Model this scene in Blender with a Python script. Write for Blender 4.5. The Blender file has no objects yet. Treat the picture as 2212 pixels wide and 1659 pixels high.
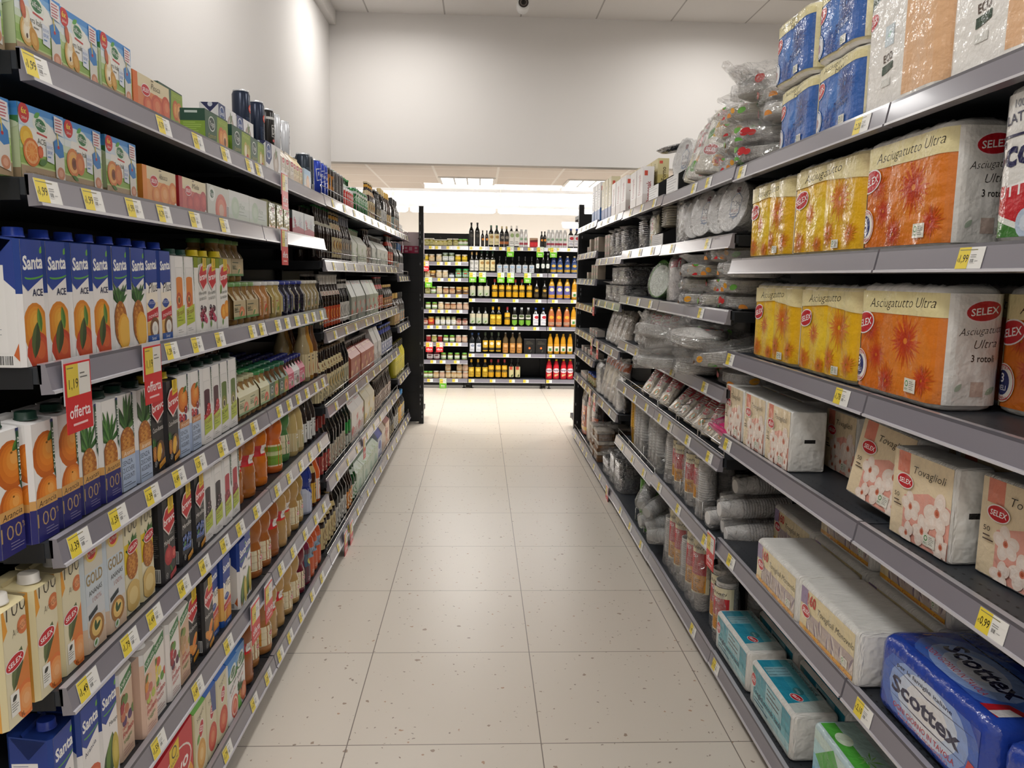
import bpy, math, random
import numpy as np
from mathutils import Vector, Matrix

random.seed(7)
S = bpy.context.scene
COL = S.collection
PI = math.pi

# ------------------------------------------------------------------ camera
FPX = 1697.35
cam_d = bpy.data.cameras.new('camera')
cam_d.sensor_fit = 'HORIZONTAL'
cam_d.sensor_width = 36.0
cam_d.lens = 36.0 * FPX / 2212.0
cam_d.clip_start = 0.05
cam_d.clip_end = 200
cam = bpy.data.objects.new('camera', cam_d)
COL.objects.link(cam)
yaw, pitch, roll = 0.043025, 0.136551, -0.0153635
fw = Vector((math.sin(yaw) * math.cos(pitch), math.cos(yaw) * math.cos(pitch), -math.sin(pitch)))
rt = Vector((math.cos(yaw), -math.sin(yaw), 0))
dn = fw.cross(rt)
r2 = rt * math.cos(roll) + dn * math.sin(roll)
d2 = -rt * math.sin(roll) + dn * math.cos(roll)
cam.matrix_world = Matrix(((r2.x, -d2.x, -fw.x, 0), (r2.y, -d2.y, -fw.y, 0), (r2.z, -d2.z, -fw.z, 1.4409), (0, 0, 0, 1)))
S.camera = cam

# ------------------------------------------------------------------ world, view
w = bpy.data.worlds.new('world')
S.world = w
w.use_nodes = True
w.node_tree.nodes['Background'].inputs[0].default_value = (1, 0.97, 0.94, 1)
w.node_tree.nodes['Background'].inputs[1].default_value = 0.52
S.view_settings.view_transform = 'Standard'
S.view_settings.look = 'None'
S.view_settings.gamma = 1.0
S.view_settings.use_curve_mapping = False
S.view_settings.exposure = 0.0
try:
    S.cycles.max_bounces = 7
    S.cycles.diffuse_bounces = 4
    S.cycles.glossy_bounces = 3
    S.cycles.transmission_bounces = 3
    S.cycles.transparent_max_bounces = 12
    S.cycles.caustics_reflective = False
    S.cycles.caustics_refractive = False
    S.cycles.sample_clamp_indirect = 4.0
except Exception:
    pass


def area(name, loc, sx, sy, energy, spread=180, rot=(0, 0, 0), color=(1, 0.98, 0.955)):
    l = bpy.data.lights.new(name, 'AREA')
    l.shape = 'RECTANGLE'
    l.size, l.size_y = sx, sy
    l.energy = energy
    l.color = color
    l.spread = math.radians(spread)
    o = bpy.data.objects.new(name, l)
    COL.objects.link(o)
    o.location = loc
    o.rotation_euler = rot
    return o


# louvre fixtures of the near room ceiling (z 3.475), one light under each diffuser
NEAR_LIGHTS = [(-0.593, 5.7), (1.78, 5.7), (-0.593, 3.3), (1.78, 3.3), (-0.593, 0.9), (1.78, 0.9), (-0.593, -1.5), (1.78, -1.5)]
for x, y in NEAR_LIGHTS:
    area('louvre_light', (x, y, 3.455), 0.54, 0.54, 12.5 if y > 5 else (15.5 if y > 3 else 15), 165)
# louvre fixtures in the low ceiling behind the bulkhead
LOW_LIGHTS = [(-0.14, 8.67), (1.21, 8.67), (-1.5, 8.67), (2.4, 8.67)]
for x, y in LOW_LIGHTS:
    area('louvre_light', (x, y, 2.43), 0.54, 0.54, 28, 150, color=(1, 0.97, 0.94))
# strip lights of the far sales room
STRIPS = [(11.3, 2.56), (13.8, 2.56), (17.5, 2.56)]
for y, z in STRIPS:
    area('strip_light_glow', (0.5, y, z - 0.075), 9.0, 0.14, 150, 170, color=(1, 0.98, 0.96))
    area('strip_light_glow', (0.5, y, z + 0.075), 9.0, 0.14, 90, 170, rot=(PI, 0, 0), color=(1, 0.98, 0.96))

# ------------------------------------------------------------------ colours and materials
_hx = {}


def hx(c):
    if isinstance(c, tuple):
        return c
    if c not in _hx:
        v = [int(c[i:i + 2], 16) / 255 for i in (0, 2, 4)]
        _hx[c] = tuple(a / 12.92 if a <= 0.04045 else ((a + 0.055) / 1.055) ** 2.4 for a in v) + (1.0,)
    return _hx[c]


def nmat(name):
    m = bpy.data.materials.new(name)
    m.use_nodes = True
    n = m.node_tree.nodes
    return m, n, m.node_tree.links, n['Principled BSDF']


def pmat(name, rough=0.4, spec=0.5, coat=0.0, bump=0.0, bscale=60.0, metal=0.0, detail=2.0, dist=0.02, stretch=None, sss=0.0):
    """surface whose colour is printed on (colour attribute), with an optional bump"""
    m, n, l, b = nmat(name)
    a = n.new('ShaderNodeAttribute')
    a.attribute_name = 'Col'
    l.new(a.outputs['Color'], b.inputs['Base Color'])
    b.inputs['Roughness'].default_value = rough
    b.inputs['Specular IOR Level'].default_value = spec
    b.inputs['Metallic'].default_value = metal
    b.inputs['Coat Weight'].default_value = coat
    b.inputs['Coat Roughness'].default_value = 0.08
    if bump:
        tc = n.new('ShaderNodeTexCoord')
        ns = n.new('ShaderNodeTexNoise')
        ns.inputs['Scale'].default_value = bscale
        ns.inputs['Detail'].default_value = detail
        if stretch:
            mp = n.new('ShaderNodeMapping')
            mp.inputs['Scale'].default_value = stretch
            l.new(tc.outputs['Object'], mp.inputs[0])
            l.new(mp.outputs[0], ns.inputs['Vector'])
        else:
            l.new(tc.outputs['Object'], ns.inputs['Vector'])
        bp = n.new('ShaderNodeBump')
        bp.inputs['Strength'].default_value = bump
        bp.inputs['Distance'].default_value = dist
        l.new(ns.outputs['Fac'], bp.inputs['Height'])
        l.new(bp.outputs[0], b.inputs['Normal'])
        if coat:
            l.new(bp.outputs[0], b.inputs['Coat Normal'])
    return m


M = {
    'card': pmat('printed_card', 0.38, 0.45),
    'paper': pmat('plain_paper', 0.8, 0.2),
    'tissue': pmat('soft_tissue', 0.9, 0.15, bump=0.5, bscale=90, stretch=(1, 1, 1)),
    'ply': pmat('tissue_plies', 0.9, 0.1, bump=0.9, bscale=30, stretch=(12, 1, 1), dist=0.01),
    'foilpack': pmat('printed_film', 0.22, 0.5, coat=0.35, bump=0.30, bscale=22, detail=4, dist=0.03),
    'label': pmat('bottle_label', 0.35, 0.4),
    'plastic': pmat('coloured_plastic', 0.35, 0.5),
    'glass': pmat('dark_glass', 0.06, 0.6),
    'pet': pmat('juice_in_plastic', 0.10, 0.6, bump=0.12, bscale=25),
    'can': pmat('drink_can', 0.25, 0.6, metal=0.35),
    'foil': pmat('aluminium_foil', 0.25, 0.5, metal=1.0, bump=0.5, bscale=45, detail=3),
    'metal': pmat('painted_steel', 0.45, 0.4),
    'wire': pmat('chromed_wire', 0.25, 0.5, metal=1.0),
    'rail': pmat('price_rail', 0.22, 0.5, coat=0.25),
    'board': pmat('plain_board', 0.6, 0.3),
    'foam': pmat('white_foam', 0.55, 0.35),
}


def film_mat(name, tint=(1, 1, 1, 1), base=0.06, facing=0.45, white=0.05, bump=0.8, scale=26):
    m, n, l, b = nmat(name)
    n.remove(b)
    out = n['Material Output']
    tc = n.new('ShaderNodeTexCoord')
    ns = n.new('ShaderNodeTexNoise')
    ns.inputs['Scale'].default_value = scale
    ns.inputs['Detail'].default_value = 4
    ns.inputs['Distortion'].default_value = 1.2
    l.new(tc.outputs['Object'], ns.inputs['Vector'])
    bp = n.new('ShaderNodeBump')
    bp.inputs['Strength'].default_value = bump
    bp.inputs['Distance'].default_value = 0.05
    l.new(ns.outputs['Fac'], bp.inputs['Height'])
    lw = n.new('ShaderNodeLayerWeight')
    lw.inputs['Blend'].default_value = 0.35
    l.new(bp.outputs[0], lw.inputs['Normal'])
    ma = n.new('ShaderNodeMath')
    ma.operation = 'MULTIPLY_ADD'
    ma.inputs[1].default_value = facing
    ma.inputs[2].default_value = base
    l.new(lw.outputs['Facing'], ma.inputs[0])
    tr = n.new('ShaderNodeBsdfTransparent')
    tr.inputs[0].default_value = tint
    gl = n.new('ShaderNodeBsdfGlossy')
    gl.inputs['Roughness'].default_value = 0.16
    l.new(bp.outputs[0], gl.inputs['Normal'])
    df = n.new('ShaderNodeBsdfDiffuse')
    df.inputs[0].default_value = (0.9, 0.9, 0.9, 1)
    m1 = n.new('ShaderNodeMixShader')
    m1.inputs[0].default_value = white
    l.new(tr.outputs[0], m1.inputs[1])
    l.new(df.outputs[0], m1.inputs[2])
    m2 = n.new('ShaderNodeMixShader')
    l.new(ma.outputs[0], m2.inputs[0])
    l.new(m1.outputs[0], m2.inputs[1])
    l.new(gl.outputs[0], m2.inputs[2])
    l.new(m2.outputs[0], out.inputs[0])
    return m


M['film'] = film_mat('clear_film', (1, 1, 1, 1), 0.05, 0.62, 0.10, 1.0, 30)
M['clear'] = film_mat('clear_plastic', (0.93, 0.95, 0.95, 1), 0.08, 0.6, 0.10, 0.15, 10)


def emit_mat(name, col, strength):
    m, n, l, b = nmat(name)
    b.inputs['Base Color'].default_value = (0.9, 0.9, 0.9, 1)
    b.inputs['Emission Color'].default_value = col
    b.inputs['Emission Strength'].default_value = strength
    return m


M['lamp'] = emit_mat('lamp_diffuser', (1, 0.98, 0.95, 1), 5.0)


# ------------------------------------------------------------------ mesh builder
class MB:
    def __init__(s):
        s.v, s.f, s.c, s.m, s.s = [], [], [], [], []

    def add(s, vs, fs, col, mat=0, smooth=False):
        b = len(s.v)
        s.v += vs
        many = isinstance(col, list)
        for i, f in enumerate(fs):
            s.f.append([b + j for j in f])
            s.c.append(hx(col[i] if many else col))
            s.m.append(mat)
            s.s.append(smooth)
        return s

    def box(s, x0, y0, z0, x1, y1, z1, col, mat=0):
        vs = [(x0, y0, z0), (x1, y0, z0), (x1, y1, z0), (x0, y1, z0), (x0, y0, z1), (x1, y0, z1), (x1, y1, z1), (x0, y1, z1)]
        fs = [(3, 2, 1, 0), (4, 5, 6, 7), (0, 1, 5, 4), (1, 2, 6, 5), (2, 3, 7, 6), (3, 0, 4, 7)]
        return s.add(vs, fs, col, mat)

    def loft(s, rings, cols, mat=0, smooth=True, cap0=True, cap1=True, capcol=None):
        """rings: lists of points of equal length; cols: one colour or one per band"""
        n = len(rings[0])
        vs, fs, cs = [], [], []
        for r in rings:
            vs += r
        for k in range(len(rings) - 1):
            c = cols[min(k, len(cols) - 1)] if isinstance(cols, list) else cols
            for i in range(n):
                j = (i + 1) % n
                fs.append((k * n + i, k * n + j, k * n + n + j, k * n + n + i))
                cs.append(c)
        s.add(vs, fs, cs, mat, smooth)
        c0 = cols[0] if isinstance(cols, list) else cols
        c1 = cols[-1] if isinstance(cols, list) else cols
        if cap0:
            s.add(list(rings[0]), [tuple(range(n - 1, -1, -1))], capcol or c0, mat)
        if cap1:
            s.add(list(rings[-1]), [tuple(range(n))], capcol or c1, mat)
        return s

    def lathe(s, prof, cols, n=16, mat=0, smooth=True, cx=0, cy=0, cap0=True, cap1=True, sq=2.0, ry=1.0):
        return s.loft([ring(r, r * ry, z, n, cx, cy, sq) for r, z in prof], cols, mat, smooth, cap0, cap1)

    def tube(s, path, r, col, n=6, mat=0):
        P = [Vector(p) for p in path]
        rings = []
        for i, p in enumerate(P):
            t = (P[min(i + 1, len(P) - 1)] - P[max(i - 1, 0)]).normalized()
            a = Vector((0, 0, 1)) if abs(t.z) < 0.9 else Vector((1, 0, 0))
            u = t.cross(a).normalized()
            q = t.cross(u)
            rings.append([tuple(p + (u * math.cos(2 * PI * k / n) + q * math.sin(2 * PI * k / n)) * r) for k in range(n)])
        return s.loft(rings, col, mat)

    def mesh(s, name, *mats):
        me = bpy.data.meshes.new(name)
        me.from_pydata(s.v, [], s.f)
        for m in mats:
            me.materials.append(M[m] if isinstance(m, str) else m)
        a = me.color_attributes.new('Col', 'FLOAT_COLOR', 'CORNER')
        lt = np.empty(len(me.polygons), dtype=np.int32)
        me.polygons.foreach_get('loop_total', lt)
        a.data.foreach_set('color', np.repeat(np.array(s.c, dtype=np.float32), lt, axis=0).ravel())
        me.polygons.foreach_set('material_index', np.array(s.m, dtype=np.int32))
        me.polygons.foreach_set('use_smooth', np.array(s.s, dtype=bool))
        me.update()
        return me


def ring(rx, ry, z, n=16, cx=0, cy=0, p=2.0):
    out = []
    for i in range(n):
        a = 2 * PI * (i + 0.5) / n - PI / 2
        c, t = math.cos(a), math.sin(a)
        if p != 2.0:
            c = math.copysign(abs(c) ** (2 / p), c)
            t = math.copysign(abs(t) ** (2 / p), t)
        out.append((cx + rx * c, cy + ry * t, z))
    return out


def rrect(x0, y0, x1, y1, z, r, k=3):
    out = []
    for cx, cy, a0 in ((x1 - r, y0 + r, -PI / 2), (x1 - r, y1 - r, 0), (x0 + r, y1 - r, PI / 2), (x0 + r, y0 + r, PI)):
        for i in range(k + 1):
            a = a0 + PI / 2 * i / k
            out.append((cx + r * math.cos(a), cy + r * math.sin(a), z))
    return out


def rbox(mb, x0, y0, z0, x1, y1, z1, r, col, bev=None, mat=0, smooth=True, k=3):
    """box with rounded upright edges and softened top and bottom edges"""
    b = bev if bev is not None else r * 0.6
    rings, q = [], 3
    for i in range(q + 1):
        a = PI / 2 * i / q
        o = b * (1 - math.sin(a))
        rings.append(rrect(x0 + o, y0 + o, x1 - o, y1 - o, z0 + b * (1 - math.cos(a)), max(r - o * 0.5, 0.0008), k))
    for i in range(q + 1):
        a = PI / 2 * (1 - i / q)
        o = b * (1 - math.sin(a))
        rings.append(rrect(x0 + o, y0 + o, x1 - o, y1 - o, z1 - b * (1 - math.cos(a)), max(r - o * 0.5, 0.0008), k))
    return mb.loft(rings, col, mat, smooth)


# ------------------------------------------------------------------ printed artwork (units: cm)
_tx = {}


def text2d(t, bold):
    k = (t, bold)
    if k not in _tx:
        cu = bpy.data.curves.new('lettering', 'FONT')
        cu.body = t
        cu.size = 1.0
        cu.resolution_u = 2
        cu.offset = bold
        o = bpy.data.objects.new('lettering', cu)
        me = bpy.data.meshes.new_from_object(o)
        vs = [(v.co.x, v.co.y) for v in me.vertices]
        fs = [tuple(p.vertices) for p in me.polygons]
        bpy.data.objects.remove(o)
        bpy.data.meshes.remove(me)
        bpy.data.curves.remove(cu)
        _tx[k] = (vs, fs)
    return _tx[k]


CAPH = 0.70


def clip_half(P, ax, val, keep_less):
    out = []
    n = len(P)
    for i in range(n):
        a, b = P[i], P[(i + 1) % n]
        ia = (a[ax] <= val) if keep_less else (a[ax] >= val)
        ib = (b[ax] <= val) if keep_less else (b[ax] >= val)
        if ia:
            out.append(a)
        if ia != ib:
            t = (val - a[ax]) / (b[ax] - a[ax])
            q = [a[0] + (b[0] - a[0]) * t, a[1] + (b[1] - a[1]) * t]
            q[ax] = val
            out.append(tuple(q))
    return out


class Art:
    def __init__(s, w, h, x0=0.0, y0=0.0):
        s.box = (x0, y0, x0 + w, y0 + h)
        s.it = []

    def p(s, pts, c):
        s.it.append(([tuple(q) for q in pts], [tuple(range(len(pts)))], c))
        return s

    def r(s, x0, y0, x1, y1, c):
        return s.p([(x0, y0), (x1, y0), (x1, y1), (x0, y1)], c)

    def e(s, cx, cy, rx, ry, c, n=18, rot=0.0):
        cr, sr = math.cos(rot), math.sin(rot)
        return s.p([(cx + rx * math.cos(a) * cr - ry * math.sin(a) * sr, cy + rx * math.cos(a) * sr + ry * math.sin(a) * cr)
                    for a in [2 * PI * i / n for i in range(n)]], c)

    def ge(s, cx, cy, rx, ry, cs, dx=0.0, dy=0.0, rot=0.0):
        """nested ellipses from outside in"""
        m = len(cs)
        for i, c in enumerate(cs):
            k = 1 - i / (m + 0.3)
            s.e(cx + dx * (1 - k), cy + dy * (1 - k), rx * k, ry * k, c, 18, rot)
        return s

    def bands(s, x0, y0, x1, y1, cs):
        m = len(cs)
        for i, c in enumerate(cs):
            s.r(x0, y0 + (y1 - y0) * i / m, x1, y0 + (y1 - y0) * (i + 1) / m, c)
        return s

    def t(s, txt, x, y, h, c, al='l', w=None, rot=0.0, sh=0.0, bold=0.0, sx=1.0):
        vs, fs = text2d(txt, bold)
        if not vs:
            return s
        k = h / CAPH
        xs = [v[0] for v in vs]
        lo, hi = min(xs), max(xs)
        kx = k * sx
        if w:
            kx = w / (hi - lo)
        off = {'l': -lo, 'c': -(lo + hi) / 2, 'r': -hi}[al]
        cr, sr = math.cos(rot), math.sin(rot)
        pts = []
        for a, b in vs:
            X, Y = (a + off) * kx + b * k * sh, b * k
            pts.append((x + X * cr - Y * sr, y + X * sr + Y * cr))
        s.it.append((pts, fs, c))
        return s

    def rects(s, rs, c):
        pts, fs = [], []
        for x0, y0, x1, y1 in rs:
            k = len(pts)
            pts += [(x0, y0), (x1, y0), (x1, y1), (x0, y1)]
            fs.append((k, k + 1, k + 2, k + 3))
        s.it.append((pts, fs, c))
        return s

    def lines(s, x0, x1, y1, n, dy, c, th=0.12, seed=1, minl=0.55):
        """rows of small print"""
        rnd = random.Random(seed)
        return s.rects([(x0, y1 - i * dy, x0 + (x1 - x0) * rnd.uniform(minl, 1), y1 - i * dy + th) for i in range(n)], c)

    def bars(s, x0, y0, x1, y1, n=12, c='181818', bg='f4f4f2'):
        s.r(x0 - 0.15, y0 - 0.15, x1 + 0.15, y1 + 0.15, bg)
        rnd = random.Random(n)
        x, rs = x0, []
        while x < x1:
            q = rnd.choice((0.06, 0.1, 0.16))
            rs.append((x, y0, min(x + q, x1), y1))
            x += q + rnd.choice((0.07, 0.11))
        return s.rects(rs, c)

    def burst(s, cx, cy, r, cs, n=26, seed=1):
        rnd = random.Random(seed)
        for k, c in enumerate(cs):
            q = 1 - 0.27 * k
            pts, fs = [], []
            for i in range(n):
                a = 2 * PI * (i + rnd.random() * 0.6) / n
                L = r * q * rnd.uniform(0.7, 1.05)
                wd = 0.10
                b = len(pts)
                pts += [(cx + 0.1 * r * math.cos(a - 1.2), cy + 0.1 * r * math.sin(a - 1.2)), (cx + L * 0.6 * math.cos(a - wd), cy + L * 0.6 * math.sin(a - wd)),
                        (cx + L * math.cos(a), cy + L * math.sin(a)), (cx + L * 0.6 * math.cos(a + wd), cy + L * 0.6 * math.sin(a + wd))]
                fs.append((b, b + 1, b + 2, b + 3))
            s.it.append((pts, fs, c))
        return s

    def leaf(s, x, y, L, wd, a, c, c2=None):
        def pt(t, q):
            X, Y = L * t, q * wd * math.sin(PI * t) ** 0.8
            return (x + X * math.cos(a) - Y * math.sin(a), y + X * math.sin(a) + Y * math.cos(a))
        ts = [0, 0.15, 0.35, 0.55, 0.75, 0.9, 1]
        s.p([pt(t, 0.5) for t in ts] + [pt(t, -0.5) for t in ts[::-1][1:-1]], c)
        if c2:
            s.p([pt(t, 0.5) for t in ts] + [pt(t, 0.06) for t in ts[::-1][1:-1]], c2)
        return s

    def pine(s, cx, cy, rx, ry, L=4.0, dark=0, seed=2):
        """pineapple with its crown"""
        g = ['2f5a2a', '3f7336', '5c8f47'] if not dark else ['2b4d28', '35602f', '4c7c3c']
        rnd = random.Random(seed)
        for i in range(15):
            a = PI / 2 + rnd.uniform(-1.15, 1.15)
            s.leaf(cx, cy + ry * 0.8, L * rnd.uniform(0.55, 1.05), 0.16 * L, a, g[i % 3], g[(i + 1) % 3])
        s.ge(cx, cy, rx, ry, ['a8622a', 'c27a34', 'd39142'])
        for q, c in enumerate(('d9a050', 'b3702f', '7a4a20')):
            pts, fs = [], []
            for i in range(-4, 5):
                for j in range(-5, 6):
                    x = cx + (i + 0.5 * (j % 2)) * rx * 0.34
                    y = cy + j * ry * 0.2
                    if ((x - cx) / rx) ** 2 + ((y - cy) / ry) ** 2 < 0.86 and (q == 2 or (i + j) % 2 != q):
                        k, f = len(pts), 0.25 if q == 2 else 1
                        pts += [(x - rx * 0.15 * f, y), (x, y - ry * 0.085 * f), (x + rx * 0.15 * f, y), (x, y + ry * 0.085 * f)]
                        fs.append((k, k + 1, k + 2, k + 3))
            s.it.append((pts, fs, c))
        return s

    def orange(s, cx, cy, r, leaf=True):
        s.ge(cx, cy, r, r, ['c9661c', 'dd7b22', 'e8892b', 'ee9a3c', 'f2ab55'], r * 0.25, r * 0.35)
        s.e(cx + r * 0.05, cy + r * 0.5, r * 0.08, r * 0.05, '8a5a20', 8)
        if leaf:
            s.leaf(cx + 0.1 * r, cy + r * 0.55, r * 0.8, r * 0.35, 0.6, '3f6b2a', '568a38')
        return s

    def half(s, cx, cy, r, skin, flesh, pit=None, rot=0.0):
        s.ge(cx, cy, r * 0.92, r, [skin, skin, flesh, flesh], rot=rot)
        if pit:
            s.e(cx, cy, r * 0.3, r * 0.38, pit, 12, rot)
        return s

    def berries(s, cx, cy, r, cs, n=9, seed=3, spread=1.0):
        rnd = random.Random(seed)
        for i in range(n):
            x, y = cx + rnd.uniform(-1, 1) * spread, cy + rnd.uniform(-1, 1) * spread * 0.8
            c = cs[i % len(cs)]
            s.e(x, y, r, r, c, 12)
            s.e(x - r * 0.3, y + r * 0.3, r * 0.28, r * 0.22, 'e8d6e0', 6)
        return s

    def oval(s, txt, cx, cy, rx, ry, rot=0.0, c='c4202c', tc='ffffff', out='f3ecec'):
        """red oval badge with white lettering"""
        s.e(cx, cy, rx * 1.1, ry * 1.13, out, 24, rot)
        s.e(cx, cy, rx, ry, c, 24, rot)
        hh = ry * 0.72
        s.t(txt, cx + hh * 0.5 * math.sin(rot), cy - hh * 0.5 * math.cos(rot), hh, tc, 'c', rx * 1.55, rot, 0.12, 0.012)
        return s

    def emit(s, mb, fn, du=None, mat=0, e0=0.0003, de=0.00004, smooth=False):
        x0, y0, x1, y1 = s.box
        de = min(de, 0.004 / max(len(s.it), 1))
        for k, (pts, fs, c) in enumerate(s.it):
            e = e0 + de * k
            for f in fs:
                P = [pts[i] for i in f]
                xs = [q[0] for q in P]
                ys = [q[1] for q in P]
                if min(xs) < x0:
                    P = clip_half(P, 0, x0, False)
                if max(xs) > x1 and len(P) > 2:
                    P = clip_half(P, 0, x1, True)
                if min(ys) < y0 and len(P) > 2:
                    P = clip_half(P, 1, y0, False)
                if max(ys) > y1 and len(P) > 2:
                    P = clip_half(P, 1, y1, True)
                if len(P) < 3:
                    continue
                if du is None:
                    mb.add([fn(a * 0.01, b * 0.01, e) for a, b in P], [tuple(range(len(P)))], c, mat, smooth)
                else:
                    xs = [q[0] for q in P]
                    i0, i1 = math.floor(min(xs) / du + 1e-6), math.ceil(max(xs) / du - 1e-6)
                    for i in range(i0, max(i1, i0 + 1)):
                        Q = P
                        if i > i0:
                            Q = clip_half(Q, 0, i * du, False)
                        if i < i1 - 1 and len(Q) > 2:
                            Q = clip_half(Q, 0, (i + 1) * du, True)
                        if len(Q) > 2:
                            mb.add([fn(a * 0.01, b * 0.01, e) for a, b in Q], [tuple(range(len(Q)))], c, mat, smooth)


def f_front(w, d, y=0.0):
    return lambda u, v, e: (-w / 2 + u, y - e, v)


def f_left(w, d):
    return lambda u, v, e: (-w / 2 - e, d - u, v)


def f_right(w, d):
    return lambda u, v, e: (w / 2 + e, u, v)


def f_top(w, d, h):
    return lambda u, v, e: (-w / 2 + u, v, h + e)


def f_cyl(r, cy=None):
    """u = 0 at the front of a cylinder whose front touches y = 0"""
    cy = r if cy is None else cy
    return lambda u, v, e: ((r + e) * math.sin(u / r), cy - (r + e) * math.cos(u / r), v)


def f_wrap(pts):
    """wrap round a closed outline [(x, y)], counter-clockwise from its front middle"""
    P = [Vector(q) for q in pts]
    n = len(P)
    L = [0.0]
    for i in range(n):
        L.append(L[-1] + (P[(i + 1) % n] - P[i]).length)
    tot = L[-1]

    def fn(u, v, e):
        u = u % tot
        lo, hi = 0, n
        while hi - lo > 1:
            m = (lo + hi) // 2
            if L[m] <= u:
                lo = m
            else:
                hi = m
        a, b = P[lo], P[(lo + 1) % n]
        t = (u - L[lo]) / max(L[lo + 1] - L[lo], 1e-9)
        q = a + (b - a) * t
        d = (b - a).normalized()
        return (q.x + d.y * e, q.y - d.x * e, v)
    return fn


# ------------------------------------------------------------------ things, parts, labels
KIND = {}


def kind(key, name, cat, parts):
    """parts: [(part name, mesh, parent index or None)]"""
    KIND[key] = (name, cat, parts)


REG = []


def place(key, loc, rz=0.0, desc=None, shelf='', group=None, order=0.0, tilt=None, sc=None):
    name, cat, parts = KIND[key]
    if len(parts) == 1:
        o = bpy.data.objects.new(name, parts[0][1])
    else:
        o = bpy.data.objects.new(name, None)
        o.empty_display_size = 0.05
    COL.objects.link(o)
    o.location = loc
    o.rotation_euler = (tilt[0], tilt[1], rz) if tilt else (0, 0, rz)
    if sc:
        o.scale = sc
    if tilt:
        mx = o.rotation_euler.to_matrix()
        k = sc or (1, 1, 1)
        o.location.z -= min((mx @ Vector((v.co.x * k[0], v.co.y * k[1], v.co.z * k[2]))).z for _, me, _ in parts for v in me.vertices) - 0.0006
    o['category'] = cat
    if len(parts) > 1:
        made = []
        for pn, me, par in parts:
            c = bpy.data.objects.new(pn, me)
            COL.objects.link(c)
            c.parent = o if par is None else made[par]
            made.append(c)
    REG.append((o, desc, shelf, order, group))
    return o


ORD = ['first', 'second', 'third', 'fourth', 'fifth', 'sixth', 'seventh', 'eighth', 'ninth', 'tenth', 'eleventh', 'twelfth',
       'thirteenth', 'fourteenth', 'fifteenth', 'sixteenth', 'seventeenth', 'eighteenth', 'nineteenth', 'twentieth']


def ordw(i):
    return ORD[i] if i < 20 else ('twenty-' + ORD[i - 20] if i < 29 else str(i + 1) + 'th')


def finish_labels():
    by = {}
    for r in REG:
        by.setdefault((r[1], r[2]), []).append(r)
    for (d, sh), rs in by.items():
        rs.sort(key=lambda r: r[3])
        for i, r in enumerate(rs):
            end = 'the left' if sh.startswith('@') else 'near end'
            s2 = sh.lstrip('@')
            if len(rs) == 1:
                t = f'{d}, {s2}' if s2 else d
            else:
                t = f'{d}, {ordw(i)} from {end}, {s2}'
            r[0]['label'] = t
            if r[4] or len(rs) > 1:
                r[0]['group'] = r[4] or (d.replace(',', '') + 's, ' + s2)[:100]


def struct(name, mb, *mats):
    o = bpy.data.objects.new(name, mb.mesh(name, *mats))
    COL.objects.link(o)
    o['kind'] = 'structure'
    return o


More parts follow.
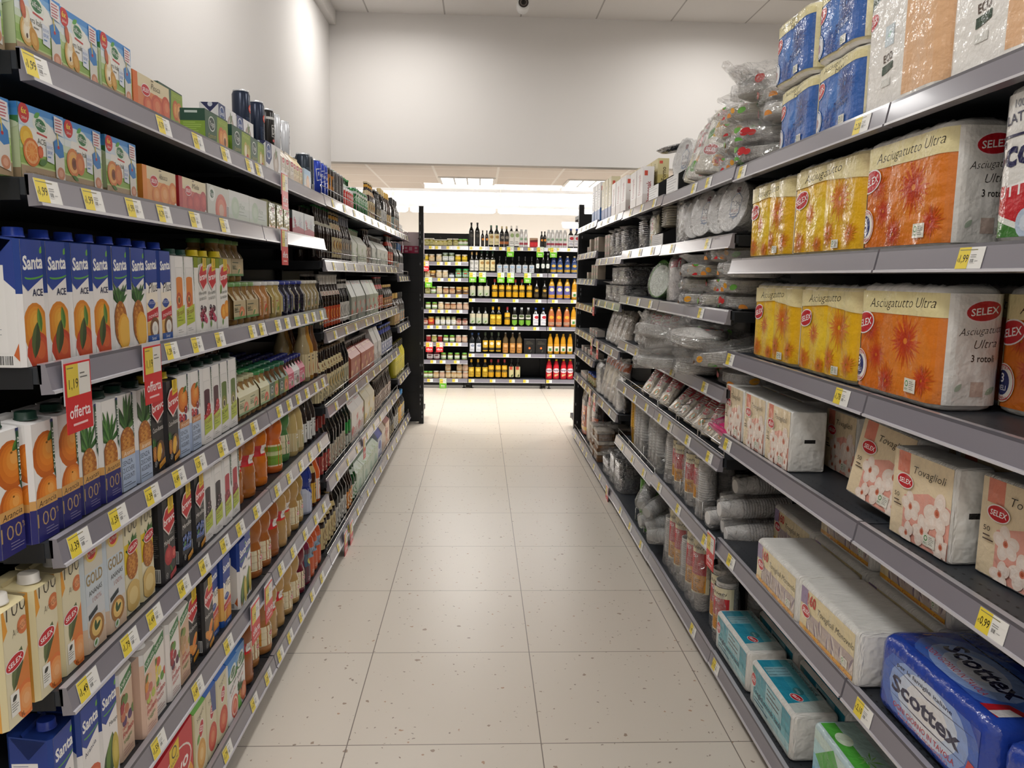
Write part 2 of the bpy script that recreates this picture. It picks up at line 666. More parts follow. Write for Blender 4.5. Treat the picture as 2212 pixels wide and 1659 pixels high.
# ------------------------------------------------------------------ the setting
def tile_mat(name, base, base2, line, sx, sy, ox, oy, lw, rough, speck=0, spec=0.5, bump=0.0):
    m, n, l, b = nmat(name)
    tc = n.new('ShaderNodeTexCoord')
    sp = n.new('ShaderNodeSeparateXYZ')
    l.new(tc.outputs['Object'], sp.inputs[0])

    def math_(op, a, v=None, c=None):
        q = n.new('ShaderNodeMath')
        q.operation = op
        for i, x in enumerate((a, v, c)):
            if x is None:
                continue
            if isinstance(x, (int, float)):
                q.inputs[i].default_value = x
            else:
                l.new(x, q.inputs[i])
        return q.outputs[0]
    ds = []
    ids = []
    for k, (o, s) in enumerate(((ox, sx), (oy, sy))):
        u = math_('DIVIDE', math_('SUBTRACT', sp.outputs[k], o), s)
        fr = math_('FRACT', u)
        ids.append(math_('FLOOR', u))
        ds.append(math_('MULTIPLY', math_('MINIMUM', fr, math_('SUBTRACT', 1.0, fr)), s))
    dmin = math_('MINIMUM', ds[0], ds[1])
    isl = math_('LESS_THAN', dmin, lw)
    cmb = n.new('ShaderNodeCombineXYZ')
    l.new(ids[0], cmb.inputs[0])
    l.new(ids[1], cmb.inputs[1])
    wn = n.new('ShaderNodeTexWhiteNoise')
    l.new(cmb.outputs[0], wn.inputs['Vector'])
    mx = n.new('ShaderNodeMix')
    mx.data_type = 'RGBA'
    l.new(wn.outputs['Value'], mx.inputs['Factor'])
    mx.inputs['A'].default_value = hx(base)
    mx.inputs['B'].default_value = hx(base2)
    col = mx.outputs['Result']
    if speck:
        for sc, th, c in ((16, 0.26, '7d5c40'), (33, 0.30, '6d5544'), (24, 0.26, 'a06a38'), (41, 0.28, '7a5f4c')):
            vo = n.new('ShaderNodeTexVoronoi')
            vo.inputs['Scale'].default_value = sc
            mp = n.new('ShaderNodeMapping')
            mp.inputs['Rotation'].default_value = (0, 0, sc)
            mp.inputs['Location'].default_value = (sc * 0.37, sc * 1.7, 0)
            nz = n.new('ShaderNodeTexNoise')
            nz.inputs['Scale'].default_value = 60
            av = n.new('ShaderNodeVectorMath')
            av.operation = 'MULTIPLY_ADD'
            av.inputs[1].default_value = (0.02, 0.02, 0)
            l.new(tc.outputs['Object'], nz.inputs['Vector'])
            l.new(nz.outputs['Color'], av.inputs[0])
            l.new(tc.outputs['Object'], av.inputs[2])
            l.new(av.outputs[0], mp.inputs[0])
            l.new(mp.outputs[0], vo.inputs['Vector'])
            # only some cells carry a chip, and chips differ in size
            sepc = n.new('ShaderNodeSeparateColor')
            l.new(vo.outputs['Color'], sepc.inputs[0])
            size = math_('MULTIPLY', math_('MAXIMUM', math_('SUBTRACT', sepc.outputs[0], 0.45), 0.0), th)
            f = math_('MULTIPLY', math_('LESS_THAN', vo.outputs['Distance'], size), 0.7)
            m2 = n.new('ShaderNodeMix')
            m2.data_type = 'RGBA'
            l.new(f, m2.inputs['Factor'])
            l.new(col, m2.inputs['A'])
            m2.inputs['B'].default_value = hx(c)
            col = m2.outputs['Result']
    m3 = n.new('ShaderNodeMix')
    m3.data_type = 'RGBA'
    l.new(isl, m3.inputs['Factor'])
    l.new(col, m3.inputs['A'])
    m3.inputs['B'].default_value = hx(line)
    l.new(m3.outputs['Result'], b.inputs['Base Color'])
    b.inputs['Roughness'].default_value = rough
    b.inputs['Specular IOR Level'].default_value = spec
    if bump:
        nz = n.new('ShaderNodeTexNoise')
        nz.inputs['Scale'].default_value = 180
        bp = n.new('ShaderNodeBump')
        bp.inputs['Strength'].default_value = bump
        bp.inputs['Distance'].default_value = 0.004
        l.new(tc.outputs['Object'], nz.inputs['Vector'])
        l.new(nz.outputs['Fac'], bp.inputs['Height'])
        l.new(bp.outputs[0], b.inputs['Normal'])
    return m


def plaster(name, col):
    m, n, l, b = nmat(name)
    tc = n.new('ShaderNodeTexCoord')
    ns = n.new('ShaderNodeTexNoise')
    ns.inputs['Scale'].default_value = 140
    l.new(tc.outputs['Object'], ns.inputs['Vector'])
    bp = n.new('ShaderNodeBump')
    bp.inputs['Strength'].default_value = 0.08
    bp.inputs['Distance'].default_value = 0.003
    l.new(ns.outputs['Fac'], bp.inputs['Height'])
    l.new(bp.outputs[0], b.inputs['Normal'])
    b.inputs['Base Color'].default_value = hx(col)
    b.inputs['Roughness'].default_value = 0.75
    return m


M['floor'] = tile_mat('floor_tiles', 'd8d0c4', 'd5ccbf', '7a7066', 0.6, 0.6, -0.3946, 2.266, 0.0017, 0.33, speck=1)
M['ceil'] = tile_mat('ceiling_tiles', 'e6e2de', 'e3dfdb', 'b3aeaa', 0.6, 0.6, -0.293, 6.0, 0.006, 0.85)
M['ceil2'] = tile_mat('low_ceiling_tiles', 'dfd6cf', 'dcd2ca', 'f0ece8', 0.62, 0.6, -0.45, 8.37, 0.012, 0.85)
M['wall'] = plaster('white_plaster', 'dedad6')
M['white'] = plaster('far_white', 'f2f0ee')
M['grey'] = plaster('grey_panel', 'c9c9cc')

XR = 5.4


def box_struct(name, x0, y0, z0, x1, y1, z1, mat):
    mb = MB()
    mb.box(x0, y0, z0, x1, y1, z1, 'ffffff')
    return struct(name, mb, mat)


box_struct('floor', -6, -4, -0.06, 7, 20, 0, 'floor')
box_struct('wall_left', -1.32, -4, 0, -1.2, 6.55, 3.475, 'wall')
box_struct('wall_bulkhead', -6, 6.55, 2.33, 7, 6.67, 3.475, 'wall')
box_struct('trim_1', -1.2, -4, 3.375, -1.145, 6.55, 3.475, 'wall')
box_struct('ceiling_main', -1.32, -4, 3.475, XR + 0.12, 6.67, 3.53, 'ceil')
mb = MB()
mb.box(-6, 6.67, 2.45, 7, 8.97, 2.5, 'ffffff')
mb.box(-6, 8.97, 2.45, -0.66, 9.55, 2.5, 'ffffff')
struct('ceiling_low', mb, 'ceil2')
box_struct('ceiling_far', -6, 6.67, 3.02, 7, 20, 3.08, 'white')
box_struct('wall_far', -6, 20, 0, 7, 20.1, 3.08, 'white')
box_struct('wall_far_left', -6.1, 6.67, 0, -6, 20, 3.08, 'white')
box_struct('wall_far_right', 7, 6.67, 0, 7.1, 20, 3.08, 'white')
box_struct('trim_2', 0.42, 12.6, 2.93, 1.0, 14.6, 3.02, 'grey')
box_struct('trim_3', 1.45, 12.6, 2.93, 2.0, 14.6, 3.02, 'grey')


# ceiling fixtures
def louvre_mesh():
    fr = MB()
    a, b, t = 0.298, 0.272, 0.012
    for x0, y0, x1, y1 in ((-a, -a, a, -b), (-a, b, a, a), (-a, -b, -b, b), (b, -b, a, b)):
        fr.box(x0, y0, -t, x1, y1, 0, 'eeecea')
    df = MB()
    df.box(-b, -b, -0.002, b, b, 0, 'ffffff')
    lv = MB()
    for i in range(1, 4):
        x = -b + 2 * b * i / 4
        lv.box(x - 0.008, -b, -0.014, x + 0.008, b, -0.003, 'c8c8c8')
    return fr.mesh('frame', 'metal'), df.mesh('diffuser', 'lamp'), lv.mesh('louvre', 'metal')


a_, b_, c_ = louvre_mesh()
kind('louvre', 'ceiling_light', 'ceiling light', [('frame', a_, None), ('diffuser', b_, None), ('louvre', c_, None)])
for i, (x, y) in enumerate(NEAR_LIGHTS):
    if y > 5:
        place('louvre', (x, y, 3.474), 0, 'square louvred ceiling light in the high ceiling' if x > 0 else 'square louvred ceiling light over the juice shelves', '', 'louvred ceiling lights')
    else:
        place('louvre', (x, y, 3.474), 0, 'square louvred ceiling light over the near aisle', '', 'louvred ceiling lights', order=y * 10 + x)
for x, y in LOW_LIGHTS[:2]:
    place('louvre', (x, y, 2.449), 0, 'square louvred light in the low ceiling, ' + ('over the jars' if x < 0 else 'over the oil bottles'), '', 'low ceiling lights')


def strip_meshes():
    h = MB()
    h.loft([[(x, -0.07, 0.03), (x, 0.07, 0.03), (x, 0.05, 0.075), (x, -0.05, 0.075)] for x in (0.0, 1.49)], 'e9e9e9', smooth=False)
    t = MB()
    rings = []
    for x, k in ((0.02, 0.6), (0.06, 1), (1.43, 1), (1.47, 0.6)):
        rings.append([(x, 0.062 * k * math.cos(2 * PI * i / 10), -0.012 + 0.05 * k * math.sin(2 * PI * i / 10)) for i in range(10)])
    t.loft(rings, 'ffffff')
    g = MB()
    for x in (0.35, 1.15):
        g.tube([(x, 0, 0.075), (x, 0, 0.46)], 0.006, 'b5b5b5')
        g.box(x - 0.02, -0.02, 0.075, x + 0.02, 0.02, 0.10, 'b0b0b0')
    return h.mesh('housing', 'metal'), t.mesh('tube', 'lamp'), g.mesh('hanger', 'metal')


a_, b_, c_ = strip_meshes()
kind('strip', 'strip_light', 'strip light', [('housing', a_, None), ('tube', b_, None), ('hanger', c_, None)])
ROWN = ['front', 'middle', 'rear']
for k, (y, z) in enumerate(STRIPS):
    for i, x in enumerate((-2.71, -1.21, 0.29, 1.79)):
        if (k == 0 and i == 3) or (k == 2 and i < 3):
            continue
        place('strip', (x, y, z), 0, f'long white strip light hanging in the {ROWN[k]} row', '@far room', 'hanging strip lights', order=x)

# security camera under the ceiling near the bulkhead
mb = MB()
mb.lathe([(0.05, 0.075), (0.05, 0.06), (0.03, 0.05), (0.012, 0.045), (0.012, 0.0)][::-1], 'ecebe9', 16)
mb2 = MB()
mb2.loft([[(r * math.cos(2 * PI * i / 18), y, -0.02 + r * math.sin(2 * PI * i / 18)) for i in range(18)] for y, r in ((-0.07, 0.040), (-0.06, 0.046), (0.05, 0.046), (0.07, 0.03))], ['dcdcda', 'ecebe9', 'ecebe9'])
mb3 = MB()
for r, y, c in ((0.036, -0.0705, '2a2422'), (0.025, -0.0712, '6a625c'), (0.018, -0.0718, '0c0a0a')):
    mb3.loft([[(r * math.cos(2 * PI * i / 18), yy, -0.02 + r * math.sin(2 * PI * i / 18)) for i in range(18)] for yy in (y, y + 0.003)], c)
kind('cctv', 'security_camera', 'camera', [('mount', mb.mesh('mount', 'plastic'), None), ('housing', mb2.mesh('housing', 'plastic'), None), ('lens', mb3.mesh('lens', 'glass'), 1)])
place('cctv', (0.295, 5.98, 3.395), 0, 'white security camera with dark lens under the ceiling', '')


# ------------------------------------------------------------------ price tags and offer cards
def price_tag_mesh(p, wd=0.072, ht=0.038):
    W, H = wd * 100, ht * 100
    mb = MB()
    mb.box(-wd / 2, -0.0008, 0, wd / 2, 0, ht, 'eeeeea')
    A = Art(W, H)
    A.r(0, 0, W * 0.47, H, 'ecd64a')
    A.lines(0.3, W * 0.8, H - 0.55, 1, 1, '8a8460', 0.16, 1, 0.9)
    A.t(p, W * 0.44, H * 0.3, H * 0.36, '241f14', 'r', W * 0.33, bold=0.01)
    A.t('€', 0.18, H * 0.32, H * 0.16, '4a4430')
    A.lines(W * 0.52, W * 0.74, H * 0.62, 2, 0.36, '8c8c8c', 0.12, 2)
    A.bars(W * 0.54, H * 0.27, W * 0.68, H * 0.45, 7, '202020', 'eeeeea')
    A.lines(W * 0.72, W * 0.9, H * 0.34, 1, 1, '9c9c9c', 0.1, 3)
    A.emit(mb, f_front(wd, 0, -0.0008))
    return mb.mesh('price_tag', 'label')


_pt = {}


def ptag(p):
    if p not in _pt:
        _pt[p] = price_tag_mesh(p)
    return _pt[p]


def offer_mesh(kindc, p):
    wd, ht = 0.088, 0.122
    red, word = ('d22b30', 'offerta') if kindc == 'r' else ('6cbb2c', 'bio')
    mb = MB()
    mb.box(-wd / 2, -0.0015, 0, wd / 2, 0, ht, red)
    A = Art(8.8, 12.2)
    A.r(0.35, 6.4, 8.45, 11.9, 'e4e2dc')
    A.r(0.35, 6.4, 4.4, 11.9, 'e2cb4e')
    A.lines(0.6, 4.1, 11.2, 1, 1, '8a8050', 0.2)
    A.t(p, 4.2, 7.7, 1.7, '241f14', 'r', 3.1)
    A.lines(4.9, 7.6, 10.4, 2, 0.6, '555', 0.22) if False else A.lines(4.9, 7.6, 10.0, 2, 0.7, '70706c', 0.22)
    A.t(word, 4.4, 2.6, 2.1, 'fbeeee', 'c', 7.2 if kindc == 'r' else 4.6, bold=0.015)
    A.lines(1.8, 7.0, 1.2, 1, 1, 'f4cccc', 0.4, 4, 0.95)
    A.emit(mb, f_front(wd, 0, -0.0015))
    return mb.mesh('offer_sign', 'label')


for kc, p in (('r', '1,19'), ('r', '1,39'), ('b', '3,49')):
    mb = MB()
    me = offer_mesh(kc, p)
    clip = MB()
    clip.box(-0.046, 0.0, 0.05, 0.046, 0.0015, 0.13, 'cfd0d6')
    kind('offer' + kc + p, 'offer_sign', 'offer sign', [('card', me, None), ('holder', clip.mesh('holder', 'rail'), None)])

# ------------------------------------------------------------------ shelving
DK = '26292e'


def tray_mesh(wd, dp, brk=True):
    mb = MB()
    mb.box(-wd / 2 + 0.004, 0.012, -0.028, wd / 2 - 0.004, dp, 0, '30343a')
    mb.box(-wd / 2 + 0.004, 0.006, -0.028, wd / 2 - 0.004, 0.012, 0.004, '191b1f')
    if brk:
        for x in (-wd / 2 + 0.003, wd / 2 - 0.006):
            vs = [(x, 0.02, -0.002), (x, 0.02, -0.036), (x, dp, -0.046), (x, dp, -0.002)]
            vs += [(x + 0.003, b, c) for _, b, c in vs]
            mb.add(vs, [(0, 1, 2, 3), (7, 6, 5, 4), (0, 4, 5, 1), (1, 5, 6, 2), (2, 6, 7, 3), (3, 7, 4, 0)], '1c1e22')
            sg = -0.0004 if x < 0 else 0.0034
            for yy in (0.09, 0.20, 0.31):
                mb.add([(x + sg, yy, -0.035), (x + sg, yy + 0.03, -0.037), (x + sg, yy + 0.03, -0.043), (x + sg, yy, -0.041)], [(0, 1, 2, 3), (3, 2, 1, 0)], '08090a')
    A = Art(wd * 100, 12)
    x = 1.5
    while x < wd * 100 - 1:
        A.e(x, 2.6, 0.42, 0.25, '0a0b0d', 8)
        A.e(x + 1.2, 5.4, 0.42, 0.25, '0a0b0d', 8)
        x += 2.5
    A.emit(mb, f_top(wd, dp, 0.0), e0=0.0004, de=0)
    return mb.mesh('shelf', 'metal')


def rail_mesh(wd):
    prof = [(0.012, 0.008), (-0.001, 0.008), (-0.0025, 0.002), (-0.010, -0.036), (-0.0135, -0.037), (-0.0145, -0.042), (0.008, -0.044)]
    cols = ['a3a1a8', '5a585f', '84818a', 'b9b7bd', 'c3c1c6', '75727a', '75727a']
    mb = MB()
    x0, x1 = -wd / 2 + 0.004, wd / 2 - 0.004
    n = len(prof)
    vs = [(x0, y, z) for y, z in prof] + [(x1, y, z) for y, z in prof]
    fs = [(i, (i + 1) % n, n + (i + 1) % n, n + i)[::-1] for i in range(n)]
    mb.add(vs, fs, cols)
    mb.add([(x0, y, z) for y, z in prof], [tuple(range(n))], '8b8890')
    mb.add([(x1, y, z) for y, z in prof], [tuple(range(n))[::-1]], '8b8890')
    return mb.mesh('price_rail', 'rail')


def guard_mesh(wd, h=0.045):
    mb = MB()
    x0, x1 = -wd / 2 + 0.01, wd / 2 - 0.01
    r = 0.0023
    mb.tube([(x0, 0.012, 0.0), (x0, 0.012, h), (x1, 0.012, h), (x1, 0.012, 0.0)], r, 'd8d8d8')
    mb.tube([(x0, 0.012, h * 0.25), (x1, 0.012, h * 0.25)], r, 'd8d8d8')
    k = int(wd / 0.33)
    for i in range(1, k):
        x = x0 + (x1 - x0) * i / k
        mb.tube([(x, 0.012, 0), (x, 0.012, h)], r, 'd8d8d8')
    return mb.mesh('wire_guard', 'wire')


def upright_mesh(h, y):
    mb = MB()
    mb.box(-0.02, y, 0, 0.02, y + 0.03, h, '1b1d20')
    z = 0.1
    while z < h - 0.04:
        for x in (-0.009, 0.006):
            mb.add([(x, y - 0.0004, z), (x + 0.003, y - 0.0004, z), (x + 0.003, y - 0.0004, z + 0.018), (x, y - 0.0004, z + 0.018)], [(0, 1, 2, 3)], '050506')
        z += 0.05
    return mb.mesh('upright', 'metal')


_mc = {}


def memo(f, *a):
    k = (f.__name__,) + a
    if k not in _mc:
        _mc[k] = f(*a)
    return _mc[k]


def child(name, me, parent, loc=(0, 0, 0), rot=(0, 0, 0)):
    o = bpy.data.objects.new(name, me)
    COL.objects.link(o)
    o.parent = parent
    o.location = loc
    o.rotation_euler = rot
    return o


def unit(side, ya, yb, levels, desc, dp=0.46, high=1.9, guards=(), tags=None, base=0.118, group='shelving bays', feet=True, X=None, frame=True):
    """one bay of shelving between ya and yb; levels = rail tops; tags = {level index: [(y, price)]}"""
    yc, wd = (ya + yb) / 2, abs(yb - ya)
    if side == 'L':
        loc, rz, sg = (-0.727 + 0.0083 * yc, yc, 0), PI / 2 - 0.0083, 1
    elif side == 'R':
        loc, rz, sg = (0.86, yc, 0), -PI / 2, -1
    else:
        loc, rz, sg = (yc, X, 0), 0, 1
    u = bpy.data.objects.new('shelving_unit', None)
    COL.objects.link(u)
    u.location, u.rotation_euler = loc, (0, 0, rz)
    u['label'], u['category'], u['group'] = desc, 'shelf unit', group
    wd = round(wd, 3)
    bk = MB()
    bk.box(-wd / 2, dp, 0.08, wd / 2, dp + 0.012, high, '141518')
    z = 0.3
    while z < high - 0.05:
        bk.add([(-wd / 2, dp - 0.0004, z), (wd / 2, dp - 0.0004, z), (wd / 2, dp - 0.0004, z + 0.003), (-wd / 2, dp - 0.0004, z + 0.003)], [(0, 1, 2, 3)], '0a0a0b')
        z += 0.2
    child('back_panel', bk.mesh('back_panel', 'metal'), u)
    for x in (-wd / 2 + 0.02, wd / 2 - 0.02):
        child('upright', memo(upright_mesh, high, dp - 0.03), u, (x, 0, 0))
    kb = MB()
    kb.box(-wd / 2 + 0.003, 0.07, 0.03, wd / 2 - 0.003, 0.09, base - 0.042, '1d1f22')
    child('plinth', kb.mesh('plinth', 'metal'), u)
    for x in (-wd / 2 + 0.05, wd / 2 - 0.05):
        f = MB()
        f.lathe([(0.022, 0), (0.022, 0.008), (0.007, 0.012), (0.007, base - 0.04)], '121314', 10, cx=x, cy=0.05)
        child('foot', f.mesh('foot', 'metal'), u)
    for i, z in enumerate(list(levels) + [base]):
        s = child('shelf', memo(tray_mesh, wd, dp, i < len(levels)), u, (0, 0, z - 0.006))
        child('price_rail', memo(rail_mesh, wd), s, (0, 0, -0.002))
        if i in guards:
            child('wire_guard', memo(guard_mesh, wd), s)
        for y, p in (tags or {}).get(i, []):
            child('price_tag', ptag(p), s, (sg * (y - yc), -0.0112, -0.0385), (math.radians(-11.5), 0, 0))
    return u


# juice bays (prices as on the cards)
def tg(s):
    return [(float(a.split(':')[0]), a.split(':')[1]) for a in s.split()]


JZ = [1.785, 1.592, 1.285, 0.985, 0.715, 0.420]
unit('L', 1.315, 2.615, JZ, 'grey and black shelving bay holding juice cartons, nearest the camera', tags={
    0: tg('1.34:1,99 1.84:0,79 2.05:0,79 2.26:0,79 2.48:1,29 2.58:1,29'),
    1: tg('1.35:1,99 1.50:1,99 1.67:1,99 1.82:0,79 2.01:0,79 2.23:1,29'),
    2: tg('1.83:1,39 1.99:1,39 2.16:2,49 2.46:2,19 2.57:1,89'),
    3: tg('1.38:1,39 1.53:1,39 1.69:1,39 1.84:1,49 1.98:1,39 2.15:1,39 2.29:1,39 2.45:1,39'),
    4: tg('1.38:1,49 1.55:1,79 1.67:1,49 1.84:1,49 1.98:1,49 2.14:1,39 2.28:1,39 2.45:1,29'),
    5: tg('1.47:1,19 1.66:1,59 1.90:1,49 2.14:1,49'),
    6: tg('1.60:1,79 1.76:1,79 1.95:1,59 2.10:1,79 2.36:1,29 2.52:1,29')})
unit('L', 2.615, 3.60, JZ, 'shelving bay with plastic juice bottles on its lower shelves', tags={
    2: tg('2.76:2,19 2.89:1,99 3.04:2,15 3.19:1,89 3.33:1,99 3.49:2,45'),
    3: tg('2.75:1,69 2.89:1,69 3.03:1,89 3.18:1,89 3.35:2,29 3.50:2,29'),
    4: tg('2.70:1,29 2.87:1,29 3.05:1,49 3.22:1,49 3.40:1,89'),
    5: tg('2.72:1,29 2.9:1,29 3.1:1,49 3.3:0,99 3.47:0,99'),
    6: tg('2.68:1,29 2.82:1,29 3.0:1,29 3.2:0,99 3.4:0,99')})
BZ = [1.79, 1.50, 1.175, 0.83, 0.48]
gb = (0, 1, 2, 3, 4, 5)
tb = {k: tg('{:.2f}:1,19 {:.2f}:1,29 {:.2f}:3,49'.format(0.2, 0.5, 0.8)) for k in range(6)}


def tshift(y):
    return {k: [(a + y, p) for a, p in v] for k, v in tb.items()}


unit('L', 3.60, 4.585, BZ, 'shelving bay of beer bottles behind the juice bays', guards=gb, tags=tshift(3.6))
unit('L', 4.585, 5.57, BZ, 'shelving bay of beer six-packs in the middle of the beer run', guards=gb, tags=tshift(4.585))
unit('L', 5.57, 6.60, BZ, 'shelving bay of beer just before the end bay', guards=gb, tags=tshift(5.57))
unit('L', 6.60, 7.53, [1.79, 1.43, 1.005, 0.565], 'last shelving bay of the beer run with yellow bottles', guards=(0, 1, 2, 3, 4), tags={k: tg('6.7:9,90 6.9:8,49 7.1:7,99 7.3:9,49') for k in range(5)})
PZ = [1.815, 1.51, 1.197, 0.905, 0.527]
unit('R', 1.68, 0.66, PZ, 'shelving bay of paper towels and napkins closest to the camera', high=2.0, tags={1: tg('1.35:1,99'), 3: tg('1.20:0,99'), 4: tg('1.58:2,10')}, base=0.10)
unit('R', 2.68, 1.68, PZ, 'shelving bay with yellow paper towels and blue rolls', high=2.0, tags={0: tg('1.79:2,28 2.60:1,49'), 2: tg('1.79:1,78 2.62:1,78'), 3: tg('2.60:0,99'), 4: tg('2.5:0,99'), 5: tg('2.6:1,15')}, base=0.10)
CZ = [1.825, 1.597, 1.336, 1.062, 0.815, 0.495]
unit('R', 3.73, 2.68, CZ, 'shelving bay of party plates and cups beside the paper towels', high=2.0, guards=(4,), tags={0: tg('2.98:1,69 3.18:1,69'), 1: tg('2.95:1,99 3.5:1,09'), 2: tg('3.0:1,99'), 3: tg('2.9:0,99 3.4:1,09'), 4: tg('2.8:0,99 3.1:0,89 3.4:0,89 3.6:0,89'), 5: tg('2.8:1,19 3.2:0,99 3.55:1,29'), 6: tg('2.9:1,49')}, base=0.095)
unit('R', 4.77, 3.73, [1.832, 1.60, 1.338, 1.068, 0.815, 0.475], 'shelving bay with green tins and plastic cups', high=2.0, guards=(4, 5), tags={k: tg('3.9:1,19 4.2:0,99 4.5:1,49') for k in range(7)}, base=0.09)
unit('R', 5.83, 4.77, [1.84, 1.575, 1.285, 0.99, 0.60], 'shelving bay of foil trays and firelighters', high=2.0, tags={k: tg('5.0:1,19 5.3:0,99 5.6:1,49') for k in range(6)}, base=0.087)
unit('R', 6.95, 5.83, [1.86, 1.635, 1.43, 1.222, 1.0, 0.82, 0.60], 'last shelving bay on the foil side with charcoal sacks', high=2.05, guards=(7,), tags={k: tg('6.0:1,19 6.2:0,99 6.4:1,49 6.7:1,89') for k in range(8)}, base=0.085)
OZ = [1.805, 1.481, 1.156, 0.805, 0.456]
GZ = [1.806, 1.609, 1.408, 1.206, 1.01, 0.81, 0.592, 0.367]
YB = 10.02
xo = [-0.137, 0.857]
unit('B', -1.137, -0.137, GZ, 'shelving bay full of preserve jars at the aisle end', high=1.98, X=YB, base=0.127, group='shelving bays at the aisle end', tags={
    0: tg('-.60:2,09 -.52:2,39 -.38:2,09 -.25:4,39'), 1: tg('-.50:2,49 -.40:2,29 -.27:2,69'), 2: tg('-.49:1,49 -.36:2,19 -.27:2,39'), 3: tg('-.50:2,29 -.40:3,29 -.26:2,90'),
    4: tg('-.60:3,09 -.49:2,29 -.39:2,69 -.25:1,99'), 5: tg('-.62:1,89 -.51:2,69 -.37:2,49 -.24:1,19'), 6: tg('-.39:2,79 -.33:1,79 -.26:2,09'), 7: tg('-.58:1,90 -.46:2,79 -.28:2,79'), 8: tg('-.3:2,60 -.62:1,39')})
unit('B', -0.137, 0.863, OZ, 'shelving bay of olive oil bottles at the aisle end', high=1.80, X=YB, base=0.127, group='shelving bays at the aisle end', tags={
    0: tg('-.09:3,79 .03:3,79 .16:3,59 .28:4,49 .51:2,79 .64:3,39 .77:3,29'), 1: tg('.76:4,90'), 2: tg('-.09:3,79 .2:4,79 .46:3,49 .75:5,49'), 3: tg('-.08:2,59 .17:4,79 .45:4,89 .73:5,69'),
    4: tg('-.09:4,99 .1:3,29 .35:4,79 .63:11,90'), 5: tg('-.09:3,49 .18:5,69 .43:4,39 .61:11,9')})
unit('B', 0.863, 1.863, OZ, 'shelving bay of seed oil bottles at the aisle end', high=1.80, X=YB, base=0.127, group='shelving bays at the aisle end', tags={
    0: tg('.90:4,29 1.0:2,09 1.14:2,99'), 1: tg('.95:1,39'), 2: tg('.96:2,49 1.2:2,19'), 3: tg('.93:2,49'), 4: tg('.94:1,65'), 5: tg('.91:2,29')})

# black gondola ends where the two runs stop
def gondola(x0, x1, y, zp, xpost, desc):
    u = bpy.data.objects.new('gondola_end', None)
    COL.objects.link(u)
    u.location = ((x0 + x1) / 2, y, 0)
    u['label'], u['category'] = desc, 'shelf unit'
    hw = (x1 - x0) / 2
    p = MB()
    p.box(-hw, 0, 0.02, hw, 0.02, zp, '121316')
    z = 0.15
    while z < zp:
        p.box(-hw, -0.0012, z, hw, 0, z + 0.006, '060607')
        z += 0.16
    child('back_panel', p.mesh('back_panel', 'metal'), u)
    m = MB()
    xc = xpost - (x0 + x1) / 2
    m.box(xc - 0.022, -0.01, 0, xc + 0.022, 0.05, 2.08, '17181b')
    z = 0.06
    while z < 2.06:
        for dx in (-0.012, 0.006):
            m.box(xc + dx, -0.0112, z, xc + dx + 0.006, -0.01, z + 0.022, '8a8c90' if random.random() < 0.16 else '050506')
        z += 0.042
    child('upright', m.mesh('upright', 'metal'), u)
    for k, z in enumerate((0.12, zp)):
        q = MB()
        q.box(-hw, 0.03, z - 0.03, hw, 0.42, z, '2b2e33')
        s = child('shelf', q.mesh('shelf', 'metal'), u)
        q = MB()
        q.box(-hw, 0.42, z - 0.045, hw, 0.432, z + 0.005, 'a5a2a9')
        child('price_rail', q.mesh('price_rail', 'rail'), s)
    return u


gondola(-1.18, -0.545, 7.58, 1.64, -0.555, 'black perforated gondola end closing the beer run')
gondola(0.90, 1.5, 7.12, 2.0, 0.905, 'black perforated gondola end closing the foil run')


def offer(key, side, y, z, desc, X=None, hang=0.105):
    """hang a card from a rail whose top is z"""
    if side == 'L':
        return place('offer' + key, (-0.727 + 0.0083 * y + 0.016, y, z - hang - 0.02), PI / 2, desc, '', 'offer signs')
    if side == 'R':
        return place('offer' + key, (0.86 - 0.016, y, z - hang - 0.02), -PI / 2, desc, '', 'offer signs')
    return place('offer' + key, (y, X - 0.016, z - hang - 0.02), 0, desc, '', 'offer signs')


offer('r1,19', 'L', 1.39, 1.285, 'red offer sign hanging before the orange carton with green tag')
offer('r1,19', 'L', 1.70, 1.285, 'red offer sign hanging over the pineapple cartons')
offer('r1,39', 'L', 2.86, 1.785, 'offer sign clipped to the top juice shelf')
offer('r1,39', 'L', 2.84, 1.592, 'red offer sign under the second juice shelf')
offer('r1,39', 'L', 2.37, 0.42, 'nearer red offer sign over the gable cartons, low on the rail')
offer('r1,39', 'L', 2.52, 0.42, 'further red offer sign beside the brown juice bottles')
offer('r1,39', 'L', 3.95, 0.118, 'nearer pink offer sign hanging by the aisle floor')
offer('r1,39', 'L', 4.12, 0.118, 'further pink offer sign hanging by the aisle floor')
offer('r1,39', 'L', 4.60, 0.48, 'pale offer sign on the low beer rail')
offer('r1,39', 'R', 2.70, 0.527, 'red offer sign hanging over the paper cups')
offer('r1,39', 'R', 4.95, 0.095, 'small offer sign at the floor beside the foil trays')
offer('r1,39', 'R', 5.62, 0.60, 'nearer pink offer sign over the charcoal sacks')
offer('r1,39', 'R', 5.86, 0.60, 'further pink offer sign over the charcoal sacks')
offer('r1,39', 'R', 5.80, 1.285, 'orange offer sign beside the empty foil shelf')
offer('r1,39', 'R', 5.85, 0.99, 'orange offer sign by the small white boxes')
offer('r1,39', 'R', 5.55, 0.99, 'orange offer sign over the plastic sheets')
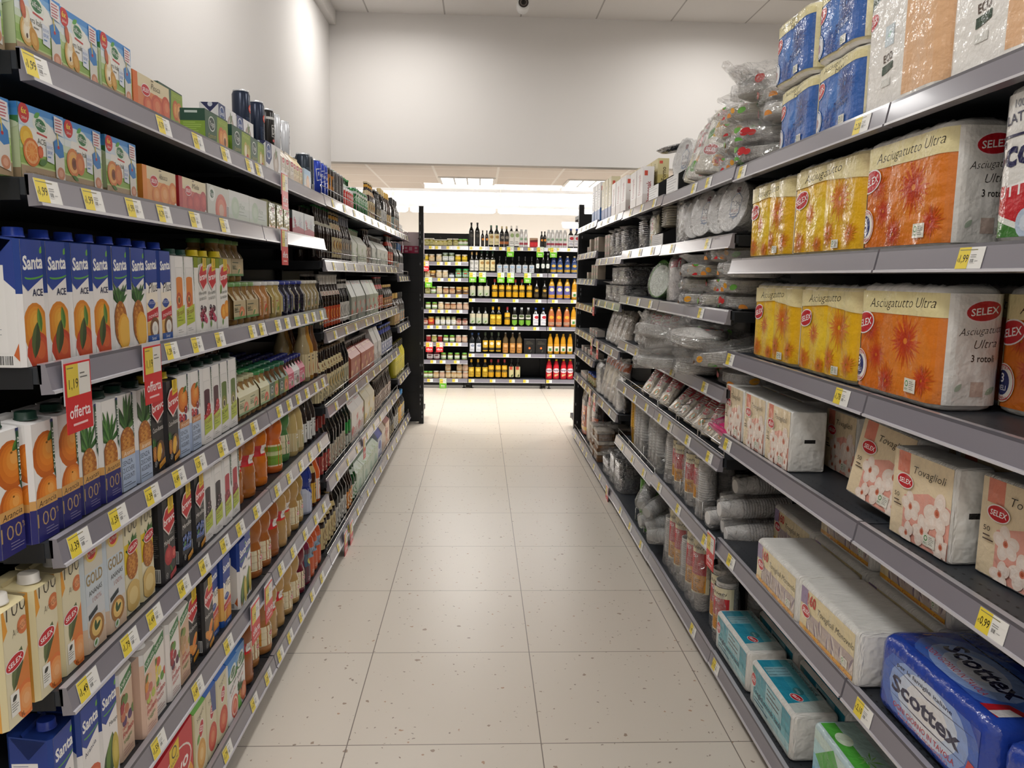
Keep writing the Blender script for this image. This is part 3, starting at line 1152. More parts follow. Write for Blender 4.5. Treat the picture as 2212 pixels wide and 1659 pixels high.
for x, z, t in ((0.384, 1.805, 'green bio sign under the white topped oil bottles'), (0.76, 1.805, 'green bio sign under the red boxes'), (0.928, 1.805, 'green bio sign under the light blue bottle'),
                (-0.085, 1.481, 'leftmost green bio sign of the second oil shelf'), (0.037, 1.481, 'second green bio sign of the second oil shelf'), (0.27, 1.481, 'third green bio sign of the second oil shelf'),
                (0.393, 1.481, 'fourth green bio sign of the second oil shelf'), (0.607, 1.481, 'last green bio sign of the second oil shelf'), (-0.64, 1.408, 'green bio sign on the third jar shelf'), (-0.455, 0.127, 'green bio sign on the lowest jar shelf')):
    offer('b3,49', 'B', x, z, t, YB)
for x, z, t in ((-0.68, 1.609, 'red offer sign on the second jar shelf'), (-0.63, 0.592, 'red offer sign before the red preserves, the left one'), (-0.50, 0.592, 'red offer sign before the red preserves, the other one')):
    offer('r1,39', 'B', x, z, t, YB)


# ------------------------------------------------------------------ juice cartons
def chring(x0, y0, x1, y1, c, z0, z1=None):
    """octagonal ring; z0 at the front, z1 at the back"""
    z1 = z0 if z1 is None else z1
    P = [(x0 + c, y0), (x1 - c, y0), (x1, y0 + c), (x1, y1 - c), (x1 - c, y1), (x0 + c, y1), (x0, y1 - c), (x0, y0 + c)]
    return [(x, y, z0 + (z1 - z0) * (y - y0) / (y1 - y0)) for x, y in P]


def carton(key, wcm, dcm, hcm, bands, front, left=None, capc=None, capr=1.5, caph=1.5, top='slant', topc=None, ch=0.7, cat='carton', name='juice_carton', roof=None, mat='card', capx=0):
    w_, d, h, c = wcm / 100, dcm / 100, hcm / 100, ch / 100
    mb = MB()
    x0, x1 = -w_ / 2, w_ / 2
    zs = [0] + [b[0] / 100 for b in bands]
    cs = [b[1] for b in bands]
    hf = h - 0.010 if top == 'slant' else h
    rings = [chring(x0, 0, x1, d, c, z) for z in zs[:-1]]
    if top == 'roof':
        hr = h - 0.035
        rings.append(chring(x0, 0, x1, d, c, hr))
        mb.loft(rings, cs, smooth=False)
        rc = roof or cs[-1]
        ym = d * 0.5
        vs = [(x0, 0, hr), (x1, 0, hr), (x1, d, hr), (x0, d, hr), (x0, ym, h - 0.008), (x1, ym, h - 0.008), (x0, ym, h), (x1, ym, h), (x0, ym + 0.003, h), (x1, ym + 0.003, h)]
        mb.add(vs, [(0, 1, 5, 4), (2, 3, 4, 5), (0, 4, 3), (1, 2, 5), (4, 5, 7, 6), (5, 4, 8, 9), (6, 7, 9, 8)], rc)
    else:
        rings.append(chring(x0, 0, x1, d, c, hf, h))
        mb.loft(rings, cs, smooth=False, capcol=topc or cs[-1])
        if top == 'slant':
            # folded ears of the top seam
            tc = topc or cs[-1]
            for sx in (-1, 1):
                xe = sx * (w_ / 2 + 0.0004)
                mb.add([(xe, d * 0.12, h - 0.012), (xe, d * 0.88, h - 0.004), (xe + sx * 0.0012, d * 0.5, h - 0.045)], [(0, 1, 2), (2, 1, 0)], tc)
            mb.add([(x0, d * 0.60, h - 0.003), (x1, d * 0.60, h - 0.003), (x1, d * 0.64, h + 0.003), (x0, d * 0.64, h + 0.003)], [(0, 1, 2, 3), (3, 2, 1, 0)], tc)
    A = Art(wcm - 2 * ch, hcm - (1.0 if top == 'slant' else (3.5 if top == 'roof' else 0)), ch, 0)
    front(A)
    A.emit(mb, f_front(w_, d))
    if left:
        A = Art(dcm - 2 * ch, hcm - 1.0 if top != 'roof' else hcm - 3.5, ch, 0)
        left(A)
        A.emit(mb, f_left(w_, d))
    parts = [('body', mb.mesh('body', mat), None)]
    if capc:
        m = MB()
        r, q = capr / 100, caph / 100
        zt = h - 0.006
        n = 20
        m.lathe([(r * 1.08, zt), (r * 1.08, zt + q * 0.15), (r, zt + q * 0.18), (r * 0.97, zt + q * 0.95), (r * 0.88, zt + q)], capc, n, cx=capx / 100, cy=d * 0.34)
        parts.append(('cap', m.mesh('cap', 'plastic'), None))
    kind(key, name, cat, parts)


NV = '20307c'


def vt(A, s, x, y, h, c, **k):
    """lettering that runs upwards"""
    return A.t(s, x, y, h, c, rot=PI / 2, **k)


def santal(kindname):
    def f(A):
        A.r(0, 0, 7.6, 22, 'f1efee')
        if kindname == 'ace':
            A.ge(3.9, 6.2, 3.7, 4.3, ['d9862a', 'e2962f', 'e8a63a', 'edb64a'], 0.6, 1.6)
            A.ge(4.4, 1.6, 3.6, 4.0, ['c2452c', 'cd5432', 'd66a3a'], 0.9, 1.5)
            A.leaf(3.0, 1.2, 6.2, 2.6, 1.35, '3c4a2c', '566638')
            A.leaf(5.4, 5.4, 4.2, 1.5, 1.7, '4e7a34', '6c9a48')
            A.p([(0, 3), (0, 0), (2.0, 0)], 'efeeec')
            A.t('ACE', 6.6, 11.6, 1.15, '232b52', 'r', bold=0.02)
        elif kindname == 'pine':
            A.pine(3.4, 5.2, 2.9, 4.6, 5.5, 1, 4)
            A.e(4.6, 3.4, 2.8, 3.8, 'e9ad3c', 16)
            A.e(4.8, 3.4, 2.2, 3.2, 'f0be55', 16)
            A.t('Ananas', 6.6, 11.7, 0.7, '232b52', 'r')
        elif kindname == 'mango':
            A.leaf(1.2, 0.4, 9.0, 4.4, 1.15, 'cf7a3a', '33502c')
            A.leaf(2.6, 0.2, 9.5, 4.0, 1.35, '3d5a30', '6a8a3c')
            A.ge(5.6, 4.6, 1.5, 4.2, ['c9b64e', 'd8c562'])
            A.t('Mango', 3.6, 11.2, 0.9, '30343c', 'l')
        else:
            A.ge(4.0, 3.6, 3.9, 4.2, ['d2623a', 'dd7440', 'e58a4a'], 0.8, 1.2)
            A.leaf(1.0, 1.0, 5.0, 2.4, 1.5, '3d5a30', '56783a')
            A.t('Arancia', 1.6, 10.6, 1.0, '232b52', 'l', rot=0.25)
        A.p([(0, 22), (0, 14.2), (2.2, 12.4), (4.2, 13.4), (7.6, 15.0), (7.6, 22)], '1d3f9a' if kindname != 'ace' else '1f3f97')
        A.e(4.4, 14.9, 3.0, 0.55, '5aa83c', 16, 0.10)
        A.e(4.4, 15.2, 3.1, 0.55, '1f3f97', 16, 0.10)
        A.t('Santal', 1.1, 15.9, 2.2, 'f6f6f4', 'l', 6.4, 0.06, 0.08, 0.03)
        A.leaf(6.3, 18.6, 1.5, 0.9, 1.0, '6ab03c')

    def g(A):
        A.r(0, 0, 8, 22, 'edecea')
        A.p([(0, 22), (0, 14.6), (5.0, 14.6), (8, 11.8), (8, 22)], '243f92')
        A.r(0.9, 2.4, 5.4, 16.6, 'f1f0ee')
        A.lines(1.2, 5.1, 16.0, 6, 0.55, '8a8ea8', 0.16, 3)
        A.lines(1.2, 5.1, 11.6, 6, 0.5, '9a9cae', 0.14, 4)
        A.lines(1.2, 4.6, 7.4, 7, 0.42, 'a4a6b0', 0.12, 5)
        A.t('1000 ml', 1.4, 2.7, 0.6, '4c4c58')
        A.bars(1.4, 0.4, 6.0, 1.9, 16)
        A.p([(8, 0), (8, 6), (6.2, 2)], 'cf6a34')
    return f, g


SB = [(2, 'eceae8'), (12, 'eceae8'), (22, '20408f')]
for kn in ('ace', 'pine', 'mango', 'arancia'):
    f_, g_ = santal(kn)
    carton('santal_' + kn, 7.6, 7.8, 21.8, SB, f_, g_, '2340a8', 1.55, 1.6, topc='223c88')


def plus_art(fruit):
    def f(A):
        A.bands(0, 0, 7.6, 13.4, ['e2a84e', 'e8b868', 'efcd8e', 'f4e2bc', 'f8f0e0', 'f8f4ec'])
        A.p([(0, 22), (0, 14.2), (2.2, 12.6), (4.2, 13.4), (7.6, 14.6), (7.6, 22)], '1d3f9a')
        A.t('Santal', 0.9, 16.2, 2.0, 'f6f6f4', 'l', 6.0, 0.06, 0.08, 0.03)
        A.t('Plus', 2.0, 11.0, 2.3, '1b1c24', 'l', 4.8, 0.1, 0.35)
        A.leaf(1.2, 8.6, 4.2, 2.2, 0.0, '2b4b9c')
        A.t('COCCO', 3.3, 8.6, 0.6, 'e8ecf8', 'c')
        A.p([(0.4, 4.6), (7.2, 5.6), (7.2, 8.0), (0.4, 6.6)], 'c8323a')
        A.t('novità', 3.9, 5.6, 1.0, 'f6e8e8', 'c', 5.0, 0.12, 0.2)
        if fruit == 'coco':
            A.ge(4.6, 3.0, 2.6, 2.6, ['7a5638', '7a5638', 'efece4', 'efece4', 'd9d6cf'])
        else:
            A.ge(4.8, 3.0, 2.6, 2.7, ['d9822c', 'e5973a', 'eba84c'])
        A.r(0, 0, 7.6, 1.6, '2c5aa8')
        A.t('Santal', 3.8, 0.5, 0.7, 'ffffff', 'c', sh=0.2)
    return f


carton('plus_coco', 7.4, 7.4, 21.6, SB, plus_art('coco'), None, '2340a8', 1.5, 1.6, topc='223c88')
carton('plus_peach', 7.4, 7.4, 21.6, [(2, '2c5aa8'), (12, 'e8b868'), (22, '20408f')], plus_art('peach'), None, '2340a8', 1.5, 1.6, topc='223c88')


def skip_tag(A, x=7.4):
    A.p([(x - 1.25, 20.6), (x, 20.6), (x, 10.6), (x - 0.5, 9.8), (x - 1.0, 11.2)], '1f4f34')
    A.p([(x - 1.3, 21.0), (x, 21.0), (x, 19.9), (x - 1.3, 19.9)], '28386a')
    vt(A, 'SKIPPER', x - 0.28, 11.6, 0.72, 'e9efe6', w=7.6)


def skip100(fruit):
    name = {'orange': 'Arancia', 'pine': 'Ananas'}[fruit]

    def f(A):
        A.r(0, 0, 7.6, 22, 'f2f1ef')
        if fruit == 'orange':
            A.orange(4.6, 14.6, 4.1)
            A.orange(4.4, 7.6, 3.6, False)
        else:
            A.pine(3.2, 8.8, 2.9, 3.6, 7.2, 0, 3)
        A.r(0, 0, 7.6, 5.9, '2a2a72')
        A.r(0, 5.9, 7.6, 7.6, 'd6a460')
        A.t(name, 3.9, 6.2, 1.0, '2a1c10', 'c', 5.2, 0.06, 0.3)
        A.t('100', 0.7, 2.6, 2.5, 'b89868', 'l', 5.4, 0.0, 0.0, -0.01)
        A.t('%', 6.3, 3.8, 1.1, 'b89868', 'l', 0.9)
        A.lines(3.0, 6.8, 1.9, 3, 0.5, '8a86a8', 0.13)
        skip_tag(A)

    def g(A):
        A.r(0, 0, 8, 22, 'f0efed')
        if fruit == 'orange':
            A.orange(8.2, 14.0, 3.6, False)
            A.orange(8.0, 7.4, 3.2, False)
        A.r(0, 0, 8, 5.6, '2a2a72')
        A.r(0, 5.6, 8, 7.0, 'd6a460')
        A.p([(2.0, 18.4), (3.8, 18.4), (3.8, 13.6), (2.9, 12.2), (2.0, 13.6)], '1f5a38')
        A.r(1.9, 17.7, 3.9, 18.6, '28386a')
        vt(A, 'SKIPPER', 3.3, 13.4, 0.75, 'e9efe6', w=4.0)
        A.r(1.6, 7.4, 5.2, 12.0, 'b9c8dc')
        A.t('Solo', 3.4, 10.9, 0.5, '6a4a34', 'c', sh=0.3)
        A.t('il meglio', 3.4, 10.2, 0.5, '6a4a34', 'c', sh=0.3)
        A.lines(2.0, 4.9, 9.6, 5, 0.36, '52689c', 0.13)
        A.leaf(2.9, 7.7, 1.3, 0.8, 0.6, '2c4a80')
        A.lines(2.0, 5.0, 5.0, 4, 0.45, '8c8cb4', 0.13)
        A.r(2.0, 2.2, 5.6, 3.4, 'd8d8dc')
        A.lines(2.9, 5.3, 3.0, 3, 0.35, '505058', 0.12)
        A.r(2.0, 0.7, 5.6, 1.7, 'd8d8dc')
        A.lines(2.2, 5.3, 1.3, 2, 0.35, '606068', 0.12)
    return f, g


for k_ in ('orange', 'pine'):
    f_, g_ = skip100(k_)
    carton('skip_' + k_, 7.6, 7.8, 21.4, [(5.8, '2a2a72'), (7.4, 'd6a460'), (22, 'edeceb')], f_, g_, '1c3b30', 1.7, 1.4)


def skip_zero(fruit):
    def f(A):
        A.r(0, 0, 7.6, 22, 'f2f1ef')
        if fruit == 'pine':
            A.pine(3.6, 10.0, 3.2, 3.4, 8.4, 1, 6)
        else:
            A.orange(3.4, 14.2, 3.2)
            A.berries(3.2, 10.4, 1.0, ['8c2b36', '3a2c58', 'c23a40'], 6, 4, 2.2)
        A.r(0, 0, 7.6, 7.6, 'b6c8e2')
        A.r(0, 7.2, 7.6, 8.8, 'd9a062' if fruit == 'pine' else 'c98a5a')
        A.t('Ananas' if fruit == 'pine' else 'Frutti', 3.9, 7.5, 0.95, 'f6ead8', 'c', 4.6, 0.06, 0.3)
        for i, s in enumerate(('SENZA', 'ZUCCHERI', 'AGGIUNTI')):
            A.t(s, 1.0, 5.4 - 1.5 * i, 1.05, '48546e', 'l', 4.4 + 0.6 * min(i, 1))
        A.lines(1.0, 6.6, 1.4, 2, 0.5, '5a6478', 0.16)
        skip_tag(A)
    return f


for k_ in ('pine', 'mix'):
    carton('skipzero_' + k_, 7.4, 7.6, 21.4, [(7.4, 'aebfdc'), (22, 'edeceb')], skip_zero(k_), None, '1c3b30', 1.7, 1.4)


def glass_art(juice, name, fruit, fc, lc='bccb4c', w=7.4):
    def f(A):
        A.r(0, 0, 7.6, 22, 'f1f0ee')
        A.r(1.0, 7.0, 5.4, 17.0, 'dcdcda')
        A.r(1.25, 7.0, 5.15, 16.8, 'ecebe9')
        A.r(1.2, 7.0, 5.2, 14.2, juice)
        A.e(3.2, 14.2, 2.0, 0.45, juice)
        if fruit == 'kiwi':
            A.half(3.0, 8.4, 2.2, '8a8a3a', 'cfc6a4', '2c2418')
        elif fruit == 'berry':
            A.berries(3.0, 8.4, 0.9, fc, 10, 2, 1.9)
        elif fruit == 'pome':
            A.ge(3.0, 7.4, 2.9, 2.6, [fc[0], fc[0], fc[1]])
            A.berries(3.2, 7.6, 0.45, fc, 12, 2, 1.5)
        else:
            A.half(2.6, 9.0, 1.9, fc[0], fc[1], '6a4a30')
        A.p([(0.6, 2.4), (6.2, 3.2), (6.2, 7.8), (0.6, 6.6)], lc)
        A.t(name, 3.3, 5.4, 1.2, '7a2420' if fruit != 'kiwi' else '2c3418', 'c', 4.4, 0.16, 0.2)
        A.lines(1.2, 5.2, 4.6, 2, 0.7, '8ea030', 0.3)
        A.lines(1.4, 5.0, 1.6, 2, 0.5, 'a0a09c', 0.14)
        skip_tag(A)
    return f


WB = [(22, 'eeedeb')]
carton('glass_brasil', 7.2, 7.4, 20.6, WB, glass_art('e58a3a', 'Brasil', 'peach', ('c85a30', 'e8b070')), None, '24463a', 1.6, 1.4)
carton('glass_frutti', 7.4, 7.6, 21.4, WB, glass_art('4a1e30', 'Frutti', 'berry', ['b32430', 'c8323c', 'a82838']), None, '1c3b30', 1.7, 1.4)
carton('glass_kiwi', 7.4, 7.6, 21.4, WB, glass_art('5f7a34', 'Kiwi', 'kiwi', None), None, '1c3b30', 1.7, 1.4)
carton('glass_ribes', 7.0, 7.4, 20.6, WB, glass_art('2a2228', 'Ribes', 'berry', ['3a2a34', '4a3038', '2c2028']), None, '1c3b30', 1.6, 1.4)
carton('glass_mela', 7.8, 7.6, 20.6, WB, glass_art('b8243a', 'Melagrana', 'pome', ['8e2436', 'c04a56']), None, '1c3b30', 1.6, 1.4)


def bravo_logo(A, y=13.4, w=7.4):
    A.p([(w * 0.48, y - 2.1), (w * 0.08, y + 0.4), (w * 0.06, y + 2.4), (w * 0.30, y + 4.6), (w * 0.62, y + 5.3), (w, y + 4.6), (w, y + 0.2)], 'e9d8d4')
    A.p([(w * 0.48, y - 1.6), (w * 0.13, y + 0.6), (w * 0.11, y + 2.3), (w * 0.33, y + 4.2), (w * 0.62, y + 4.8), (w, y + 4.2), (w, y + 0.6)], 'c8222c')
    A.t('bravo', w * 0.17, y + 0.6, 1.7, 'faf4f2', 'l', w * 0.86, 0.12, 0, 0.02)
    A.p([(w * 0.50, y + 3.0), (w * 0.92, y + 3.6), (w * 0.92, y + 7.6), (w * 0.50, y + 7.4)], 'e6c620')
    A.e(w * 0.71, y + 5.6, 0.9, 1.2, 'c8a414', 12)
    A.t('RAUCH', w * 0.71, y + 3.8, 0.5, '3a3010', 'c', 1.9, 0.1)


def bravo_black(name, fruit):
    def f(A):
        A.r(0, 0, 7.6, 22, '2c2b2d')
        if fruit == 'coco':
            A.pine(1.6, 4.4, 1.4, 1.8, 2.6, 0, 3)
            A.ge(4.6, 4.6, 2.3, 2.5, ['6a4630', '6a4630', 'eeeae0'])
            A.ge(4.0, 4.4, 1.2, 2.2, ['e8b23c', 'eec050'], rot=-0.3)
        elif fruit == 'pome':
            A.ge(3.4, 6.4, 2.4, 2.3, ['a8242c', 'b8343a', 'c8484a'], -0.6, 0.8)
            A.p([(3.2, 8.4), (2.8, 9.6), (3.4, 9.1), (4.0, 9.6), (3.7, 8.4)], 'a8242c')
            A.half(6.2, 6.2, 1.5, 'b8343a', 'd86a60')
            A.leaf(3.6, 4.0, 2.6, 0.9, -0.9, '3e6a2e')
        elif fruit == 'mirt':
            A.berries(3.8, 5.4, 0.62, ['3e5a9c', '4c6cb0', '5a7cc0'], 22, 5, 2.3)
            A.leaf(1.0, 5.0, 2.0, 1.0, 0.4, '3e7a40')
        else:
            A.ge(2.6, 4.6, 2.4, 1.1, ['d8923c', 'ea9a3c'], rot=-0.5)
            A.ge(4.8, 6.0, 2.4, 1.1, ['e8a44c', 'ee7a34'], rot=0.9)
            A.ge(4.4, 3.6, 1.8, 0.9, ['e58a34', 'f0b060'], rot=0.3)
        A.t(name, 0.9, 9.3, 1.15, 'e8e6e2', 'l', 5.6, 0.05, 0.1)
        A.t('PREMIUM', 4.4, 11.2, 0.42, 'b8b4ac', 'c')
        A.e(1.8, 2.0, 0.7, 0.7, 'a8a8a4', 12)
        A.e(1.8, 2.0, 0.56, 0.56, '2c2b2d', 12)
        A.t('V', 1.8, 1.65, 0.7, 'd8d8d4', 'c')
        A.p([(3.6, 0.4), (7.4, 1.4), (7.4, 2.8), (3.6, 1.6)], 'd89a34' if fruit != 'pome' else 'b03a40')
        A.t('Vitamina', 5.5, 1.1, 0.5, '4a3010', 'c', 2.6, 0.2)
        bravo_logo(A)

    def g(A):
        A.r(0, 0, 8, 22, '29282a')
        A.lines(5.2, 7.0, 12.5, 12, 0.5, '6a6866', 0.14)
        A.bars(5.2, 1.0, 7.0, 4.0, 9)
    return f, g


KB = [(22, '2b2a2c')]
for nm, k_ in (('Coco-Ananas', 'coco'), ('Melograno', 'pome'), ('Mirtillo', 'mirt'), ('Melone', 'melon')):
    f_, g_ = bravo_black(nm, k_)
    carton('bravo_' + k_, 7.8, 7.8, 21.2, KB, f_, g_, 'dcc42a' if k_ in ('coco', 'melon') else 'c8b424', 1.6, 1.6)


def bravo_white(name, fruit):
    def f(A):
        A.r(0, 0, 7.6, 22, 'efeee9')
        A.leaf(0.8, 9.8, 3.2, 1.8, 1.2, '6a8a3a', '86a850') if fruit == 'orange' else None
        A.p([(0, 22), (7.6, 22), (7.6, 19), (0, 17.5)], '7a8a34')
        if fruit == 'orange':
            A.ge(3.0, 4.8, 2.3, 2.2, ['e58a20', 'f2a832', 'f6bc54'])
            A.ge(5.6, 5.6, 2.0, 2.4, ['e89830', 'f4b04a'])
        else:
            A.berries(3.6, 5.0, 0.8, ['5a2438', '7c2c40', '98304a', '30202c'], 16, 4, 2.1)
            A.berries(5.0, 3.6, 0.8, ['c04060', 'cc5070'], 4, 9, 0.8)
        A.t(name, 0.9, 9.8, 0.9, '3a3a34', 'l', 5.2, 0.08, 0.1)
        A.t('DI BOSCO' if fruit != 'orange' else 'DI SICILIA', 0.9, 8.4, 0.7, '3a3a34', 'l', 5.0, 0.08)
        A.leaf(2.0, 1.0, 2.0, 1.2, 1.4, '6a9a44')
        bravo_logo(A, 13.0)
    return f


carton('bravo_frutti', 7.2, 7.6, 20.6, [(17, 'efeee9'), (22, '8a9a3c')], bravo_white('Frutti', 'berry'), None, 'dcc42a', 1.6, 1.6)
carton('bravo_arancia', 7.4, 7.6, 20.6, [(17, 'efeee9'), (22, '8a9a3c')], bravo_white('Arancia', 'orange'), None, 'dcc42a', 1.7, 1.7)


def selex_orange():
    def f(A):
        A.r(0, 0, 7.6, 22, 'e4dcbc')
        A.p([(0, 22), (0.8, 22), (2.6, 12.8), (0, 14)], 'e8a23c')
        A.p([(0.4, 14.5), (3.6, 18.0), (7.6, 16.4), (7.6, 8), (3, 6)], 'e4dcbc')
        A.leaf(2.4, 5.8, 7.0, 2.8, 1.15, '4e5a34', '667448')
        A.p([(7.6, 12.6), (5.4, 9.4), (2.6, 5.2), (7.6, 3)], 'd9823e')
        A.ge(5.6, 3.0, 2.8, 3.2, ['e07a3a', 'ec9a56', 'eca568', 'f0b47c'])
        A.ge(5.9, 15.6, 1.5, 1.5, ['d87a48', 'e8a070'])
        A.t('100', 1.8, 17.6, 3.0, '2c261c', 'l', 5.2, 0.08, 0.15, -0.02)
        A.t('Arancia', 3.0, 14.4, 1.2, '4a3a24', 'l', 3.8, 0.25, 0.4, -0.02)
        A.oval('SELEX', 3.2, 10.4, 2.4, 1.15, 0.16)
        A.r(1.4, 1.7, 3.7, 5.6, 'f0efe8')
        A.leaf(1.9, 4.2, 1.4, 0.9, 0.6, '3a3a36')
        A.lines(1.6, 3.5, 3.8, 4, 0.42, '6a6a64', 0.13)
        A.t('1L', 4.0, 0.5, 0.8, '3a3428')

    def g(A):
        A.r(0, 0, 8, 22, 'e8a94e')
        A.p([(8, 22), (0, 22), (3.8, 17.4)], 'eaae58')
        A.p([(0, 22), (0, 21), (3.6, 17.2), (3.8, 17.4)], 'd89038')
        A.ge(0.9, 16.6, 3.0, 3.6, ['e27a3e', 'e8945c', 'eda878'])
        A.p([(0, 0), (1.2, 0), (1.2, 12), (0, 14)], 'b8552a')
        A.oval('SELEX', 4.0, 13.6, 1.5, 0.75, 0.0)
        A.t('100%', 4.0, 11.2, 1.3, '38301e', 'c', 3.0)
        A.t('Arancia', 4.0, 10.0, 0.7, '5a4424', 'c', 2.4, 0, 0.4)
        A.lines(2.4, 5.6, 9.2, 15, 0.5, '7a5a26', 0.14)
        A.t('1L', 4.2, 0.6, 0.6, '38301e')
    return f, g


f_, g_ = selex_orange()
carton('selex_orange', 7.6, 7.8, 20.6, [(22, 'e0d4a8')], f_, g_, 'd8d4cc', 1.7, 1.6)


def selex_pine(A):
    A.r(0, 0, 7.6, 22, 'e4dcbc')
    A.r(0, 9, 7.6, 15.4, 'e8c832')
    A.pine(3.8, 10.4, 2.6, 3.2, 4.4, 0, 8)
    A.ge(3.6, 3.6, 3.6, 3.4, ['d8b870', 'e8d090'])
    A.t('100', 1.0, 17.4, 2.8, '2c261c', 'l', 5.6, 0.08, 0.15, -0.02)
    A.oval('SELEX', 4.4, 14.2, 2.4, 1.15, 0.16)


def gold_art(A):
    A.bands(0, 0, 7.6, 22, ['d8c0a8', 'd6d0c8', 'd2d6da', 'ccd6de', 'ccd8e0', 'd6d2c4', 'dcc8a0'])
    A.ge(3.6, 19.2, 2.2, 1.7, ['e6c860', 'd43a40', 'c02c34'])
    A.t('Del Monte', 3.6, 18.8, 0.9, 'f8f0e0', 'c', 3.4, 0.1)
    A.t('GOLD', 1.0, 13.2, 2.2, 'a08a5e', 'l', 6.2, 0, 0, 0.02)
    A.t('ANANAS', 1.8, 11.0, 1.0, '4a4a48', 'l', 5.0, 0.05)
    A.t('100%', 3.0, 9.4, 1.0, 'c8a09a', 'l', 3.4, 0.05)
    A.p([(1.2, 6.4), (4.6, 7.4), (4.6, 8.4), (1.2, 7.4)], '28343c')
    A.ge(4.0, 4.2, 2.8, 2.6, ['a8763a', 'e8c474', 'f0d088'])
    A.leaf(3.4, 3.6, 2.4, 1.0, 0.6, '3c5a34')
    A.leaf(3.4, 3.6, 2.2, 1.0, 1.5, '3c5a34')
    A.e(3.4, 1.2, 1.0, 0.9, 'e4ece0', 14)
    A.leaf(2.8, 0.8, 1.4, 0.7, 0.8, '5a9048')


carton('selex_pine', 7.2, 7.8, 20.6, [(22, 'e0d4a8')], selex_pine, None, 'd8d4cc', 1.7, 1.5)
carton('gold_pine', 8.2, 7.4, 21.0, [(5, 'd8c0a8'), (22, 'ccd6de')], gold_art, lambda A: A.bands(0, 0, 8, 22, ['d8c0a8', 'd2d6da', 'ccd6de']).lines(1, 6, 14, 12, 0.8, 'a8a8a8', 0.2), None, top='slant')


def veggie(bg, fruits, title, tc='c23a3c', green=False):
    def f(A):
        A.r(0, 0, 7.6, 22, bg)
        A.p([(0, 22), (7.6, 22), (7.6, 17.4), (0, 16.4)], 'e8e8e4')
        A.p([(0, 20.4), (7.6, 21.4), (7.6, 22), (0, 22)], '2e7cc8')
        A.p([(0.8, 14.4), (6.8, 16.6), (6.8, 19.6), (0.8, 17.2)], 'e6e8e2')
        A.p([(1.1, 14.9), (6.5, 16.9), (6.5, 19.2), (1.1, 17.2)], '3c7a44')
        A.t('Valfrutta', 3.8, 16.5, 1.1, 'f0f4ee', 'c', 4.8, 0.35)
        rnd = random.Random(len(title))
        for i in range(9):
            x, y = rnd.uniform(1, 6.6), rnd.uniform(8.2, 13.4)
            c = fruits[i % len(fruits)]
            A.ge(x, y, 1.1, 1.0, [c, c], rot=rnd.random() * 3)
        A.leaf(1.2, 12.4, 2.2, 1.0, 1.0, '5a7a3c')
        A.t('100%', 1.2, 6.4, 0.9, tc, 'l', 2.8, 0.15, 0.2)
        A.t(title, 1.2, 4.8, 1.2, tc, 'l', 5.0, 0.15, 0.3, 0.01)
        A.t('Veggie' if green else 'FRAGOLA', 1.4, 3.4, 0.9, '5a8a44' if green else tc, 'l', 3.8, 0.15, 0.2)
        A.lines(1.2, 5.8, 2.2, 3, 0.6, 'b08a84', 0.16)

    def g(A):
        A.r(0, 0, 8, 22, bg)
        A.t('Frullato', 1.4, 16.6, 1.1, tc, 'l', 4.8, 0, 0.3)
        A.t('Veggie', 1.4, 15.2, 1.1, tc, 'l', 4.4, 0, 0.3)
        A.ge(3.0, 10.8, 2.4, 1.6, ['e0903c', 'eab060'])
        A.ge(5.0, 9.4, 1.4, 1.6, ['e8d0a8', 'f0e0c4'])
        A.berries(2.4, 8.4, 0.6, ['a8b448', 'b8c458', '98a840'], 10, 2, 1.2)
        A.lines(1.4, 6.0, 5.6, 7, 0.6, 'c08a84', 0.15)
    return f, g


for key, bg, fr, ti, gr in (('veg_berry', 'dcc0a8', ['a83840', '5a3a6a', '6a8a48', 'c87a5a'], 'Frullato', True), ('veg_mix', 'e4c4b0', ['e0903c', 'b8c458', 'e8c4a0', 'cc7a6a'], 'Frullato', True),
                            ('frul_pear', 'efeae4', ['e8c840', '6a9a44', 'd05a4a', 'e8d870'], 'Frullato', False), ('frul_straw', 'efeae6', ['c02c38', '5c2a4a', '6a9a44', '982838'], 'Frullato', False),
                            ('veg_peach', 'd8b89c', ['b09468', 'd8a878', '8a9a50', 'c09a70'], 'Frullato', True)):
    f_, g_ = veggie(bg, fr, ti, green=gr)
    carton(key, 7.2, 8.6, 20.4, [(17, bg), (22, 'e4e4e2')], f_, g_, 'e8e8e6' if key == 'veg_mix' else None, 1.9, 1.8, topc='dcd4cc')


# gable cartons of the lowest shelf
def gable(key, roofc, bg, draw):
    carton(key, 8.4, 8.2, 22.5, [(22, bg)], draw, None, top='roof', roof=roofc, ch=0.3)


def gb_selex(fruit):
    def f(A):
        A.r(0, 0, 8.4, 22, 'dcd4b4')
        A.oval('SELEX', 4.8, 12.6, 1.4, 2.2, -0.35)
        A.t('Yogurt', 4.4, 16.0, 1.4, '6a6448', 'c', 5.2, 0.35, 0.3)
        if fruit == 'pear':
            A.ge(4.4, 5.6, 3.0, 4.2, ['d8a04c', 'e4b464', 'ecc888'])
            A.leaf(1.6, 9.6, 3.0, 1.6, 0.8, '6aa040')
        else:
            A.p([(3.6, 19), (8.4, 19), (8.4, 11), (5.0, 12)], '44548c') if fruit == 'blue' else None
            A.ge(4.6, 5.0, 3.4, 4.0, ['cc4a34', 'd86644', 'e08860'])
    return f


gable('gable_green', '6cb83a', 'd4cc9c', gb_selex('pear'))
gable('gable_blue', '2468c4', 'dcd4b4', gb_selex('blue'))
gable('gable_tan', '2468c4', 'dcd4b4', gb_selex('red'))


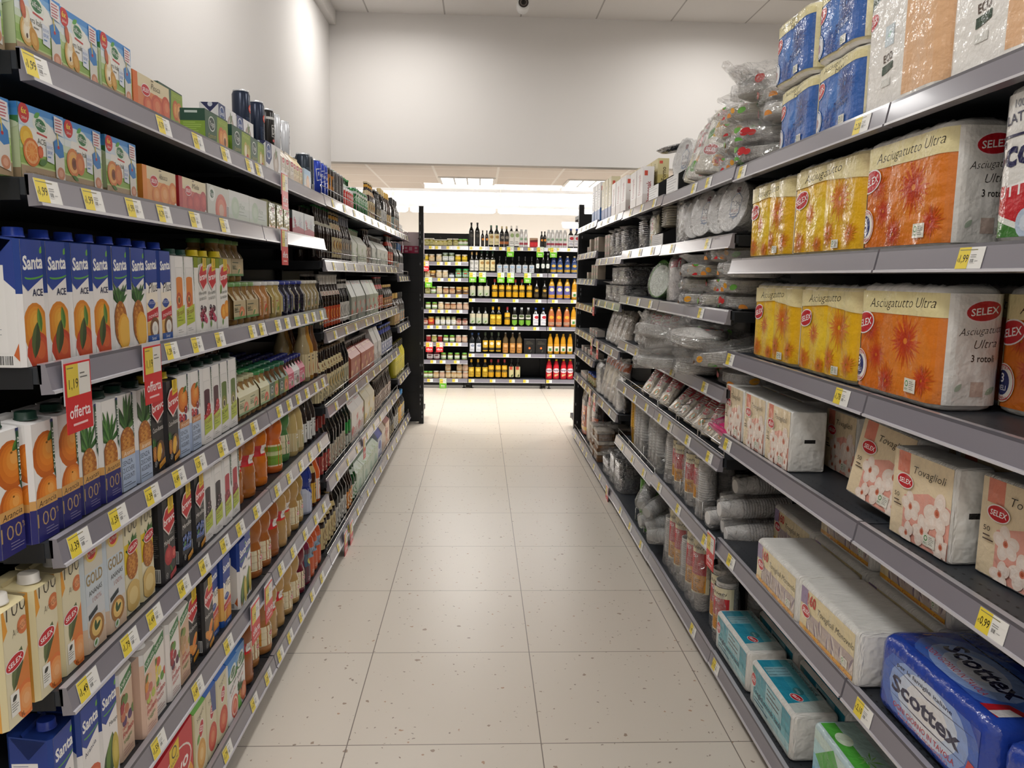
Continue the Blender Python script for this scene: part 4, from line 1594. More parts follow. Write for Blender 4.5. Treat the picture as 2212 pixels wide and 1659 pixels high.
def gb_val(fruit):
    def f(A):
        A.r(0, 0, 8.4, 22, 'ecebea')
        A.bands(0, 14.5, 8.4, 22, ['6ea8dc', '4a90d4', '3a80c8'])
        A.e(4.2, 13.8, 5, 1.6, '3f7a40')
        A.ge(4.4, 14.8, 3.0, 1.9, ['e8ece8', '2f6a3c', '2f6a3c'], rot=0.5)
        A.t('Valfrutta', 4.4, 14.3, 1.0, 'f0f4ee', 'c', 4.0, 0.5)
        A.t('Vitamix' if fruit else 'Agrumi Rossi', 4.2, 10.2, 1.6 if fruit else 1.2, '34363a', 'c', 6.4, 0.35, 0.1)
        A.t('Succo e Polpa', 4.2, 8.4, 0.8, 'b83a3a', 'c', 4.6, 0.3, 0.2)
        if fruit:
            A.pine(2.6, 3.6, 1.6, 2.0, 4.0, 1, 5)
            A.ge(6.0, 3.4, 2.4, 3.0, ['d07048', 'e09a70'])
            A.p([(0, 0), (4, 0), (2, 4), (0, 5)], '7ac060')
        else:
            A.ge(5.2, 3.6, 3.0, 3.6, ['d8604a', 'f0c8b8', 'd8604a', 'e07a5c', 'e48c70'])
    return f


gable('gable_vita', '2f78c8', 'ecebea', gb_val(True))
gable('gable_agr', '2f78c8', 'ecebea', gb_val(False))


# ------------------------------------------------------------------ boxed packs of small juices
def box_kind(key, wcm, dcm, hcm, bg, front, left=None, name='juice_multipack', cat='multipack', mat='card', top=None, topart=None):
    w_, d, h = wcm / 100, dcm / 100, hcm / 100
    mb = MB()
    mb.box(-w_ / 2, 0, 0, w_ / 2, d, h, [bg, top or bg, bg, bg, bg, bg])
    A = Art(wcm, hcm)
    front(A)
    A.emit(mb, f_front(w_, d))
    if left:
        A = Art(dcm, hcm)
        left(A)
        A.emit(mb, f_left(w_, d))
    if topart:
        A = Art(wcm, dcm)
        topart(A)
        A.emit(mb, f_top(w_, d, h))
    kind(key, name, cat, [('body', mb.mesh('body', mat), None)])


def val_pack(fruit):
    nm = {'pear': 'Pera Italiana', 'ace': 'ACE', 'peach': 'Pesca Italiana'}[fruit]

    def f(A):
        W, H = 14, 12
        A.bands(0, 0, W, H, ['a89478', 'bcd08c', '8fb45c', '9cc068', 'b4d090', 'd4e4cc', 'e4eef0', 'bcd8f0', '7cb4e8', '4a94dc'])
        A.e(6.6, 7.2, 4.6, 3.0, 'f2f3ee')
        A.e(3.4, 9.6, 4.0, 1.2, 'dceaf4')
        A.r(0, 0, W, 2.1, 'a89274')
        A.t('NUOVA RICETTA CON POLPA DI FRUTTA', 1.2, 0.7, 0.55, '4a3c2c', 'l', 8.6)
        A.ge(6.2, 9.2, 2.3, 1.5, ['e8eee4', '2f7a48', '26683c'], rot=-0.15)
        A.t('Valfrutta', 6.2, 8.8, 0.95, 'f2f6f0', 'c', 3.9, -0.12)
        A.leaf(4.4, 10.2, 2.0, 0.9, 0.5, '58a848')
        A.p([(5.0, 7.7), (8.0, 7.4), (8.0, 7.7), (5.0, 8.0)], 'c83a3a')
        A.t(nm, 6.2, 6.1, 0.95, '5a5a50', 'c', 5.2 if fruit != 'ace' else 2.4)
        A.lines(5.0, 7.4, 5.4, 1, 1, '8a8a80', 0.25)
        A.ge(1.5, 10.4, 1.5, 1.6, ['d02c30', 'c42428'])
        A.t('6x', 1.5, 10.3, 1.0, 'f4d84a', 'c', bold=0.02)
        A.t('200ml', 1.5, 9.4, 0.45, 'f8f0e8', 'c')
        if fruit == 'pear':
            A.ge(3.0, 4.4, 1.9, 2.4, ['cfa24e', 'e4c890', 'f2ead0', 'f4eedc'])
            A.ge(3.0, 6.6, 1.0, 1.6, ['e8dcc0', 'f2ead0'])
            A.ge(4.9, 3.6, 1.2, 1.8, ['c8923c', 'd8aa58'], rot=0.4)
            A.ge(2.2, 7.6, 0.7, 1.5, ['c05a38', 'cc7048'], rot=0.2)
            A.e(2.9, 3.6, 0.25, 0.4, '4a3020')
        elif fruit == 'ace':
            A.ge(1.9, 6.6, 1.8, 1.8, ['e8b830', 'f0c848'])
            A.ge(3.1, 4.4, 2.4, 2.3, ['d8742a', 'f0b070', 'e88a34', 'ec9640', 'f0a450'])
            for i in range(10):
                a = i * PI / 5
                A.p([(3.1 + 0.2 * math.cos(a), 4.4 + 0.2 * math.sin(a)), (3.1 + 1.9 * math.cos(a - 0.03), 4.4 + 1.9 * math.sin(a - 0.03)), (3.1 + 1.9 * math.cos(a + 0.03), 4.4 + 1.9 * math.sin(a + 0.03))], 'f4c890')
            A.ge(5.6, 4.8, 0.8, 1.0, ['d86030', 'e07040'])
            A.leaf(5.0, 2.8, 2.6, 1.1, 0.3, '4a7a38')
        else:
            A.ge(2.6, 4.6, 2.3, 2.5, ['d8844a', 'e8b070', 'eeb458', 'eec070'])
            A.ge(2.8, 4.4, 0.9, 1.1, ['8a4a28', '6a3820'])
            A.ge(5.0, 4.6, 1.6, 2.0, ['d07848', 'dc9058'])
            A.leaf(2.0, 2.2, 2.2, 0.8, -0.3, '4a7a38')
        A.p([(7.4, 3.6), (9.6, 3.3), (9.6, 6.6), (7.4, 6.9)], 'dde4ee')
        A.t('NUOVO', 8.5, 5.7, 0.5, '4a7ab8', 'c', 1.8)
        A.t('BRIK', 8.5, 4.8, 0.6, '4a7ab8', 'c', 1.6)
        A.lines(7.7, 9.3, 4.2, 1, 1, '6a90c0', 0.25)
        # little carton with straw printed at the right
        A.p([(10.0, 1.2), (12.9, 0.7), (12.9, 5.0), (10.0, 5.4)], 'dcdad2')
        A.p([(10.0, 5.4), (11.4, 4.6), (12.9, 5.0), (12.7, 7.0), (11.3, 8.0), (9.8, 7.2)], '3a80c4')
        A.p([(11.1, 6.4), (11.4, 6.4), (11.0, 10.4), (10.7, 10.4)], 'd8c050')
        A.e(11.2, 6.4, 0.35, 0.3, 'b8303a')
        A.ge(11.6, 2.0, 1.2, 1.1, ['c88a6a', 'd8a48a'])
        A.p([(10.2, 8.8), (13.0, 8.5), (13.0, 11.3), (10.2, 11.6)], 'ece8ea')
        A.lines(10.5, 12.7, 10.9, 5, 0.48, 'c06a74', 0.22, 8, 0.8)

    def g(A):
        A.r(0, 0, 9, 12, 'bcc8a0')
        A.r(0, 0, 9, 1.6, '9a8468')
        A.bands(0, 8.6, 9, 12, ['3f7a48', '4a90d0', '3f88d0'])
        A.e(4.0, 8.4, 5, 1.0, 'c8d4b4')
        A.e(4.2, 10.8, 1.0, 0.9, 'dfe8ee')
        A.lines(1.2, 7.8, 7.8, 7, 0.5, '7c8c6c', 0.2)
        A.e(2.6, 3.6, 0.8, 0.8, '40543c', 12)
        A.e(5.4, 3.6, 0.8, 0.8, '2c3a2c', 12)
        A.e(5.4, 3.6, 0.45, 0.45, 'bcc8a0', 12)
        A.r(1.6, 1.9, 6.8, 2.9, 'e4e6dc')
        A.lines(2.8, 6.4, 2.6, 2, 0.35, '6c7460', 0.14)
    return f, g


for fr in ('pear', 'ace', 'peach'):
    f_, g_ = val_pack(fr)
    box_kind('val_' + fr, 13.6, 9.0, 11.9, '9ab878', f_, g_, top='4a94dc')


def three_pack(nm, bg, fr, side, second=None):
    def f(A):
        W, H = 19, 8.4
        A.r(0, 0, W, H, 'e4d8b4')
        A.r(0, 0, W * 0.12, H, side)
        A.p([(W * 0.12, 0), (W, 0), (W, 5.2), (W * 0.12, 5.6)], bg)
        A.ge(11.6, 2.6, 3.2, 2.9, fr, 0.6, 0.8)
        A.ge(16.6, 3.4, 2.6, 2.8, fr, 0.5, 0.6)
        A.ge(7.0, 2.2, 2.4, 2.4, fr, 0.4, 0.6)
        A.oval('SELEX', 6.0, 5.4, 2.0, 1.15, 0.0)
        A.t(nm, 8.8, 6.2, 1.3, '3a3226', 'l', 4.6, 0, 0.3, -0.01)
        A.lines(8.8, 11, 7.9, 1, 1, '6a6050', 0.25)
        A.e(17.9, 0.9, 0.7, 0.6, 'f0eee8')
        A.t('BIO', 17.9, 0.65, 0.45, '5a5a50', 'c')

    def g(A):
        A.r(0, 0, 7, 9, side)
    return f, g


for key, nm, bg, fr, sd in (('tri_peach', 'Pesca', 'dc8a5c', ['c85a40', 'd87050', 'e08a64'], 'e07438'), ('tri_apricot', 'Albicocca', 'e8a05c', ['dc8038', 'e89a50', 'f0b070'], 'e8903c'), ('tri_apple', 'Mela', 'c85a54', ['b02c34', 'c03c40', 'cc5450'], 'b8343c')):
    f_, g_ = three_pack(nm, bg, fr, sd)
    box_kind(key, 18.6, 6.0, 8.4, sd, f_, g_, top='e4d8b4')


def yoga(fruit):
    def f(A):
        W, H = 18, 8.8
        A.r(0, 0, W, H, '2f5a40')
        A.p([(8.4, 0), (W, 0), (W, H), (9.4, H)], '8fa83a')
        A.e(5.0, 6.0, 2.5, 2.0, 'dfe6e0')
        A.e(5.0, 6.0, 2.2, 1.7, '243c34')
        A.t('Yoga', 5.0, 5.4, 1.4, 'eef2ee', 'c', 3.6, 0, 0.1)
        A.t('Optimum', 4.8, 2.2, 1.3, 'b0a860', 'c', 6.0, 0.08, 0.4)
        A.t('ALBICOCCA' if fruit == 'apricot' else 'PERA', 13.4, 7.2, 0.9, 'b8cc6a', 'c', 6.0)
        if fruit == 'apricot':
            A.ge(12.4, 3.6, 2.4, 2.9, ['cc6a38', 'e0944c', 'e8a860'])
            A.ge(15.2, 3.4, 2.4, 2.9, ['d8884a', 'e8b070', 'eec088'])
            A.ge(15.2, 2.8, 1.0, 1.2, ['8a5a34', '7a4a2c'])
        else:
            A.ge(13.0, 3.4, 2.0, 2.8, ['c8b464', 'ece4c0', 'f2ecd4'])
            A.ge(15.6, 3.2, 1.8, 2.6, ['b8a858', 'd0c478'])
            A.ge(14.6, 1.6, 1.2, 1.2, ['b83c38', 'c84c44'])

    def g(A):
        A.r(0, 0, 7, 6.0, '7a9a34')
        A.lines(0.8, 6.0, 5.4, 8, 0.55, '9cb85a', 0.2)
        A.r(0, 6.0, 7, 9, '1f4634')
        A.r(1.2, 8.0, 4.6, 8.6, 'b8c4bc')
    return f, g


for fr in ('apricot', 'pear'):
    f_, g_ = yoga(fr)
    box_kind('yoga_' + fr, 18.0, 6.6, 9.2, '234a36', f_, g_, top='1f4a36')


def santal_small(A):
    A.r(0, 0, 19, 11, 'e8e8e8')
    A.p([(0, 11), (7, 11), (7.4, 5.6), (4, 3.0), (0, 3.6)], '2c3c70')
    A.e(3.6, 7.4, 2.6, 2.6, 'dfe4ea')
    A.e(3.6, 7.4, 2.2, 2.2, '31508c')
    A.t('Santal', 3.6, 7.0, 1.3, 'f4f6f8', 'c', 3.6)
    A.t('Senza', 2.8, 1.4, 1.0, 'd07060', 'l', 4.2, -0.1, 0.2)
    A.ge(12.6, 4.6, 3.6, 4.0, ['a8988c', 'c8bcb0', 'd8d0c8'])
    A.leaf(12.0, 6.0, 4.0, 1.6, 0.9, '6a7c58')
    A.leaf(13.0, 6.0, 4.0, 1.4, 1.7, '7a8c68')


box_kind('santal_tri', 19.0, 6.2, 10.6, 'dcdcdc', santal_small, lambda A: A.r(0, 0, 7, 11, 'e4e4e4').p([(0, 11), (7, 11), (3.5, 7.5)], '262c58').e(3.5, 10, 0.8, 0.8, 'd8dce4').lines(1, 6, 5, 5, 0.7, 'a8a8b0', 0.2), top='262c58')


def single(key, bg, c2, w=5.4, h=11.6, roofc=None):
    def f(A):
        A.r(0, 0, w, h, bg)
        A.p([(0, 0), (w, 0), (w, h * 0.34), (0, h * 0.24)], c2)
        A.oval('SELEX', w * 0.52, h * 0.62, w * 0.36, w * 0.17, 0.05)
        A.lines(0.9, w - 0.8, h * 0.45, 2, 0.6, '8a7a64', 0.18)
    carton(key, w, 4.2, h, [(h, bg)], f, None, top='roof', roof=roofc or bg, ch=0.25, name='small_juice_carton', cat='carton')


single('one_white', 'e6ddd0', 'c8b8a8')
single('one_cream', 'dcc89c', 'c8a878')
box_kind('blue_box', 12.6, 6, 8.6, 'c8d8e4', lambda A: A.bands(0, 0, 12.6, 8.6, ['dcc8b0', 'd0d4d4', 'b8d0e4', '9cc4e4']).ge(7, 3.6, 3.0, 2.8, ['d8a880', 'e4c4a4']), None)
box_kind('green_box', 18.0, 6, 8.8, 'd8dcd0', lambda A: A.r(0, 0, 18, 8.8, 'd0d4cc').ge(11, 2.4, 5.0, 4.6, ['c85a44', 'd87a5c', 'd8b09c']).ge(3.5, 6.4, 2.6, 2.0, ['e8ece8', '2f5a44']).t('Yoga', 3.5, 5.9, 1.0, 'f0f0f0', 'c', 2.8).bars(15.4, 1.0, 17.2, 4.0, 8), None)
box_kind('silver_box', 19.0, 6, 9.2, 'cfd6cf', lambda A: A.bands(0, 0, 19, 9.2, ['d0dcd0', 'd6e0da', 'dfe6e2', 'e4e8e6']).ge(6, 4.4, 3.6, 3.2, ['c4d8c4', 'd0e0d0']).t('Aloe', 12, 4.4, 1.8, 'a4b8a8', 'c', 5).lines(9, 17, 3.4, 2, 0.9, 'b0beb2', 0.25), lambda A: A.r(0, 0, 6, 10, 'b8a884').p([(1.2, 2), (4, 2), (3.4, 6), (1.8, 6)], '7a8a44'), top='cfd2c8')
box_kind('red_box', 18.0, 6, 9.6, 'cfd2d2', lambda A: A.r(0, 0, 18, 9.6, 'dfe2e4').p([(0, 0), (18, 0), (18, 3.0), (9, 3.8), (0, 2.6)], 'b8405a').burst(12, 5.6, 3.4, ['b0c0cc', 'c8b8c4'], 14).berries(5, 5, 0.9, ['a83850', 'c05068'], 5, 3, 2.2), lambda A: A.r(0, 0, 6, 6.4, '8e3040').r(0, 6.4, 6, 10, '6a7478').p([(0, 9.6), (6, 9.6), (3, 7.6)], '50585c').lines(1, 5, 4.6, 6, 0.6, 'b06070', 0.16), top='6a7478')


def pouch_art(A):
    A.bands(0, 0, 10, 10, ['d8884c', 'c8b87c', 'c4c49c', 'b8bc84', '9aa850', '7a8c38'])
    A.oval('SELEX', 6.4, 7.2, 2.0, 1.0, 0)
    A.lines(3.4, 8.6, 5.4, 4, 0.9, 'e8e6d8', 0.4)


mb = MB()
rbox(mb, -0.05, 0, 0, 0.05, 0.06, 0.105, 0.02, 'b8b890', 0.016)
A = Art(8, 8.4, 1, 1)
pouch_art(A)
A.emit(mb, f_front(0.10, 0.06))
kind('pouch', 'juice_pouch_pack', 'multipack', [('body', mb.mesh('body', 'foilpack'), None)])

box_kind('bravo_red', 23.0, 7.6, 20.0, 'c8222c', lambda A: A.r(0, 0, 23, 20, 'cc2430').ge(17, 4, 6, 6, ['e8a030', 'f0b848', 'f4c860']).ge(8, 2, 4, 3.4, ['e07a30', 'ec9848']).e(11.5, 11.0, 10.6, 5.6, 'e8dcd4', 24).e(11.5, 11.0, 10.0, 5.1, 'c81e28', 24).t('bravo', 11.6, 9.2, 3.6, 'faf4f0', 'c', 16.5, 0.06, 0, 0.02).p([(8, 13.6), (14, 14.4), (14, 19.6), (8, 19.2)], 'e6c620').e(11, 17.4, 1.6, 1.5, '4a4018').e(11, 17.4, 1.2, 1.1, 'e6c620').t('RAUCH', 11, 14.6, 0.9, '3a3010', 'c', 4.4, 0.1), lambda A: A.r(0, 0, 8, 20, 'c01e28'), top='d8303a')


# ------------------------------------------------------------------ bottles, jars, cans
def r_at(prof, z):
    for (r0, z0), (r1, z1) in zip(prof, prof[1:]):
        if z0 <= z <= z1 and z1 > z0:
            return r0 + (r1 - r0) * (z - z0) / (z1 - z0)
    return prof[-1][0]


def f_lathe(prof, R):
    return lambda u, v, e: ((r_at(prof, v) + e) * math.sin(u / R), R - (r_at(prof, v) + e) * math.cos(u / R), v)


def lab_art(R, z0, z1, half, draw):
    W = 2 * math.radians(half) * R * 100
    A = Art(W, (z1 - z0) * 100, -W / 2, z0 * 100)
    if isinstance(draw, str):
        A.r(-W / 2, z0 * 100, W / 2, z1 * 100, draw)
    else:
        draw(A, W / 2, z0 * 100, z1 * 100)
    return A


def bottle(key, R, H, prof, col, labels=(), cap=None, mat='glass', name='beer_bottle', cat='bottle', one=False, n=16, sq=2.0, extra=None):
    R, H = R / 100, H / 100
    P = [(r * R, z * H) for r, z in prof]
    mb = MB()
    cols = col if isinstance(col, list) else col
    mb.lathe(P, cols, n, 0, True, 0, R, sq=sq)
    mats = [mat, 'label', 'plastic']
    parts = []
    lm = mb if one else MB()
    for z0, z1, half, d in labels:
        full = lab_art(R, z0 * H, z1 * H, half, d)
        zz = [z0 * H] + [z for _, z in P if z0 * H + 1e-4 < z < z1 * H - 1e-4] + [z1 * H]
        for za, zb_ in zip(zz, zz[1:]):
            B = Art(1, 1)
            B.box = (full.box[0], za * 100, full.box[2], zb_ * 100)
            B.it = full.it
            B.emit(lm, f_lathe(P, R) if sq == 2.0 else f_wrap([(x, y) for x, y, _ in ring(R, R, 0, 32, 0, R, sq)]), du=R * 100 * 0.42 if sq == 2.0 else 0.6, mat=1 if one else 0, smooth=False, e0=0.0005)
    cm = mb if one else MB()
    if cap:
        cc, z0, z1, rr = cap
        cm.lathe([(rr * R, z0 * H), (rr * R, z0 * H + (z1 - z0) * H * 0.9), (rr * R * 0.9, z1 * H)], cc, 12, 2 if one else 0, True, 0, R)
    if one:
        kind(key, name, cat, [('body', mb.mesh('body', *mats), None)])
        return
    parts.append(('body', mb.mesh('body', mat), None))
    if labels:
        parts.append(('label', lm.mesh('label', 'label'), None))
    if cap:
        parts.append(('cap', cm.mesh('cap', 'plastic'), None))
    kind(key, name, cat, parts)


BEER = [(0.85, 0), (1, 0.02), (1, 0.56), (0.93, 0.62), (0.62, 0.74), (0.46, 0.82), (0.42, 0.95), (0.46, 0.955), (0.46, 1.0)]
WINE = [(0.88, 0), (1, 0.015), (1, 0.58), (0.90, 0.66), (0.52, 0.76), (0.38, 0.82), (0.36, 0.97), (0.40, 0.975), (0.40, 1.0)]
PETP = [(0.78, 0), (0.98, 0.03), (1.0, 0.12), (0.965, 0.135), (1.0, 0.15), (0.965, 0.24), (1, 0.255), (0.965, 0.34), (1.0, 0.36), (0.93, 0.44), (0.80, 0.52), (0.80, 0.55), (0.93, 0.60), (1.0, 0.67), (1.0, 0.75), (0.90, 0.83), (0.62, 0.90), (0.36, 0.94), (0.36, 0.96)]
SQPET = [(0.82, 0), (0.98, 0.03), (1, 0.1), (1, 0.40), (0.88, 0.48), (0.86, 0.52), (0.98, 0.60), (0.98, 0.72), (0.82, 0.84), (0.45, 0.92), (0.40, 0.95)]


def selex_lab(a, b):
    def f(A, w, z0, z1):
        h = z1 - z0
        A.r(-w, z0, w, z1, 'e6dcbc')
        A.r(-w, z0 + h * 0.05, -w * 0.35, z1 - h * 0.05, a)
        A.r(w * 0.25, z0 + h * 0.05, w * 0.62, z0 + h * 0.6, b)
        A.oval('SELEX', 0.1, z0 + h * 0.58, min(w * 0.42, 1.6), 0.75, 0.12)
        A.lines(-0.6, 0.9, z0 + h * 0.86, 2, 0.5, '6a5a40', 0.2)
    return f


def red_band(A, w, z0, z1):
    h = z1 - z0
    A.r(-w, z0, w, z1, 'c4303a')
    A.r(-w, z0, w, z0 + h * 0.16, 'd8202a')
    A.ge(w * 0.25, z0 + h * 0.62, 0.9, 0.9, ['e0b890', 'e8c8a4', 'c87858'])
    A.ge(w * 0.36, z0 + h * 0.72, 0.7, 0.7, ['d89878', 'e0a888'])
    A.r(-w * 0.2, z0 + h * 0.2, 0.3, z1, 'e8e4e0')
    A.t('PFANNER', -0.6, z0 + h * 0.4, 0.5, '2c2c34', 'c', 1.5)
    A.bars(-w * 0.62, z0 + h * 0.15, -w * 0.42, z0 + h * 0.6, 6)


def green_lab(A, w, z0, z1):
    h = z1 - z0
    A.r(-w, z0, w, z1, 'e0d8b4')
    A.r(-w * 0.75, z0 + h * 0.06, w * 0.3, z1 - h * 0.08, '7aa83c')
    A.r(-w * 0.5, z0 + h * 0.5, 0, z0 + h * 0.7, 'c8d8a0')
    A.oval('SELEX', w * 0.5, z0 + h * 0.55, 1.0, 0.6)


def fruit_lab(bg, c, tcol='ffffff'):
    def f(A, w, z0, z1):
        h = z1 - z0
        A.r(-w, z0, w, z1, bg)
        A.ge(0.5, z0 + h * 0.35, 1.1, h * 0.26, [c, c])
        A.lines(-1.1, 1.1, z0 + h * 0.85, 2, h * 0.15, tcol, h * 0.06)
    return f


PB = [(0.30, 0.52, 175, red_band)]
for key, c, lb in (('pet_orange', 'd2741f', [(0.46, 0.62, 180, red_band)]), ('pet_orange_green', 'd06a28', [(0.12, 0.46, 180, green_lab)]),
                   ('pet_amber', 'b06a2c', [(0.46, 0.62, 180, red_band)]), ('pet_brown', '9c5a2c', [(0.46, 0.62, 180, red_band)]),
                   ('pet_brown_lab', 'a8642e', [(0.12, 0.42, 180, selex_lab('cc4a2c', 'd86a34'))]), ('pet_pale', 'b8925a', [(0.46, 0.62, 180, red_band)]),
                   ('pet_pale_lab', 'b49058', [(0.12, 0.42, 180, selex_lab('d8a82c', 'd84034'))]), ('pet_tan_lab', 'a8703a', [(0.14, 0.44, 180, selex_lab('d8902c', 'e0b448'))]),
                   ('pet_green', '4e8048', [(0.14, 0.46, 180, selex_lab('c03038', 'd04038'))]), ('pet_apple', 'a8884c', [(0.12, 0.42, 180, selex_lab('8a9c3a', 'a8b848'))]),
                   ('pet_red', '6c1c2c', [(0.12, 0.42, 180, selex_lab('c03038', 'a02c38'))])):
    bottle(key, 4.4, 23.2, PETP, c, lb, ('e4e2de', 0.95, 1.0, 0.36), 'pet', 'juice_bottle', n=18)
bottle('pet_blue', 4.4, 24, SQPET, ['b8c0d8', 'b8c0d8', 'b8c0d8', 'b8c0d8', '2a3f92', '24388a', '1e307c'], [(0.5, 0.80, 180, lambda A, w, z0, z1: A.r(-w, z0, w, z1, '24388e').p([(-1.5, z0), (0, z0 - 2), (1.5, z0)], '24388e').t('Santal', 0, z0 + 2.2, 1.5, 'eef0f6', 'c', 5)), (0.06, 0.48, 180, lambda A, w, z0, z1: A.r(-w, z0, w, z1, 'c4cade').p([(-4, z1), (4, z1), (0, z1 - 3)], '24388e').t('Plus', 0, z1 - 5, 1.3, '34405c', 'c', 3, 0, 0.3).berries(1, z0 + 2.6, 0.6, ['3a4a78', '2c3a64'], 5, 2, 1.2))], ('22358c', 0.95, 1.0, 0.4), 'pet', 'juice_bottle', n=18)
bottle('pet_pear', 3.6, 21, [(0.8, 0), (1, 0.05), (0.97, 0.3), (0.92, 0.55), (0.8, 0.75), (0.5, 0.88), (0.38, 0.94)], 'c2ac74', [(0.1, 0.45, 80, fruit_lab('d0c49c', '8a9c5a'))], ('c8bca0', 0.94, 1.0, 0.5), 'pet', 'juice_bottle')
bottle('dark_juice', 3.2, 22, BEER, '2a2220', [(0.1, 0.46, 180, fruit_lab('e4e6e4', '4a4a50', '3a3a40'))], ('2a5a3c', 0.955, 1.0, 0.5), 'glass', 'juice_bottle')
for key, c, lc in (('tall_clear', 'b0a078', 'c84838'), ('tall_amber', 'c08a34', 'd8843c'), ('tall_brown', '6a4428', 'b85c3c')):
    bottle(key, 3.3, 24.5, BEER, c, [(0.08, 0.48, 180, fruit_lab('dccda4', lc, '4a3a28'))], ('2c6a50', 0.95, 1.0, 0.52), 'glass', 'juice_bottle')
bottle('sport_red', 3.5, 21, SQPET, 'c85a34', [(0.06, 0.75, 60, lambda A, w, z0, z1: A.r(-w, z0, w, z1, 'c8603c').r(-w, z0 + 8, w, z1 - 2, '78a8c4').e(0, z0 + 10, 1.6, 1.4, '2c3a54').t('ZERO', 0, z0 + 1, 1.4, 'e8c8b8', 'c', 4))], ('1c1c1e', 0.90, 1.0, 0.62), 'pet', 'juice_bottle')
bottle('sport_dark', 3.5, 21, SQPET, '7a2440', [(0.06, 0.75, 60, lambda A, w, z0, z1: A.r(-w, z0, w, z1, '5a4048').r(-w, z0 + 7, w, z1 - 2, '4a6a80').e(0, z0 + 9, 1.6, 1.4, 'c8c44c').t('ZERO', 0, z0 + 1, 1.4, 'c8a8b0', 'c', 4))], ('141416', 0.90, 1.0, 0.62), 'pet', 'juice_bottle')
bottle('amber_long', 3.4, 25, BEER, '4a2410', [(0.08, 0.44, 180, fruit_lab('d8a838', '6a3a1c', '3a2410')), (0.62, 0.74, 180, 'd0b878')], ('c8b070', 0.95, 1.0, 0.5), 'glass', 'juice_bottle')
bottle('orange_long', 3.6, 24, BEER, 'd8622c', [(0.06, 0.46, 180, fruit_lab('e4e0d8', 'd86a30', '5a4a40'))], ('2c6a50', 0.95, 1.0, 0.52), 'glass', 'juice_bottle')


def beer_lab(bg, a, b, txt=None, tc='2a2018'):
    def f(A, w, z0, z1):
        h = z1 - z0
        A.r(-w, z0, w, z1, bg)
        A.e(0, z0 + h * 0.62, min(1.7, w * 0.7), h * 0.26, a)
        A.e(0, z0 + h * 0.62, min(1.3, w * 0.5), h * 0.18, b)
        if txt:
            A.t(txt, 0, z0 + h * 0.16, h * 0.17, tc, 'c', min(3.4, 1.6 * w))
        else:
            A.r(-min(1.6, w * .7), z0 + h * 0.16, min(1.6, w * .7), z0 + h * 0.28, a)
    return f


